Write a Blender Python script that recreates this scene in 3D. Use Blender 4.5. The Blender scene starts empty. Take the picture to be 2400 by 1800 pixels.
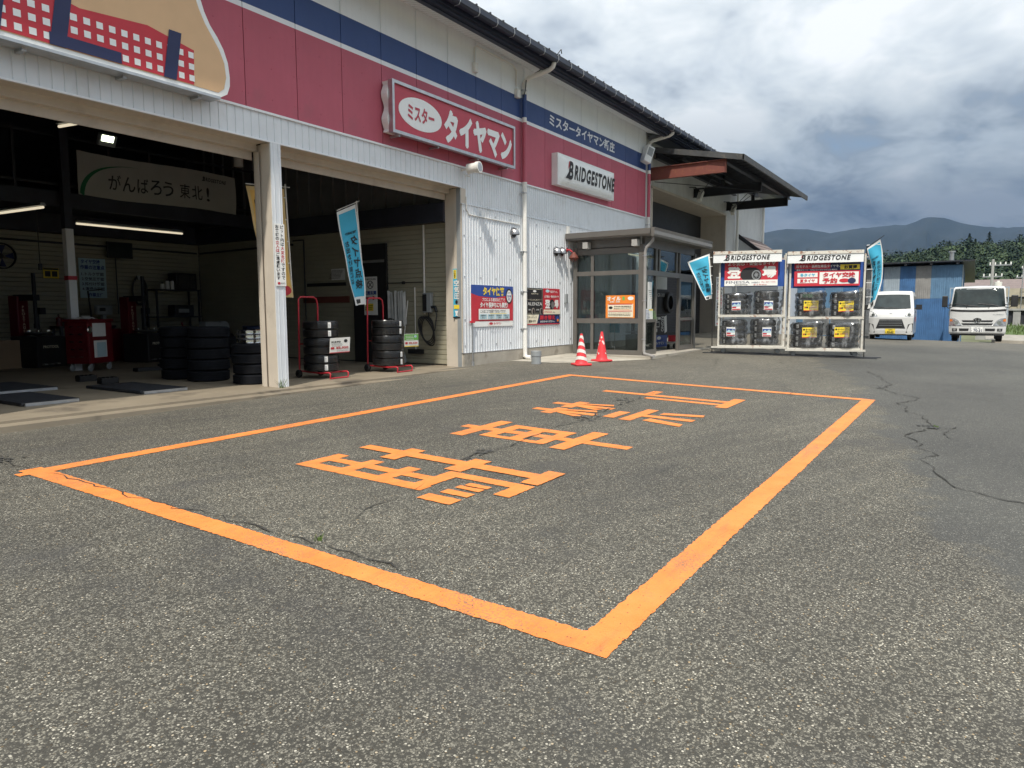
import bpy, bmesh, math, random
from mathutils import Vector, Matrix
random.seed(7)
PI = math.pi
scene = bpy.context.scene
COL = scene.collection

# ------------------------------------------------------------------ camera
cam_d = bpy.data.cameras.new('camera')
cam = bpy.data.objects.new('camera', cam_d)
COL.objects.link(cam)
cam.location = (-6.837, -9.075, 1.155)
YAW, PITCH, ROLL = 0.579294896, -0.101003545, -0.004386941
fw = Vector((math.cos(YAW) * math.cos(PITCH), math.sin(YAW) * math.cos(PITCH), math.sin(PITCH)))
rt = fw.cross(Vector((0, 0, 1))).normalized()
up = rt.cross(fw)
rt2 = rt * math.cos(ROLL) + up * math.sin(ROLL)
up2 = up * math.cos(ROLL) - rt * math.sin(ROLL)
cam.rotation_euler = Matrix((rt2, up2, -fw)).transposed().to_euler()
cam_d.sensor_width = 36.0
cam_d.lens = 36.0 * 1664 / 2400
cam_d.clip_start = 0.05
cam_d.clip_end = 30000
scene.camera = cam

# ------------------------------------------------------------------ world: cloudy sky
SUN_D = Vector((2.45, 1.0, -3.7)).normalized()          # direction the light travels
world = bpy.data.worlds.new('World')
scene.world = world
world.use_nodes = True
nt = world.node_tree
nt.nodes.clear()
def wn(t, **kw):
    n = nt.nodes.new(t)
    for k, v in kw.items():
        setattr(n, k, v)
    return n
def wl(a, b): nt.links.new(a, b)
w_out = wn('ShaderNodeOutputWorld')
sky = wn('ShaderNodeTexSky')
sky.sky_type = 'NISHITA'
sky.sun_disc = False
sky.sun_elevation = math.asin(-SUN_D.z)
sky.sun_rotation = math.atan2(-SUN_D.x, -SUN_D.y)
sky.air_density = 1.0
sky.dust_density = 1.5
bg_sky = wn('ShaderNodeBackground')
bg_sky.inputs['Strength'].default_value = 0.1
wl(sky.outputs[0], bg_sky.inputs['Color'])
tc = wn('ShaderNodeTexCoord')
sep = wn('ShaderNodeSeparateXYZ')
wl(tc.outputs['Generated'], sep.inputs[0])
zz = wn('ShaderNodeMath', operation='MAXIMUM'); wl(sep.outputs[2], zz.inputs[0]); zz.inputs[1].default_value = 0.0
za = wn('ShaderNodeMath', operation='ADD'); wl(zz.outputs[0], za.inputs[0]); za.inputs[1].default_value = 0.34
dx = wn('ShaderNodeMath', operation='DIVIDE'); wl(sep.outputs[0], dx.inputs[0]); wl(za.outputs[0], dx.inputs[1])
dy = wn('ShaderNodeMath', operation='DIVIDE'); wl(sep.outputs[1], dy.inputs[0]); wl(za.outputs[0], dy.inputs[1])
cmb = wn('ShaderNodeCombineXYZ'); wl(dx.outputs[0], cmb.inputs[0]); wl(dy.outputs[0], cmb.inputs[1]); wl(sep.outputs[2], cmb.inputs[2])
def wnoise(scale, detail, rough, dist, off):
    mp = wn('ShaderNodeMapping'); mp.inputs['Location'].default_value = off
    wl(cmb.outputs[0], mp.inputs[0])
    n = wn('ShaderNodeTexNoise')
    n.inputs['Scale'].default_value = scale; n.inputs['Detail'].default_value = detail
    n.inputs['Roughness'].default_value = rough; n.inputs['Distortion'].default_value = dist
    wl(mp.outputs[0], n.inputs['Vector'])
    return n
def wramp(fac, stops):
    r = wn('ShaderNodeValToRGB')
    e = r.color_ramp.elements
    while len(e) < len(stops): e.new(0.5)
    for k, (p, c) in enumerate(stops):
        e[k].position = p; e[k].color = (c[0], c[1], c[2], 1)
    wl(fac, r.inputs[0])
    return r
n_big = wnoise(1.75, 5, 0.55, 0.25, (3.1, 1.7, 0.4))
n_fine = wnoise(5.0, 4, 0.6, 0.35, (7.3, 2.2, 1.0))
addn = wn('ShaderNodeMath', operation='MULTIPLY_ADD')
wl(n_fine.outputs[0], addn.inputs[0]); addn.inputs[1].default_value = 0.5; wl(n_big.outputs[0], addn.inputs[2])
tone = wramp(addn.outputs[0], [(0.60, (0.37, 0.425, 0.49)), (0.69, (0.53, 0.585, 0.635)), (0.76, (0.62, 0.67, 0.705)), (0.85, (0.75, 0.78, 0.80))])
# overcast brightening towards the zenith, darker bank of cloud low over the hills
zg = wramp(zz.outputs[0], [(0.0, (0.20, 0.225, 0.26)), (0.12, (0.27, 0.30, 0.345)), (0.20, (0.62, 0.65, 0.68)), (0.31, (1.0, 1.0, 1.0)), (1.0, (1.95, 1.95, 1.93))])
zg.color_ramp.interpolation = 'EASE'
mul = wn('ShaderNodeMix', data_type='RGBA', blend_type='MULTIPLY'); mul.inputs[0].default_value = 1
wl(tone.outputs[0], mul.inputs[6]); wl(zg.outputs[0], mul.inputs[7])
bg_cloud = wn('ShaderNodeBackground'); bg_cloud.inputs['Strength'].default_value = 1.32
wl(mul.outputs[2], bg_cloud.inputs['Color'])
cover = wramp(addn.outputs[0], [(0.52, (0.45, 0.45, 0.45)), (0.61, (1, 1, 1))])
mixw = wn('ShaderNodeMixShader')
wl(cover.outputs[0], mixw.inputs[0]); wl(bg_sky.outputs[0], mixw.inputs[1]); wl(bg_cloud.outputs[0], mixw.inputs[2])
wl(mixw.outputs[0], w_out.inputs['Surface'])
world.cycles.sampling_method = 'MANUAL'
world.cycles.sample_map_resolution = 256

# ------------------------------------------------------------------ sun (hazy, through thin cloud)
sun_d = bpy.data.lights.new('sun', 'SUN')
sun_d.energy = 4.2
sun_d.angle = math.radians(1.6)
sun_d.color = (1.0, 0.935, 0.83)
sun = bpy.data.objects.new('sun', sun_d)
COL.objects.link(sun)
sun.rotation_euler = SUN_D.to_track_quat('-Z', 'Y').to_euler()
sun.location = (-30, -20, 40)

vs = scene.view_settings
vs.view_transform = 'Standard'
vs.look = 'None'
vs.exposure = 0.0
vs.gamma = 1.0
vs.use_curve_mapping = False
scene.cycles.max_bounces = 6
scene.cycles.diffuse_bounces = 4
scene.cycles.adaptive_threshold = 0.02
scene.cycles.transparent_max_bounces = 16
scene.cycles.volume_bounces = 0

# ------------------------------------------------------------------ helpers
def S(h):
    h = h.lstrip('#')
    o = []
    for k in (0, 2, 4):
        c = int(h[k:k + 2], 16) / 255
        o.append(c / 12.92 if c <= 0.04045 else ((c + 0.055) / 1.055) ** 2.4)
    return tuple(o)
def mul3(c, f): return tuple(min(1, x * f) for x in c)

class NT:
    def __init__(self, name):
        self.m = bpy.data.materials.new(name)
        self.m.use_nodes = True
        self.t = self.m.node_tree
        self.t.nodes.clear()
        self.out = self.n('ShaderNodeOutputMaterial')
        self.p = self.n('ShaderNodeBsdfPrincipled')
        self.l(self.p.outputs[0], self.out.inputs[0])
        self.tc = self.n('ShaderNodeTexCoord')
    def n(self, t, **kw):
        x = self.t.nodes.new(t)
        for k, v in kw.items(): setattr(x, k, v)
        return x
    def l(self, a, b): self.t.links.new(a, b)
    def noise(self, scale, detail=4, rough=0.55, stretch=None, src='Object', dist=0):
        n = self.n('ShaderNodeTexNoise')
        n.inputs['Scale'].default_value = scale; n.inputs['Detail'].default_value = detail
        n.inputs['Roughness'].default_value = rough; n.inputs['Distortion'].default_value = dist
        if stretch:
            mp = self.n('ShaderNodeMapping'); mp.inputs['Scale'].default_value = stretch
            self.l(self.tc.outputs[src], mp.inputs[0]); self.l(mp.outputs[0], n.inputs['Vector'])
        else:
            self.l(self.tc.outputs[src], n.inputs['Vector'])
        return n.outputs[0]
    def vor(self, scale, feature='F1', rnd=1.0):
        n = self.n('ShaderNodeTexVoronoi', feature=feature)
        n.inputs['Scale'].default_value = scale
        n.inputs['Randomness'].default_value = rnd
        self.l(self.tc.outputs['Object'], n.inputs['Vector'])
        return n
    def ramp(self, fac, stops, interp='LINEAR'):
        r = self.n('ShaderNodeValToRGB')
        e = r.color_ramp.elements
        while len(e) < len(stops): e.new(0.5)
        for k, (p, c) in enumerate(stops):
            if not isinstance(c, (tuple, list)): c = (c, c, c)
            e[k].position = p; e[k].color = (c[0], c[1], c[2], 1)
        r.color_ramp.interpolation = interp
        self.l(fac, r.inputs[0])
        return r.outputs[0]
    def mix(self, fac, a, b, mode='MIX'):
        m = self.n('ShaderNodeMix', data_type='RGBA', blend_type=mode)
        for v, i in ((fac, 0), (a, 6), (b, 7)):
            if isinstance(v, (int, float)): m.inputs[i].default_value = v
            elif isinstance(v, tuple): m.inputs[i].default_value = (v[0], v[1], v[2], 1)
            else: self.l(v, m.inputs[i])
        return m.outputs[2]
    def math(self, op, a, b=0.0, c=None):
        m = self.n('ShaderNodeMath', operation=op)
        for v, i in ((a, 0), (b, 1), (c, 2)):
            if v is None: continue
            if isinstance(v, (int, float)): m.inputs[i].default_value = v
            else: self.l(v, m.inputs[i])
        return m.outputs[0]
    def bump(self, h, dist=0.01, strength=0.5):
        b = self.n('ShaderNodeBump')
        b.inputs['Strength'].default_value = strength; b.inputs['Distance'].default_value = dist
        self.l(h, b.inputs['Height']); self.l(b.outputs[0], self.p.inputs['Normal'])
    def set(self, **kw):
        for k, v in kw.items():
            i = self.p.inputs[k.replace('_', ' ')]
            if hasattr(v, 'links') or hasattr(v, 'is_linked'): self.l(v, i)
            elif isinstance(v, tuple): i.default_value = (v[0], v[1], v[2], 1)
            else: i.default_value = v

MATS = {}
def mat(name, col, rough=0.6, metal=0.0, var=0.12, vscale=3.0, bump=0.0, bscale=60, streak=0.0, dirt=None, dirt_amt=0.5, dirt_scale=4, spec=None, coat=0.0):
    if name in MATS: return MATS[name]
    c = S(col) if isinstance(col, str) else col
    k = NT(name)
    n1 = k.noise(vscale, 3)
    base = k.ramp(n1, [(0.3, mul3(c, 1 - var)), (0.7, mul3(c, 1 + var))])
    if streak:
        st = k.noise(1.0, 4, stretch=(9, 9, 0.7))
        f = k.ramp(st, [(0.45, 0.0), (0.75, streak)])
        base = k.mix(f, base, mul3(c, 0.55))
    if dirt:
        d = S(dirt) if isinstance(dirt, str) else dirt
        nd = k.noise(dirt_scale, 5, 0.65)
        f = k.ramp(nd, [(0.55, 0.0), (0.68, dirt_amt)])
        base = k.mix(f, base, d)
    k.set(Base_Color=base, Roughness=rough, Metallic=metal)
    rr = k.math('MULTIPLY_ADD', k.noise(vscale * 5, 3), 0.16, rough - 0.08)
    k.set(Roughness=rr)
    if spec is not None: k.set(Specular_IOR_Level=spec)
    if coat: k.set(Coat_Weight=coat, Coat_Roughness=0.06)
    if bump: k.bump(k.noise(bscale, 4), bump, 0.6)
    MATS[name] = k.m
    return k.m

def emit(name, col, strength):
    if name in MATS: return MATS[name]
    k = NT(name)
    k.set(Base_Color=S(col), Emission_Color=S(col), Emission_Strength=strength)
    MATS[name] = k.m
    return k.m

def glass(name, tint, refl=0.05, rough=0.01, dens=1.0):
    if name in MATS: return MATS[name]
    k = NT(name)
    k.t.nodes.remove(k.p)
    tr = k.n('ShaderNodeBsdfTransparent'); tr.inputs[0].default_value = (*tint, 1)
    gl = k.n('ShaderNodeBsdfGlossy'); gl.inputs['Roughness'].default_value = rough
    gl.inputs[0].default_value = (0.95, 0.97, 0.98, 1)
    fr = k.n('ShaderNodeFresnel'); fr.inputs[0].default_value = 1.5
    f = k.math('ADD', k.math('MULTIPLY', fr.outputs[0], dens), refl)
    mx = k.n('ShaderNodeMixShader'); k.l(f, mx.inputs[0]); k.l(tr.outputs[0], mx.inputs[1]); k.l(gl.outputs[0], mx.inputs[2])
    k.l(mx.outputs[0], k.out.inputs[0])
    MATS[name] = k.m
    return k.m

_tc = {}
def text2d(body, bold=0.0, sp=1.0):
    key = (body, bold, sp)
    if key in _tc: return _tc[key]
    cu = bpy.data.curves.new('t', 'FONT')
    cu.body = body; cu.offset = bold; cu.space_character = sp; cu.resolution_u = 3
    o = bpy.data.objects.new('t', cu)
    COL.objects.link(o)
    dg = bpy.context.evaluated_depsgraph_get(); dg.update()
    me = bpy.data.meshes.new_from_object(o.evaluated_get(dg))
    vsx = [(v.co.x, v.co.y) for v in me.vertices]
    fs = [tuple(p.vertices) for p in me.polygons]
    bpy.data.objects.remove(o); bpy.data.curves.remove(cu); bpy.data.meshes.remove(me)
    if not vsx: vsx, fs = [(0, 0), (1, 1)], []
    _tc[key] = (vsx, fs)
    return _tc[key]

class MB:
    """collects shapes; build() links them as ONE mesh object"""
    def __init__(self): self.v, self.f, self.m, self.M = [], [], [], None
    def add(self, vs_, fs_, mi=0):
        b = len(self.v)
        if self.M: vs_ = [self.M @ Vector(p) for p in vs_]
        self.v.extend([tuple(p) for p in vs_])
        for f in fs_:
            self.f.append(tuple(b + i for i in f)); self.m.append(mi)
        return self
    def quad(self, a, b, c, d, mi=0): return self.add([a, b, c, d], [(0, 1, 2, 3)], mi)
    def poly(self, pts, mi=0): return self.add(pts, [tuple(range(len(pts)))], mi)
    def box(self, x0, x1, y0, y1, z0, z1, mi=0):
        return self.add([(x0, y0, z0), (x1, y0, z0), (x1, y1, z0), (x0, y1, z0), (x0, y0, z1), (x1, y0, z1), (x1, y1, z1), (x0, y1, z1)],
                        [(3, 2, 1, 0), (4, 5, 6, 7), (0, 1, 5, 4), (1, 2, 6, 5), (2, 3, 7, 6), (3, 0, 4, 7)], mi)
    def cbox(self, x0, x1, y0, y1, z0, z1, c=0.01, mi=0):
        """box with chamfered edges"""
        bm = bmesh.new()
        bmesh.ops.create_cube(bm, size=1)
        for v in bm.verts:
            v.co = Vector(((x0 + x1) / 2 + v.co.x * (x1 - x0), (y0 + y1) / 2 + v.co.y * (y1 - y0), (z0 + z1) / 2 + v.co.z * (z1 - z0)))
        bmesh.ops.bevel(bm, geom=list(bm.edges), offset=c, segments=2, affect='EDGES', profile=0.5)
        bm.verts.index_update()
        self.add([v.co.copy() for v in bm.verts], [tuple(v.index for v in f.verts) for f in bm.faces], mi)
        bm.free()
        return self
    def cyl(self, p0, p1, r, r1=None, n=12, mi=0, cap=True):
        p0, p1 = Vector(p0), Vector(p1)
        r1 = r if r1 is None else r1
        a = (p1 - p0).normalized()
        e1 = a.orthogonal().normalized(); e2 = a.cross(e1)
        vs_, fs_ = [], []
        for k in range(n):
            t = 2 * PI * k / n
            d = e1 * math.cos(t) + e2 * math.sin(t)
            vs_ += [p0 + d * r, p1 + d * r1]
        for k in range(n):
            j = (k + 1) % n
            fs_.append((2 * k, 2 * j, 2 * j + 1, 2 * k + 1))
        if cap: fs_ += [tuple(2 * k for k in reversed(range(n))), tuple(2 * k + 1 for k in range(n))]
        return self.add(vs_, fs_, mi)
    def tube(self, pts, r, n=8, mi=0, closed=False):
        pts = [Vector(p) for p in pts]
        L = len(pts)
        vs_, fs_ = [], []
        prev = None
        for i, p in enumerate(pts):
            a = pts[(i - 1) % L] if (i > 0 or closed) else p
            b = pts[(i + 1) % L] if (i < L - 1 or closed) else p
            t = (b - a).normalized()
            if prev is None: e1 = t.orthogonal().normalized()
            else:
                e1 = prev - t * prev.dot(t)
                e1 = e1.normalized() if e1.length > 1e-6 else t.orthogonal().normalized()
            prev = e1
            e2 = t.cross(e1)
            for k in range(n):
                an = 2 * PI * k / n
                vs_.append(p + (e1 * math.cos(an) + e2 * math.sin(an)) * r)
        R = L if closed else L - 1
        for i in range(R):
            for k in range(n):
                j = (k + 1) % n; i2 = (i + 1) % L
                fs_.append((i * n + k, i * n + j, i2 * n + j, i2 * n + k))
        if not closed:
            fs_ += [tuple(reversed(range(n))), tuple((L - 1) * n + k for k in range(n))]
        return self.add(vs_, fs_, mi)
    def lathe(self, prof, n=24, mi=0, o=(0, 0, 0), ax='z'):
        vs_, fs_ = [], []
        P = len(prof)
        for k in range(n):
            t = 2 * PI * k / n
            for r, z in prof:
                a, b = r * math.cos(t), r * math.sin(t)
                p = (a, b, z) if ax == 'z' else ((z, a, b) if ax == 'x' else (a, z, b))
                vs_.append((p[0] + o[0], p[1] + o[1], p[2] + o[2]))
        for k in range(n):
            j = (k + 1) % n
            for i in range(P - 1):
                fs_.append((k * P + i, j * P + i, j * P + i + 1, k * P + i + 1))
        return self.add(vs_, fs_, mi)
    def prism(self, pts, fn, t0, t1, mi=0, side=None):
        """pts 2-D outline, fn(a, b, t) -> 3-D"""
        n = len(pts)
        vs_ = [fn(a, b, t0) for a, b in pts] + [fn(a, b, t1) for a, b in pts]
        self.add(vs_, [tuple(reversed(range(n))), tuple(range(n, 2 * n))], mi)
        return self.add(vs_, [(i, (i + 1) % n, n + (i + 1) % n, n + i) for i in range(n)], mi if side is None else side)
    def grid(self, nu, nv, fn, mi=0):
        vs_ = [fn(i / nu, j / nv) for j in range(nv + 1) for i in range(nu + 1)]
        fs_ = [(j * (nu + 1) + i, j * (nu + 1) + i + 1, (j + 1) * (nu + 1) + i + 1, (j + 1) * (nu + 1) + i) for j in range(nv) for i in range(nu)]
        return self.add(vs_, fs_, mi)
    def text(self, body, rect, fn, mi=0, bold=0.015, shear=0.0, flip=False, sp=1.0):
        if bold > 0.022:      # heavy lettering: a few shifted copies, each a hair prouder
            ex = bold - 0.018; b_ = 0.018
            a0, b0, a1, b1 = rect
            e = 1e-3; ca, cb = (a0 + a1) / 2, (b0 + b1) / 2
            p = Vector(fn(ca, cb)); sx = 1 if a1 > a0 else -1
            nn = (Vector(fn(ca + e * sx, cb)) - p).cross(Vector(fn(ca, cb + e)) - p)
            nn = nn.normalized() * (-1 if flip else 1) if nn.length > 0 else Vector((0, 0, 0))
            da = ex / max(1, len(body)) * abs(a1 - a0); db = ex * abs(b1 - b0)
            for q, (i, j) in enumerate(((0, 0), (1, 0.0), (-1, 0.0), (0, 1), (0, -1))):
                f2 = lambda a, b, i=i, j=j, q=q: Vector(fn(a + i * da, b + j * db)) + nn * (0.0007 * q)
                self.text(body, rect, f2, mi, b_, shear, flip, sp)
            return self
        vs_, fs_ = text2d(body, bold, sp)
        xs = [p[0] for p in vs_]; ys = [p[1] for p in vs_]
        x0, x1, y0, y1 = min(xs), max(xs), min(ys), max(ys)
        a0, b0, a1, b1 = rect
        W, H = max(x1 - x0, 1e-4), max(y1 - y0, 1e-4)
        o = []
        for x, y in vs_:
            u, v = (x - x0) / W, (y - y0) / H
            if flip: u = 1 - u
            o.append(fn(a0 + (a1 - a0) * u + shear * (b1 - b0) * (v), b0 + (b1 - b0) * v))
        return self.add(o, fs_, mi)
    def vtext(self, body, rect, fn, mi=0, bold=0.02, flip=False, only=None):
        """characters stacked from the top of rect downwards; mi may be a list"""
        a0, b0, a1, b1 = rect
        n = len(body); ch = (b1 - b0) / n
        for k, c in enumerate(body):
            if c == ' ': continue
            m_ = mi[k] if isinstance(mi, (list, tuple)) else mi
            vs_, fs_ = text2d(c, min(bold, 0.02))
            xs = [p[0] for p in vs_]; ys = [p[1] for p in vs_]
            x0, x1, y0, y1 = min(xs), max(xs), min(ys), max(ys)
            W, H = max(x1 - x0, 0.05), max(y1 - y0, 0.05)
            small = c in 'ッょゃっャ、'
            fwid = min(1, W / 0.85) * (0.9 if not small else 0.75); fh = min(1, H / 0.85) * (0.88 if not small else 0.7)
            top = b1 - ch * k
            o = []
            for x, y in vs_:
                u, v = (x - x0) / W, (y - y0) / H
                if c == 'ー': u, v, = v, 1 - u; 
                if flip: u = 1 - u
                if c == 'ー': uu, vv = 0.5 + (u - 0.5) * 0.12, 0.5 + (v - 0.5) * 0.85
                else: uu, vv = 0.5 + (u - 0.5) * fwid, 0.5 + (v - 0.5) * fh
                o.append(fn(a0 + (a1 - a0) * uu, top - ch + ch * vv))
            self.add(o, fs_, m_)
        return self
    def build(self, name, mats, parent=None, smooth=None, loc=None, rz=0.0, recalc=True):
        me = bpy.data.meshes.new(name)
        me.from_pydata(self.v, [], self.f)
        if not isinstance(mats, (list, tuple)): mats = [mats]
        for m_ in mats: me.materials.append(m_)
        if len(mats) > 1: me.polygons.foreach_set('material_index', self.m)
        if recalc:
            bm = bmesh.new(); bm.from_mesh(me)
            bmesh.ops.recalc_face_normals(bm, faces=bm.faces)
            bm.to_mesh(me); bm.free()
        if smooth is not None:
            me.polygons.foreach_set('use_smooth', [True] * len(me.polygons))
            me.set_sharp_from_angle(angle=math.radians(smooth))
        me.update()
        o = bpy.data.objects.new(name, me)
        COL.objects.link(o)
        if parent: o.parent = parent
        if loc: o.location = loc
        o.rotation_euler[2] = rz
        return o

def tag(o, label, cat, group=None):
    o['label'] = label; o['category'] = cat
    if group: o['group'] = group
    return o
def thing(name, label, cat, loc=(0, 0, 0), rz=0.0, group=None):
    o = bpy.data.objects.new(name, None)
    o.empty_display_size = 0.1
    COL.objects.link(o)
    o.location = loc; o.rotation_euler[2] = rz
    return tag(o, label, cat, group)
def structure(o): o['kind'] = 'structure'; return o
def stuff(o): o['kind'] = 'stuff'; return o
def share(src, parent, loc, rz=0.0, name=None, scale=None):
    c = src.copy(); COL.objects.link(c)
    c.parent = parent; c.location = loc; c.rotation_euler[2] = rz
    if scale: c.scale = scale
    return c

def smooth01(t): t = max(0, min(1, t)); return t * t * (3 - 2 * t)
def g(x, y):
    """height of the forecourt"""
    y = max(-16, min(y, 0)); xx = max(-20, min(x, 34))
    z = -0.045 + 0.0105 * xx + 0.02916 * y
    e = max(0, min(1, (x - 9) / 13)); z += 0.1 * e * e
    if x > 23: z -= 0.05 * (min(x, 34) - 23)
    return z
def plane(o, r, u, lift=0.0):
    """maps (a metres right, b metres up[, t metres out]) onto a board"""
    o, r, u = Vector(o), Vector(r), Vector(u)
    n = r.cross(u).normalized()
    return lambda a, b, t=lift: o + r * a + u * b + n * t
def lift(fn, t): return lambda a, b, t_=0: fn(a, b, t)
# ------------------------------------------------------------------ materials
def m_asphalt():
    k = NT('asphalt')
    v1 = k.vor(88); v2 = k.vor(190)
    s1 = k.n('ShaderNodeSeparateColor'); k.l(v1.outputs['Color'], s1.inputs[0])
    s2 = k.n('ShaderNodeSeparateColor'); k.l(v2.outputs['Color'], s2.inputs[0])
    c1 = k.ramp(s1.outputs[0], [(0.0, (0.042, 0.040, 0.0355)), (0.45, (0.068, 0.0645, 0.056)), (0.62, (0.135, 0.128, 0.111)), (0.86, (0.27, 0.256, 0.22)), (1.0, (0.52, 0.495, 0.44))])
    warm = k.ramp(s1.outputs[1], [(0.86, (1, 1, 1)), (0.95, (1.0, 0.80, 0.58))])
    c1 = k.mix(1.0, c1, warm, 'MULTIPLY')
    c2 = k.ramp(s2.outputs[0], [(0.0, (0.038, 0.0365, 0.0325)), (0.6, (0.10, 0.095, 0.083)), (1.0, (0.26, 0.247, 0.217))])
    edge = k.ramp(v1.outputs['Distance'], [(0.32, 0.0), (0.5, 1.0)])
    stone = k.mix(edge, c1, (0.048, 0.046, 0.041))
    sel = k.ramp(s1.outputs[2], [(0.58, 0.0), (0.63, 1.0)])
    near = k.mix(sel, stone, c2)
    # lane: older, finer, greyer surface on the drive side
    v3 = k.vor(150)
    s3 = k.n('ShaderNodeSeparateColor'); k.l(v3.outputs['Color'], s3.inputs[0])
    lane = k.ramp(s3.outputs[0], [(0.0, (0.046, 0.0465, 0.046)), (0.7, (0.064, 0.0645, 0.0635)), (0.93, (0.096, 0.096, 0.093)), (1.0, (0.23, 0.227, 0.215))])
    at = k.n('ShaderNodeAttribute'); at.attribute_name = 'lane'
    f = k.math('ADD', at.outputs['Fac'], k.math('MULTIPLY', k.math('SUBTRACT', k.noise(1.7, 4, 0.62), 0.5), 1.6))
    f = k.math('ADD', f, k.math('MULTIPLY', k.math('SUBTRACT', s1.outputs[1], 0.5), 0.12))
    lf = k.ramp(f, [(0.44, 0.0), (0.60, 0.92)])
    base = k.mix(lf, near, lane)
    # wear, dust by the building, old stains
    big = k.ramp(k.noise(0.35, 3, 0.6), [(0.3, (0.90, 0.885, 0.84)), (0.7, (1.34, 1.315, 1.21))])
    base = k.mix(1.0, base, big, 'MULTIPLY')
    st = k.ramp(k.noise(0.9, 3, 0.6, stretch=(1.0, 1.6, 1)), [(0.60, 0.0), (0.72, 0.42)])
    base = k.mix(st, base, (0.06, 0.058, 0.056))
    tk = k.n('ShaderNodeAttribute'); tk.attribute_name = 'track'
    tf = k.math('MULTIPLY', tk.outputs['Fac'], k.ramp(k.noise(3.5, 4, 0.65), [(0.35, 0.1), (0.65, 0.75)]))
    base = k.mix(tf, base, (0.045, 0.044, 0.043))
    ad = k.n('ShaderNodeAttribute'); ad.attribute_name = 'dust'
    df = k.math('MULTIPLY', ad.outputs['Fac'], k.ramp(k.noise(0.8, 4, 0.65), [(0.3, 0.25), (0.7, 1.0)]))
    base = k.mix(df, base, (0.24, 0.215, 0.17))
    k.set(Base_Color=base, Roughness=0.82, Specular_IOR_Level=0.35)
    h = k.math('ADD', k.ramp(v1.outputs['Distance'], [(0.0, 1.0), (0.6, 0.0)]), k.noise(300, 2))
    k.bump(h, 0.004, 0.75)
    return k.m
def m_paint():
    k = NT('orange_paint')
    n = k.noise(5, 6, 0.6)
    base = k.ramp(n, [(0.25, (0.63, 0.180, 0.032)), (0.5, (0.72, 0.218, 0.044)), (0.8, (0.78, 0.255, 0.062))])
    scuff = k.ramp(k.noise(3.0, 7, 0.7, stretch=(0.5, 3.0, 1)), [(0.52, 0.0), (0.72, 0.62)])
    base = k.mix(scuff, base, (0.36, 0.14, 0.05))
    hair = k.vor(9, 'DISTANCE_TO_EDGE')
    hf = k.ramp(hair.outputs['Distance'], [(0.0, 0.55), (0.012, 0.0)])
    hf = k.math('MULTIPLY', hf, k.ramp(k.noise(2.2, 3), [(0.5, 0.0), (0.62, 1.0)]))
    base = k.mix(hf, base, (0.12, 0.06, 0.03))
    v = k.vor(70)
    s = k.n('ShaderNodeSeparateColor'); k.l(v.outputs['Color'], s.inputs[0])
    pit = k.math('MULTIPLY', k.ramp(s.outputs[0], [(0.93, 0.0), (0.94, 1.0)]), k.ramp(v.outputs['Distance'], [(0.22, 1.0), (0.34, 0.0)]))
    base = k.mix(pit, base, (0.06, 0.04, 0.03))
    wv = k.vor(120); ws = k.n('ShaderNodeSeparateColor'); k.l(wv.outputs['Color'], ws.inputs[0])
    wr = k.math('MULTIPLY', k.ramp(k.noise(1.6, 5, 0.65), [(0.50, 0.0), (0.68, 1.0)]), k.ramp(ws.outputs[1], [(0.62, 0.0), (0.72, 0.75)]))
    base = k.mix(wr, base, (0.15, 0.115, 0.08))
    k.set(Base_Color=base, Roughness=0.72)
    k.bump(k.math('ADD', k.noise(160, 3), k.vor(90).outputs['Distance']), 0.0035, 0.55)
    return k.m
def m_rust(name, c, rust_amt=0.6, th=0.54):
    k = NT(name)
    b = k.ramp(k.noise(3, 5), [(0.3, mul3(c, 0.88)), (0.7, mul3(c, 1.08))])
    f = k.ramp(k.noise(9, 8, 0.7), [(th, 0.0), (th + 0.07, rust_amt)])
    r = k.ramp(k.noise(30, 4), [(0.3, (0.16, 0.055, 0.025)), (0.7, (0.30, 0.12, 0.05))])
    k.set(Base_Color=k.mix(f, b, r), Roughness=0.65)
    k.bump(k.noise(40, 4), 0.002, 0.5)
    return k.m
def m_leaf(name, c):
    k = NT(name)
    oi = k.n('ShaderNodeObjectInfo')
    b = k.ramp(k.noise(0.12, 4), [(0.3, mul3(c, 0.55)), (0.7, mul3(c, 1.35))])
    k.set(Base_Color=b, Roughness=0.7, Specular_IOR_Level=0.2)
    return k.m
def film(name):
    k = NT(name); k.t.nodes.remove(k.p)
    tr = k.n('ShaderNodeBsdfTransparent'); tr.inputs[0].default_value = (0.93, 0.94, 0.95, 1)
    gl = k.n('ShaderNodeBsdfGlossy'); gl.inputs['Roughness'].default_value = 0.18
    df = k.n('ShaderNodeBsdfDiffuse'); df.inputs[0].default_value = (0.75, 0.77, 0.79, 1)
    crease = k.ramp(k.noise(9, 4, 0.6, stretch=(1, 1, 0.35)), [(0.52, 0.05), (0.66, 0.26)])
    m1 = k.n('ShaderNodeMixShader'); k.l(crease, m1.inputs[0]); k.l(tr.outputs[0], m1.inputs[1]); k.l(df.outputs[0], m1.inputs[2])
    fr = k.n('ShaderNodeFresnel'); fr.inputs[0].default_value = 1.45
    m2 = k.n('ShaderNodeMixShader'); k.l(k.math('ADD', k.math('MULTIPLY', fr.outputs[0], 0.7), 0.06), m2.inputs[0]); k.l(m1.outputs[0], m2.inputs[1]); k.l(gl.outputs[0], m2.inputs[2])
    k.l(m2.outputs[0], k.out.inputs[0]); MATS[name] = k.m
    return k.m
ASPHALT = m_asphalt()
PAINT = m_paint()
M_RED = mat('red_panel', (0.46, 0.098, 0.142), 0.62, var=0.07, vscale=1.2, streak=0.10, dirt=(0.33, 0.10, 0.125), dirt_amt=0.35, dirt_scale=2)
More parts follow.
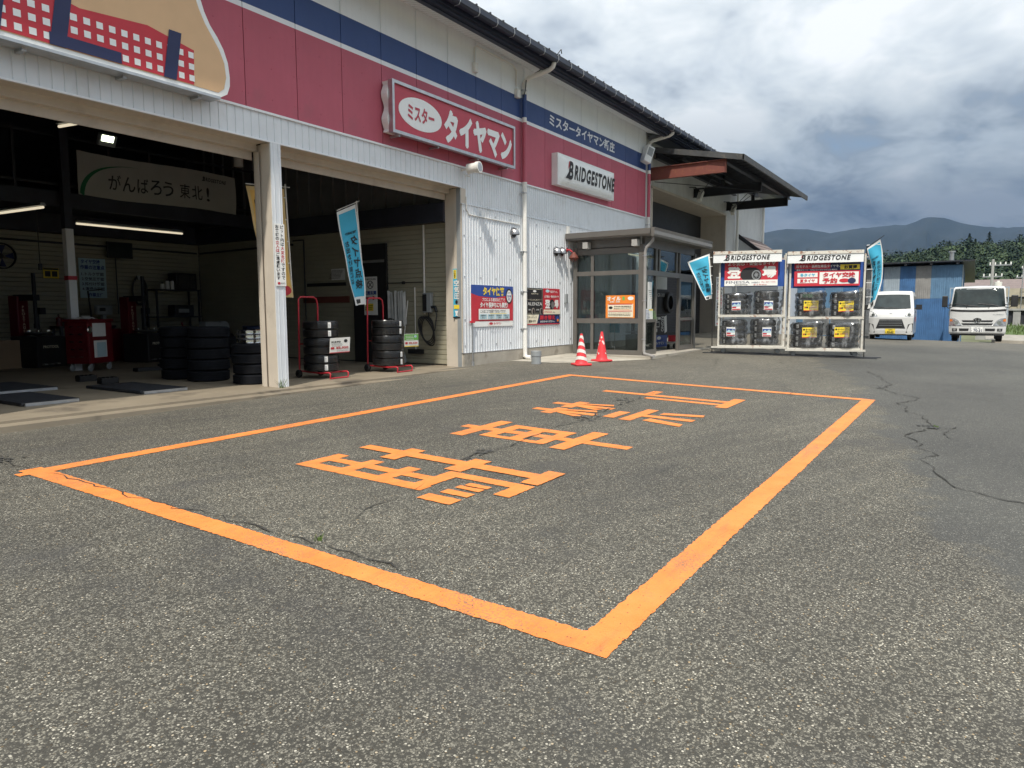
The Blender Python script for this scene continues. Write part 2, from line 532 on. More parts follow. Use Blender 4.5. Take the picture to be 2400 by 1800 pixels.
M_BLUE = mat('blue_panel', (0.028, 0.065, 0.205), 0.55, var=0.07, vscale=1.2, streak=0.10)
M_WPAN = mat('white_panel', (0.81, 0.845, 0.865), 0.6, var=0.04, vscale=1.5, streak=0.14, bump=0.0015, bscale=120)
M_WSTRIPE = mat('white_stripe', (0.78, 0.80, 0.83), 0.55, var=0.03)
M_CORR = mat('white_corrugated_steel', (0.70, 0.73, 0.76), 0.45, metal=0.1, var=0.04, streak=0.10, dirt=(0.50, 0.49, 0.46), dirt_amt=0.3, dirt_scale=1.6)
M_GCORR = mat('grey_corrugated_steel', (0.44, 0.45, 0.45), 0.5, var=0.06, streak=0.25)
M_BEIGE = mat('beige_steel', (0.58, 0.52, 0.44), 0.55, var=0.05, streak=0.12, dirt=(0.33, 0.28, 0.22), dirt_amt=0.3, dirt_scale=2.2)
M_CONC = mat('concrete', (0.36, 0.33, 0.28), 0.85, var=0.16, vscale=2, bump=0.004, bscale=60, dirt=(0.16, 0.14, 0.11), dirt_amt=0.6, dirt_scale=2.5)
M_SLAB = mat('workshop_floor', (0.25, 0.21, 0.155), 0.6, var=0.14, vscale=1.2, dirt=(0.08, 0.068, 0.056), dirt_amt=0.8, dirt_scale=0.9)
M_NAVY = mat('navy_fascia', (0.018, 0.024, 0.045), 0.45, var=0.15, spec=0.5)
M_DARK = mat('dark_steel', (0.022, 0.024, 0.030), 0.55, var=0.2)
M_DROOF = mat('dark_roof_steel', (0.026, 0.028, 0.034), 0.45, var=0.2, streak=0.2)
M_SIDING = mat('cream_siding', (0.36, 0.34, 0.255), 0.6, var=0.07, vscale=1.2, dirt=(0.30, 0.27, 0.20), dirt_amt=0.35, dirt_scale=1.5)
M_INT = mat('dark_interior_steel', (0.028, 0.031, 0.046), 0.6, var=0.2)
M_WHITE = mat('white_paint', (0.80, 0.80, 0.79), 0.5, var=0.03)
M_SIGNW = mat('sign_white', (0.80, 0.82, 0.82), 0.35, var=0.03, dirt=(0.52, 0.50, 0.44), dirt_amt=0.25, dirt_scale=3)
M_SIGNR = mat('sign_red', (0.47, 0.045, 0.075), 0.4, var=0.07, vscale=2, streak=0.12)
M_BLACK = mat('black_plastic', (0.018, 0.018, 0.019), 0.5, var=0.2)
M_INKK = mat('black_ink', (0.016, 0.016, 0.018), 0.6, var=0.05)
M_INKR = mat('red_ink', (0.52, 0.028, 0.045), 0.55, var=0.05)
M_INKB = mat('blue_ink', (0.025, 0.07, 0.30), 0.55, var=0.05)
M_INKN = mat('navy_ink', (0.014, 0.022, 0.085), 0.55, var=0.05)
M_INKC = mat('cyan_ink', (0.06, 0.42, 0.62), 0.55, var=0.06)
M_INKY = mat('yellow_ink', (0.85, 0.64, 0.05), 0.55, var=0.05)
M_INKO = mat('orange_ink', (0.80, 0.24, 0.03), 0.55, var=0.05)
M_INKG = mat('green_ink', (0.16, 0.42, 0.10), 0.55, var=0.05)
M_INKT = mat('tan_ink', (0.66, 0.43, 0.24), 0.5, var=0.04)
M_CREAM = mat('cream_paper', (0.78, 0.72, 0.56), 0.6, var=0.04)
M_PALEB = mat('pale_blue_ink', (0.45, 0.62, 0.68), 0.6, var=0.04)
M_PAPER = mat('paper', (0.80, 0.80, 0.77), 0.65, var=0.03)
M_GREYF = mat('porch_grey_aluminium', (0.155, 0.145, 0.132), 0.42, metal=0.25, var=0.06)
M_STEEL = mat('galvanised_steel', (0.50, 0.51, 0.52), 0.35, metal=0.85, var=0.12, vscale=8)
M_PVC = mat('pale_pvc', (0.74, 0.73, 0.69), 0.4, var=0.05)
M_GPVC = mat('grey_pvc', (0.28, 0.30, 0.31), 0.45, var=0.08)
M_RUBBER = mat('tyre_rubber', (0.016, 0.016, 0.017), 0.55, var=0.25, vscale=10, bump=0.001, bscale=150)
M_RUBDUST = mat('dusty_tyre_rubber', (0.009, 0.010, 0.013), 0.8, var=0.3, vscale=6, spec=0.15)
M_REDTUBE = mat('red_trolley_tube', (0.42, 0.022, 0.035), 0.35, var=0.1)
M_TOOLRED = mat('tool_red', (0.13, 0.005, 0.010), 0.35, var=0.1)
M_CONE = mat('cone_red', (0.72, 0.045, 0.055), 0.5, var=0.08, vscale=6)
M_CONEW = mat('cone_white', (0.72, 0.70, 0.66), 0.6, var=0.1, vscale=12)
M_RACK = m_rust('rack_cream_rusty', (0.58, 0.56, 0.50), 0.75, 0.565)
M_RUSTBEAM = m_rust('rust_red_beam', (0.17, 0.05, 0.036), 0.6)
M_FLAG = mat('flag_blue_cloth', (0.055, 0.40, 0.60), 0.8, var=0.06)
M_FLAGW = mat('flag_white_cloth', (0.75, 0.76, 0.74), 0.8, var=0.04)
M_TARP = mat('blue_tarp', (0.025, 0.085, 0.34), 0.45, var=0.12, vscale=4)
M_BSHEET = mat('blue_shed_sheet', (0.055, 0.145, 0.31), 0.6, var=0.15, streak=0.2)
M_BSHEET2 = mat('faded_blue_shed_sheet', (0.11, 0.21, 0.33), 0.6, var=0.15, streak=0.35)
M_GSHEET = mat('grey_shed_sheet', (0.31, 0.37, 0.42), 0.55, var=0.12, streak=0.35)
M_TSHEET = mat('taupe_shed_sheet', (0.26, 0.255, 0.245), 0.6, var=0.15, streak=0.2)
M_VEHW = mat('white_vehicle_paint', (0.56, 0.56, 0.55), 0.3, var=0.05, coat=0.5)
M_TINT = mat('dark_window_glass', (0.022, 0.030, 0.030), 0.07, var=0.5, vscale=2.2, spec=0.45)
M_LAMP = mat('headlamp_glass', (0.42, 0.43, 0.44), 0.12, metal=0.6, var=0.3, vscale=14)
M_AMBER = mat('amber_lens', (0.62, 0.17, 0.03), 0.2)
M_CHROME = mat('chrome', (0.72, 0.73, 0.75), 0.14, metal=1.0, var=0.1)
M_GLASS = glass('pane_glass', (0.62, 0.68, 0.67), 0.015, 0.005, 0.9)
M_WRAP = film('clear_plastic_wrap')
M_BARK = mat('bark', (0.10, 0.075, 0.055), 0.9, var=0.3)
M_LEAF1 = m_leaf('foliage_broadleaf', (0.034, 0.055, 0.026))
M_LEAF2 = m_leaf('foliage_conifer', (0.018, 0.034, 0.020))
M_GRASS = m_leaf('grass', (0.075, 0.115, 0.03))
M_FOREST = m_leaf('shaded_mountain_forest', (0.008, 0.015, 0.018))  # cloud shade over the mountain is put into this darkened forest colour
M_TILE = mat('brown_roof_tile', (0.17, 0.13, 0.12), 0.7, var=0.15)
M_TUBE = emit('lamp_tube', '#fff0d0', 0.75)
M_FLOOD = emit('flood_lamp', '#f4ffd8', 6.0)
M_CARD = mat('cardboard', (0.30, 0.21, 0.13), 0.8, var=0.08)

# ------------------------------------------------------------------ ground
def axis(segs):
    out = []
    for a, b, st in segs:
        n = max(1, round((b - a) / st))
        out += [a + (b - a) * k / n for k in range(n)]
    return out + [segs[-1][1]]
LANE = [(-40, -17), (-6, -10.3), (-1.74, -9.17), (-1.19, -8.97), (-0.41, -8.8), (0.58, -8.65), (1.2, -8.56), (2.24, -8.25), (3.85, -8.01), (5.62, -7.57), (7.34, -7.24), (8.54, -7.03), (10.3, -6.2), (14, -5.3), (18, -4.6), (40, -4.2)]
def lane_y(x):
    for (x0, y0), (x1, y1) in zip(LANE, LANE[1:]):
        if x <= x1: return y0 + (y1 - y0) * (x - x0) / (x1 - x0)
    return LANE[-1][1]
# one big sheet of land out to the horizon
xs = axis([(-4000, -200, 950), (-200, -30, 34), (-30, 34, 4), (34, 300, 38), (300, 9000, 870)])
ys = axis([(-6000, -200, 970), (-200, -20, 30), (-20, 20, 4), (20, 200, 30), (200, 6000, 970)])
mb = MB()
nx, ny = len(xs), len(ys)
mb.add([(x, y, g(x, y) - 0.10 - (0.0 if x < 34 else 0.0)) for y in ys for x in xs], [(j * nx + i, j * nx + i + 1, (j + 1) * nx + i + 1, (j + 1) * nx + i) for j in range(ny - 1) for i in range(nx - 1)])
land = structure(mb.build('ground', mat('dry_grass_land', (0.13, 0.14, 0.07), 0.9, var=0.3, vscale=0.4)))
# asphalt forecourt
xs = axis([(-26, -8, 1.5), (-8, 13, 0.2), (13, 33, 1.0)])
ys = axis([(-34, -14, 2.0), (-14, -0.0, 0.2), (0.0, 0.6, 0.3)])
nx, ny = len(xs), len(ys)
mb = MB()
mb.add([(x, y, g(x, y) - (0.03 if y > 0.05 else 0)) for y in ys for x in xs], [(j * nx + i, j * nx + i + 1, (j + 1) * nx + i + 1, (j + 1) * nx + i) for j in range(ny - 1) for i in range(nx - 1)])
court = structure(mb.build('forecourt', ASPHALT, smooth=40))
at = court.data.attributes.new('lane', 'FLOAT', 'POINT')
ad = court.data.attributes.new('dust', 'FLOAT', 'POINT')
tr_ = court.data.attributes.new('track', 'FLOAT', 'POINT')
TRACKS = [([(-3.9, -4.2), (-4.39, -5.25), (-4.52, -5.72), (-4.64, -6.33), (-4.67, -7.03), (-4.7, -8.2)], 0.16, 0.9), ([(-4.9, -3.0), (-5.0, -4.4), (-5.05, -5.6)], 0.14, 0.7), ([(-2.0, -1.4), (1.0, -1.6), (5.0, -1.9), (9.0, -3.0)], 0.22, 0.6), ([(-3.0, -3.4), (0.0, -3.3), (3.6, -3.5)], 0.25, 0.5), ([(-3.4, -6.9), (0.5, -6.7), (4.6, -7.0)], 0.25, 0.5), ([(-6.0, -1.2), (-3.0, -0.9), (0.5, -0.8)], 0.3, 0.7)]
def track(x, y):
    b = 0
    for P_, w, a in TRACKS:
        for (x0, y0), (x1, y1) in zip(P_, P_[1:]):
            L2 = (x1 - x0) ** 2 + (y1 - y0) ** 2; t = max(0, min(1, ((x - x0) * (x1 - x0) + (y - y0) * (y1 - y0)) / L2))
            d = math.hypot(x - x0 - t * (x1 - x0), y - y0 - t * (y1 - y0))
            if d < 3 * w: b = max(b, a * math.exp(-(d / w) ** 2))
    return b
for i, v in enumerate(court.data.vertices):
    tr_.data[i].value = track(v.co.x, v.co.y)
    x, y = v.co.x, v.co.y
    at.data[i].value = max(-2, min(2, 0.5 + (lane_y(x) - y) * 1.1))
    d = smooth01((x - 1) / 12) * smooth01((y + 7) / 4) * 0.42 + 0.30 * smooth01((y + 1.6) / 1.6)
    if x > 18.5: d += 0.3 * smooth01((x - 18.5) / 1.5)
    ad.data[i].value = d

# cracks in the asphalt, children of the forecourt
M_CRACK = mat('crack_fill', (0.03, 0.028, 0.024), 0.95, var=0.5, vscale=8)
def crack(pts, w, jit=0.05, name='crack'):
    rnd = random.Random(int(abs(pts[0][0] * 91 + pts[0][1] * 37) * 100))
    P = []
    for (x0, y0), (x1, y1) in zip(pts, pts[1:]):
        L = math.hypot(x1 - x0, y1 - y0)
        n = max(2, int(L / 0.10))
        for k in range(n):
            t = k / n
            j = jit * min(1, L)
            P.append((x0 + (x1 - x0) * t + rnd.uniform(-j, j), y0 + (y1 - y0) * t + rnd.uniform(-j, j)))
    P.append(pts[-1])
    m = MB()
    vs_ = []
    for i, (x, y) in enumerate(P):
        a = P[max(0, i - 1)]; b = P[min(len(P) - 1, i + 1)]
        tx, ty = b[0] - a[0], b[1] - a[1]
        L = math.hypot(tx, ty) or 1
        ww = 0.42 * w * rnd.uniform(0.15, 1.0) * min(1, (i + 0.3) / 3, (len(P) - i - 0.7) / 3)
        if rnd.random() < 0.12: ww *= 1.8
        for s in (-1, 1):
            px, py = x - ty / L * ww * s, y + tx / L * ww * s
            vs_.append((px, py, g(px, py) + 0.0075))
    m.add(vs_, [(2 * i, 2 * i + 1, 2 * i + 3, 2 * i + 2) for i in range(len(P) - 1)])
    return m.build(name, M_CRACK, court)
crack([(10.21, -7.1), (9.19, -7.44), (8.43, -7.59), (7.8, -7.79), (6.94, -7.76), (6.5, -7.91), (6.24, -8.09), (5.94, -8.36), (5.02, -8.15), (4.81, -8.29), (4.28, -8.3), (4.1, -8.5), (3.6, -8.61), (3.14, -8.7), (2.58, -8.52), (2.32, -8.44), (1.84, -8.66), (1.62, -8.59), (1.46, -8.75), (1.31, -8.81), (1.18, -8.73), (1.0, -8.67), (0.75, -8.8), (0.41, -8.83), (0.19, -8.92), (-0.04, -8.98), (-0.1, -9.16), (-0.21, -9.26), (-0.26, -9.44), (-0.1, -10.4)], 0.026, 0.06)
for pts, w in (([(11.54, -4.93), (10.44, -5.36), (9.48, -5.8), (7.28, -6.54)], 0.014), ([(6.29, -6.27), (5.41, -6.56), (4.6, -6.76)], 0.018), ([(10.22, -6.16), (10.44, -6.52), (10.93, -7.04)], 0.016),
               ([(0.83, -8.11), (0.97, -8.4), (1.01, -8.65)], 0.006), ([(-0.98, -8.71), (-0.83, -8.89), (-0.77, -9.09), (-0.6, -9.26)], 0.005), ([(3.14, -8.7), (3.12, -8.88), (3.44, -8.95)], 0.02),
               ([(3.12, -8.88), (2.65, -8.82), (2.45, -8.86), (2.24, -8.96)], 0.022), ([(4.1, -8.5), (3.88, -8.89), (3.96, -9.62)], 0.008), ([(7.0, -7.8), (7.3, -8.4), (7.2, -9.2)], 0.01),
               ([(-4.6, -0.9), (-4.07, -1.7), (-4.13, -2.16), (-4.1, -2.46)], 0.02), ([(-5.0, -3.1), (-4.46, -2.7), (-4.28, -2.58)], 0.012),
               ([(-4.08, -2.6), (-4.08, -3.29), (-4.05, -4.1), (-3.97, -5.04), (-3.95, -5.61), (-3.94, -6.04), (-3.98, -6.74)], 0.016),
               ([(-3.65, -5.65), (-3.26, -5.5), (-2.67, -5.44), (-2.47, -5.37)], 0.010), ([(-2.0, -5.2), (-1.43, -5.07), (-0.99, -5.15), (-0.64, -5.15), (-0.01, -5.03)], 0.022), ([(0.0, -5.03), (1.04, -5.04), (2.58, -4.85), (3.08, -4.93)], 0.018),
               ([(3.08, -4.93), (5.62, -4.41), (8.51, -4.32), (11, -3.6)], 0.012), ([(12.2, -6.0), (11.2, -6.3), (10.6, -6.9)], 0.012), ([(16, -7.0), (17, -8.6), (18, -10)], 0.012), ([(13.0, -8.2), (13.6, -9.6), (13.4, -11)], 0.01)):
    crack(pts, w)
# dark oily patches where the cracks meet
M_STAIN = mat('oil_stain', (0.05, 0.048, 0.044), 0.7, var=0.3)
def blot(x, y, rx, ry):
    rnd = random.Random(int(abs(x * 131 + y * 17) * 50))
    m = MB()
    for q in range(22):
        cx, cy = x + rnd.gauss(0, rx * 0.5), y + rnd.gauss(0, ry * 0.5)
        r = rnd.uniform(0.006, 0.03)
        pts = []
        for k in range(8):
            a = 2 * PI * k / 8; rr = r * rnd.uniform(0.4, 1.2)
            px, py = cx + math.cos(a) * rr * 2.0 * rx / max(rx, ry), cy + math.sin(a) * rr * 1.6 * ry / max(rx, ry)
            pts.append((px, py, g(px, py) + 0.009 + q * 0.0002))
        m.poly(pts)
    m.build('stain', M_STAIN, court)
blot(2.85, -4.75, 0.28, 0.22); blot(1.05, -5.02, 0.18, 0.25); blot(-1.3, -5.1, 0.22, 0.10); blot(3.15, -8.68, 0.15, 0.1); blot(7.0, -7.72, 0.25, 0.1); blot(-4.13, -1.9, 0.14, 0.25)

# ------------------------------------------------------------------ painted no-parking box
mark = thing('road_marking', 'orange painted box with four large characters on the asphalt in front of the workshop', 'road marking', (0, 0, 0))
def ragged(x0, x1, y0, y1, z, jit=0.012, step=0.022):
    jit *= 0.6
    """rectangle with uneven paint edges as a strip mesh"""
    m = []
    lx, ly = x1 - x0, y1 - y0
    if lx >= ly:
        n = max(2, int(lx / step))
        for k in range(n + 1):
            x = x0 + lx * k / n + (random.uniform(-jit, jit) if k in (0, n) else 0)
            m.append(((x, y0 + random.uniform(-jit, jit)), (x, y1 + random.uniform(-jit, jit))))
    else:
        n = max(2, int(ly / step))
        for k in range(n + 1):
            y = y0 + ly * k / n + (random.uniform(-jit, jit) if k in (0, n) else 0)
            m.append(((x1 + random.uniform(-jit, jit), y), (x0 + random.uniform(-jit, jit), y)))
    vs_ = [(p[0], p[1], g(*p) + z) for pr in m for p in pr]
    return vs_, [(2 * i, 2 * i + 2, 2 * i + 3, 2 * i + 1) for i in range(len(m) - 1)]
for q, (r, z) in enumerate((((-4.20, 5.30, -7.82, -7.645), 0.004), ((-4.20, 5.32, -2.62, -2.45), 0.004), ((-4.205, -4.03, -7.75, -2.40), 0.0046), ((5.12, 5.31, -7.74, -2.5), 0.0046))):
    mb = MB(); mb.add(*ragged(*r, z, 0.010)); mb.build('painted_line', PAINT, mark, recalc=False)
mb = MB(); mb.add(*ragged(-4.29, -4.12, -2.60, -2.50, 0.005, 0.02)); mb.build('painted_line', PAINT, mark, recalc=False)
CH = {
 'a': [(-2.68, -2.53, -5.49, -4.05), (-2.68, -2.16, -4.18, -4.04), (-2.41, -2.29, -5.44, -4.06), (-2.66, -2.15, -4.62, -4.47), (-2.66, -2.15, -5.06, -4.91), (-2.66, -2.06, -5.47, -5.31), (-2.2, -2.06, -6.16, -5.33), (-2.44, -2.07, -6.17, -6.02),
       (-2.85, -2.7, -5.92, -5.6), (-2.63, -2.52, -5.91, -5.65), (-2.46, -2.38, -5.9, -5.66), (-2.36, -2.28, -5.9, -5.68),
       (-1.86, -1.70, -6.15, -4.0), (-2.04, -1.58, -4.63, -4.45), (-2.04, -1.57, -5.4, -5.22), (-2.03, -1.56, -6.17, -6.0)],
 'b': [(-0.33, -0.17, -6.19, -4.1), (-0.75, 0.26, -4.44, -4.27), (-0.62, -0.51, -5.36, -4.58), (-0.03, 0.13, -5.36, -4.58), (-0.61, 0.13, -4.72, -4.57), (-0.60, 0.12, -5.06, -4.91), (-0.61, 0.13, -5.38, -5.24), (-0.72, 0.31, -5.69, -5.51)],
 'd': [(1.29, 1.44, -5.0, -4.07), (1.11, 1.60, -4.47, -4.31), (1.88, 2.03, -4.98, -4.05), (1.68, 2.26, -4.47, -4.30), (1.31, 1.84, -5.28, -5.12), (1.25, 2.22, -5.53, -5.37), (1.62, 1.78, -6.18, -5.5)],
 'c': [(3.49, 3.66, -6.1, -4.05), (3.62, 4.06, -4.88, -4.72), (3.18, 3.33, -6.1, -4.9), (2.99, 3.98, -6.21, -6.04)]}
DIAG = {'d': [[(1.36, -5.65), (1.55, -5.68), (1.39, -6.15), (1.21, -6.17)], [(1.87, -5.67), (2.05, -5.66), (2.19, -6.17), (2.04, -6.19)], [(1.30, -4.45), (1.22, -4.50), (1.08, -4.86), (1.20, -4.90)], [(1.42, -4.44), (1.50, -4.42), (1.66, -4.88), (1.55, -4.93)],
              [(1.90, -4.43), (1.82, -4.47), (1.70, -4.82), (1.81, -4.88)], [(2.02, -4.43), (2.10, -4.42), (2.26, -4.84), (2.15, -4.90)]]}
for key in 'abdc':
    mb = MB(); z = 0.0040
    for r in CH[key]:
        mb.add(*ragged(*r, z, 0.008, 0.03)); z += 0.0003
    for d in DIAG.get(key, []):
        mb.poly([(x + random.uniform(-.01, .01), y + random.uniform(-.01, .01), g(x, y) + z) for x, y in d]); z += 0.0003
    mb.build('painted_character', PAINT, mark, recalc=False)
# ------------------------------------------------------------------ the shop building
def corr(m, L, H, fn, period=0.1, rib=0.022, depth=0.012, slope=0.008, mi=0, start=0.0):
    prof = [(start, 0.0)]
    a = start
    while a < L - 1e-6:
        for da, t in ((period - rib - 2 * slope, 0), (slope, depth), (rib, depth), (slope, 0)):
            a += da
            if a >= L: break
            prof.append((a, t))
    prof.append((L, 0.0))
    vs_ = []
    for a, t in prof: vs_ += [fn(a, 0, t), fn(a, H, t)]
    m.add(vs_, [(2 * i, 2 * i + 2, 2 * i + 3, 2 * i + 1) for i in range(len(prof) - 1)], mi)
def siding(m, L, H, fn, pitch=0.105, mi=0):
    """horizontal boards with a recessed joint"""
    b = 0.0; prof = []
    while b < H - 1e-6:
        e = min(H, b + pitch)
        prof += [(b, 0.0), (b + 0.010, 0.0), (b + 0.016, 0.012), (e - 0.004, 0.018), (e, 0.0)]
        b = e
    vs_ = []
    for b, t in prof: vs_ += [fn(0, b, t), fn(L, b, t)]
    m.add(vs_, [(2 * i, 2 * i + 1, 2 * i + 3, 2 * i + 2) for i in range(len(prof) - 1)], mi)

FR, FU = (1, 0, 0), (0, 0, 1)
B = thing('shop_building', 'long tyre workshop with red, blue and white panelled front and two open bays', 'building')
# cladding panels, one object each, sharing a mesh
def panel_mesh(w):
    m = MB()
    e = 0.0065
    for z0, z1, k in ((4.15, 5.529, 0), (5.529, 5.606, 1), (5.606, 6.071, 2), (6.071, 6.80, 3)):
        m.quad((e, 0, z0), (w - e, 0, z0), (w - e, 0, z1), (e, 0, z1), k)
        m.quad((e, 0, z0), (e, 0.03, z0), (e, 0.03, z1), (e, 0, z1), k)
        m.quad((w - e, 0, z0), (w - e, 0, z1), (w - e, 0.03, z1), (w - e, 0.03, z0), k)
    for z in (4.35, 4.8, 5.25, 6.3, 6.6):       # screw heads
        for x in (0.05, w / 2, w - 0.05):
            m.lathe([(0.011, -0.0), (0.009, -0.004), (0.0, -0.005)], 6, 0 if z < 5.5 else 3, (x, 0, z), 'y')
    return m
PM = [M_RED, M_WSTRIPE, M_BLUE, M_WPAN]
p0 = panel_mesh(0.95).build('wall_panel', PM, B, loc=(-9.5, 0, 0), recalc=False)
for i in range(-9, 15):
    share(p0, B, (0.95 * i, 0, 0))
panel_mesh(0.60).build('wall_panel', PM, B, loc=(14.25, 0, 0), recalc=False)
mb = MB(); mb.box(-9.5, 14.85, 0.03, 0.12, 4.14, 6.85); mb.build('wall_backing', M_DARK, B)
# flashing and lintel cladding over the bays
mb = MB(); mb.box(-9.5, 14.85, -0.028, 0.03, 4.118, 4.150); mb.box(-9.5, 5.13, -0.022, 0.02, 3.712, 3.735)
mb.build('flashing', M_WSTRIPE, B)
mb = MB(); corr(mb, 5.13 + 9.5, 0.384, plane((-9.5, 0.0, 3.735), FR, FU), 0.135, 0.012, -0.010, 0.006)
mb.build('lintel_cladding', M_CORR, B, recalc=False)
mb = MB(); corr(mb, 14.85 - 5.13, 0.72, plane((5.13, 0.004, 3.40), FR, FU), 0.088, 0.012, -0.010, 0.006)
mb.build('upper_cladding', M_CORR, B, recalc=False)
mb = MB(); corr(mb, 14.85 - 5.15, 3.10, plane((5.15, -0.012, 0.29), FR, FU), 0.097, 0.018, 0.013, 0.009)
mb.build('lower_cladding', M_CORR, B, recalc=False)
mb = MB(); mb.box(5.13, 14.85, -0.028, 0.02, 3.388, 3.402); mb.build('sheet_joint', M_CORR, B)
mb = MB(); mb.box(5.13, 14.85, 0.02, 0.12, 0.0, 4.14); mb.build('wall_core', M_GPVC, B)
mb = MB(); mb.box(5.15, 15.4, -0.035, 0.1, -0.15, 0.285); mb.build('foundation', M_CONC, B)
mb = MB(); mb.box(5.13, 9.77, -0.04, 0.02, 0.283, 0.297); mb.build('drip_edge', M_STEEL, B)
# screws on the lower sheets
mb = MB()
for z in (0.45, 1.0, 1.9, 2.75, 3.25):
    for k in range(17): mb.cyl((5.2 + 0.582 * k, -0.02, z), (5.2 + 0.582 * k, -0.032, z), 0.012, n=6)
mb.build('cladding_screw', M_STEEL, B)
# posts between and beside the bays
def post(x0, x1, jamb_l=True, jamb_r=True):
    m = MB()
    m.box(x0, x1, 0.0, 0.20, -0.12, 3.712, 0)                       # beige steel box
    m.box(x0 + 0.03, x1 - 0.03, 0.20, 0.42, -0.12, 3.712, 0)
    o = m.build('bay_post', [M_BEIGE], B)
    m = MB(); m.box(x0 + 0.004, x1 - 0.004, -0.02, 0.0, -0.10, 3.712)
    for k in range(2): m.box(x0 + 0.05 + k * 0.09, x0 + 0.056 + k * 0.09, -0.026, -0.02, -0.10, 3.712)
    m.build('post_cladding', M_CORR, o)
    m = MB()
    for xx in (x0 - 0.012, x1 + 0.002):
        m.box(xx, xx + 0.01, 0.25, 0.33, 0, 3.6)
    m.build('shutter_track', M_BEIGE, o)
post(0.38, 0.575); post(-4.38, -4.18)
mb = MB(); mb.box(5.14, 5.30, 0.0, 0.20, -0.05, 3.712); mb.box(5.17, 5.34, 0.20, 0.45, -0.05, 3.712)
mb.build('bay_post', M_BEIGE, B)
mb = MB(); mb.box(-9.5, -4.38, 0.01, 0.1, -0.2, 3.72); mb.build('wall_end', M_CORR, B)
for x0, x1 in ((-4.18, 0.38), (0.575, 5.14)):
    m = MB(); m.box(x0, x1, 0.022, 0.30, 3.72, 3.80); m.box(x0, x1, 0.30, 0.42, 3.62, 4.1); m.box(x0, x1, 0.42, 0.44, 3.50, 4.1)
    o = m.build('lintel', M_BEIGE, B)
    m = MB(); m.cyl((x0 + 0.05, 0.75, 3.88), (x1 - 0.05, 0.75, 3.88), 0.26, n=20); m.box(x0, x1, 0.46, 0.47, 3.6, 4.3)
    m.build('rolled_shutter', M_DARK, o, smooth=40)
# roof: soffit boards, fascia, gutter, seamed roof
mb = MB()
a = -9.5
while a < 14.95:
    z = lambda y: 6.79 + y * 0.30
    e = min(a + 0.118, 14.95)
    mb.add([(a, 0.0, z(0)), (e, 0.0, z(0)), (e, -0.56, z(-0.56)), (a, -0.56, z(-0.56)), (e, 0.0, z(0) + 0.02), (e, -0.56, z(-0.56) + 0.02)], [(0, 1, 2, 3), (1, 4, 5, 2)])
    a += 0.128
mb.build('soffit', M_WPAN, B, recalc=False)
mb = MB(); mb.box(-9.6, 15.05, -0.62, 0.02, 6.835, 6.87); mb.build('soffit_backing', M_GPVC, B)
mb = MB(); mb.box(-9.6, 30.0, -0.66, -0.56, 6.575, 6.66); mb.box(-9.6, 30.0, -0.74, -0.66, 6.60, 6.79); mb.box(-9.6, 30.0, -0.80, -0.74, 6.645, 6.80)
mb.build('fascia', M_NAVY, B)
mb = MB()
prof = [(-0.80, 6.80), (-0.80, 6.72), (-0.84, 6.69), (-0.93, 6.69), (-0.965, 6.73), (-0.965, 6.81), (-0.95, 6.81), (-0.95, 6.735), (-0.92, 6.705), (-0.85, 6.705), (-0.815, 6.73), (-0.815, 6.80)]
mb.prism(prof, lambda a, b, t: (t, a, b), -9.6, 30.0)
gut = mb.build('gutter', M_NAVY, B)
m = MB()
m.tube([(0, -0.80, 6.835), (0, -0.90, 6.845), (0, -0.975, 6.82), (0, -0.978, 6.73), (0, -0.94, 6.68), (0, -0.84, 6.68)], 0.007, 5)
gb = m.build('gutter_bracket', M_STEEL, gut, loc=(-3.9, 0, 0))
for k in range(1, 45): share(gb, gut, (-3.9 + 0.6 * k, 0, 0))
mb = MB()
mb.add([(-9.6, -0.93, 6.84), (30, -0.93, 6.84), (30, 8.5, 9.4), (-9.6, 8.5, 9.4), (-9.6, 17.0, 6.8), (30, 17.0, 6.8)], [(0, 1, 2, 3), (3, 2, 5, 4)])
mb.add([(-9.6, -0.93, 6.80), (30, -0.93, 6.80), (30, 8.5, 9.36), (-9.6, 8.5, 9.36)], [(0, 1, 2, 3)])
mb.box(-9.6, 30, -0.94, -0.92, 6.79, 6.86)
rf = mb.build('roof', M_DROOF, B)
m = MB()
x = -9.5
while x < 30:
    m.add([(x - 0.012, -0.94, 6.84), (x + 0.012, -0.94, 6.84), (x + 0.012, -0.94, 6.868), (x - 0.012, -0.94, 6.868), (x - 0.012, 8.5, 9.40), (x + 0.012, 8.5, 9.40), (x + 0.012, 8.5, 9.428), (x - 0.012, 8.5, 9.428)],
          [(0, 1, 2, 3), (3, 2, 6, 7), (0, 3, 7, 4), (1, 5, 6, 2)])
    m.box(x - 0.016, x + 0.016, -0.952, -0.925, 6.85, 6.882)
    x += 0.45
m.build('roof_seam', M_DROOF, rf)
# ends and back
mb = MB(); mb.box(-9.5, -9.4, 0.12, 16, -0.2, 6.8); mb.box(29.6, 29.7, 0.1, 16, -0.5, 6.8); mb.box(-9.5, 29.7, 15.9, 16, -0.3, 6.8)
mb.build('rear_walls', M_GCORR, B)
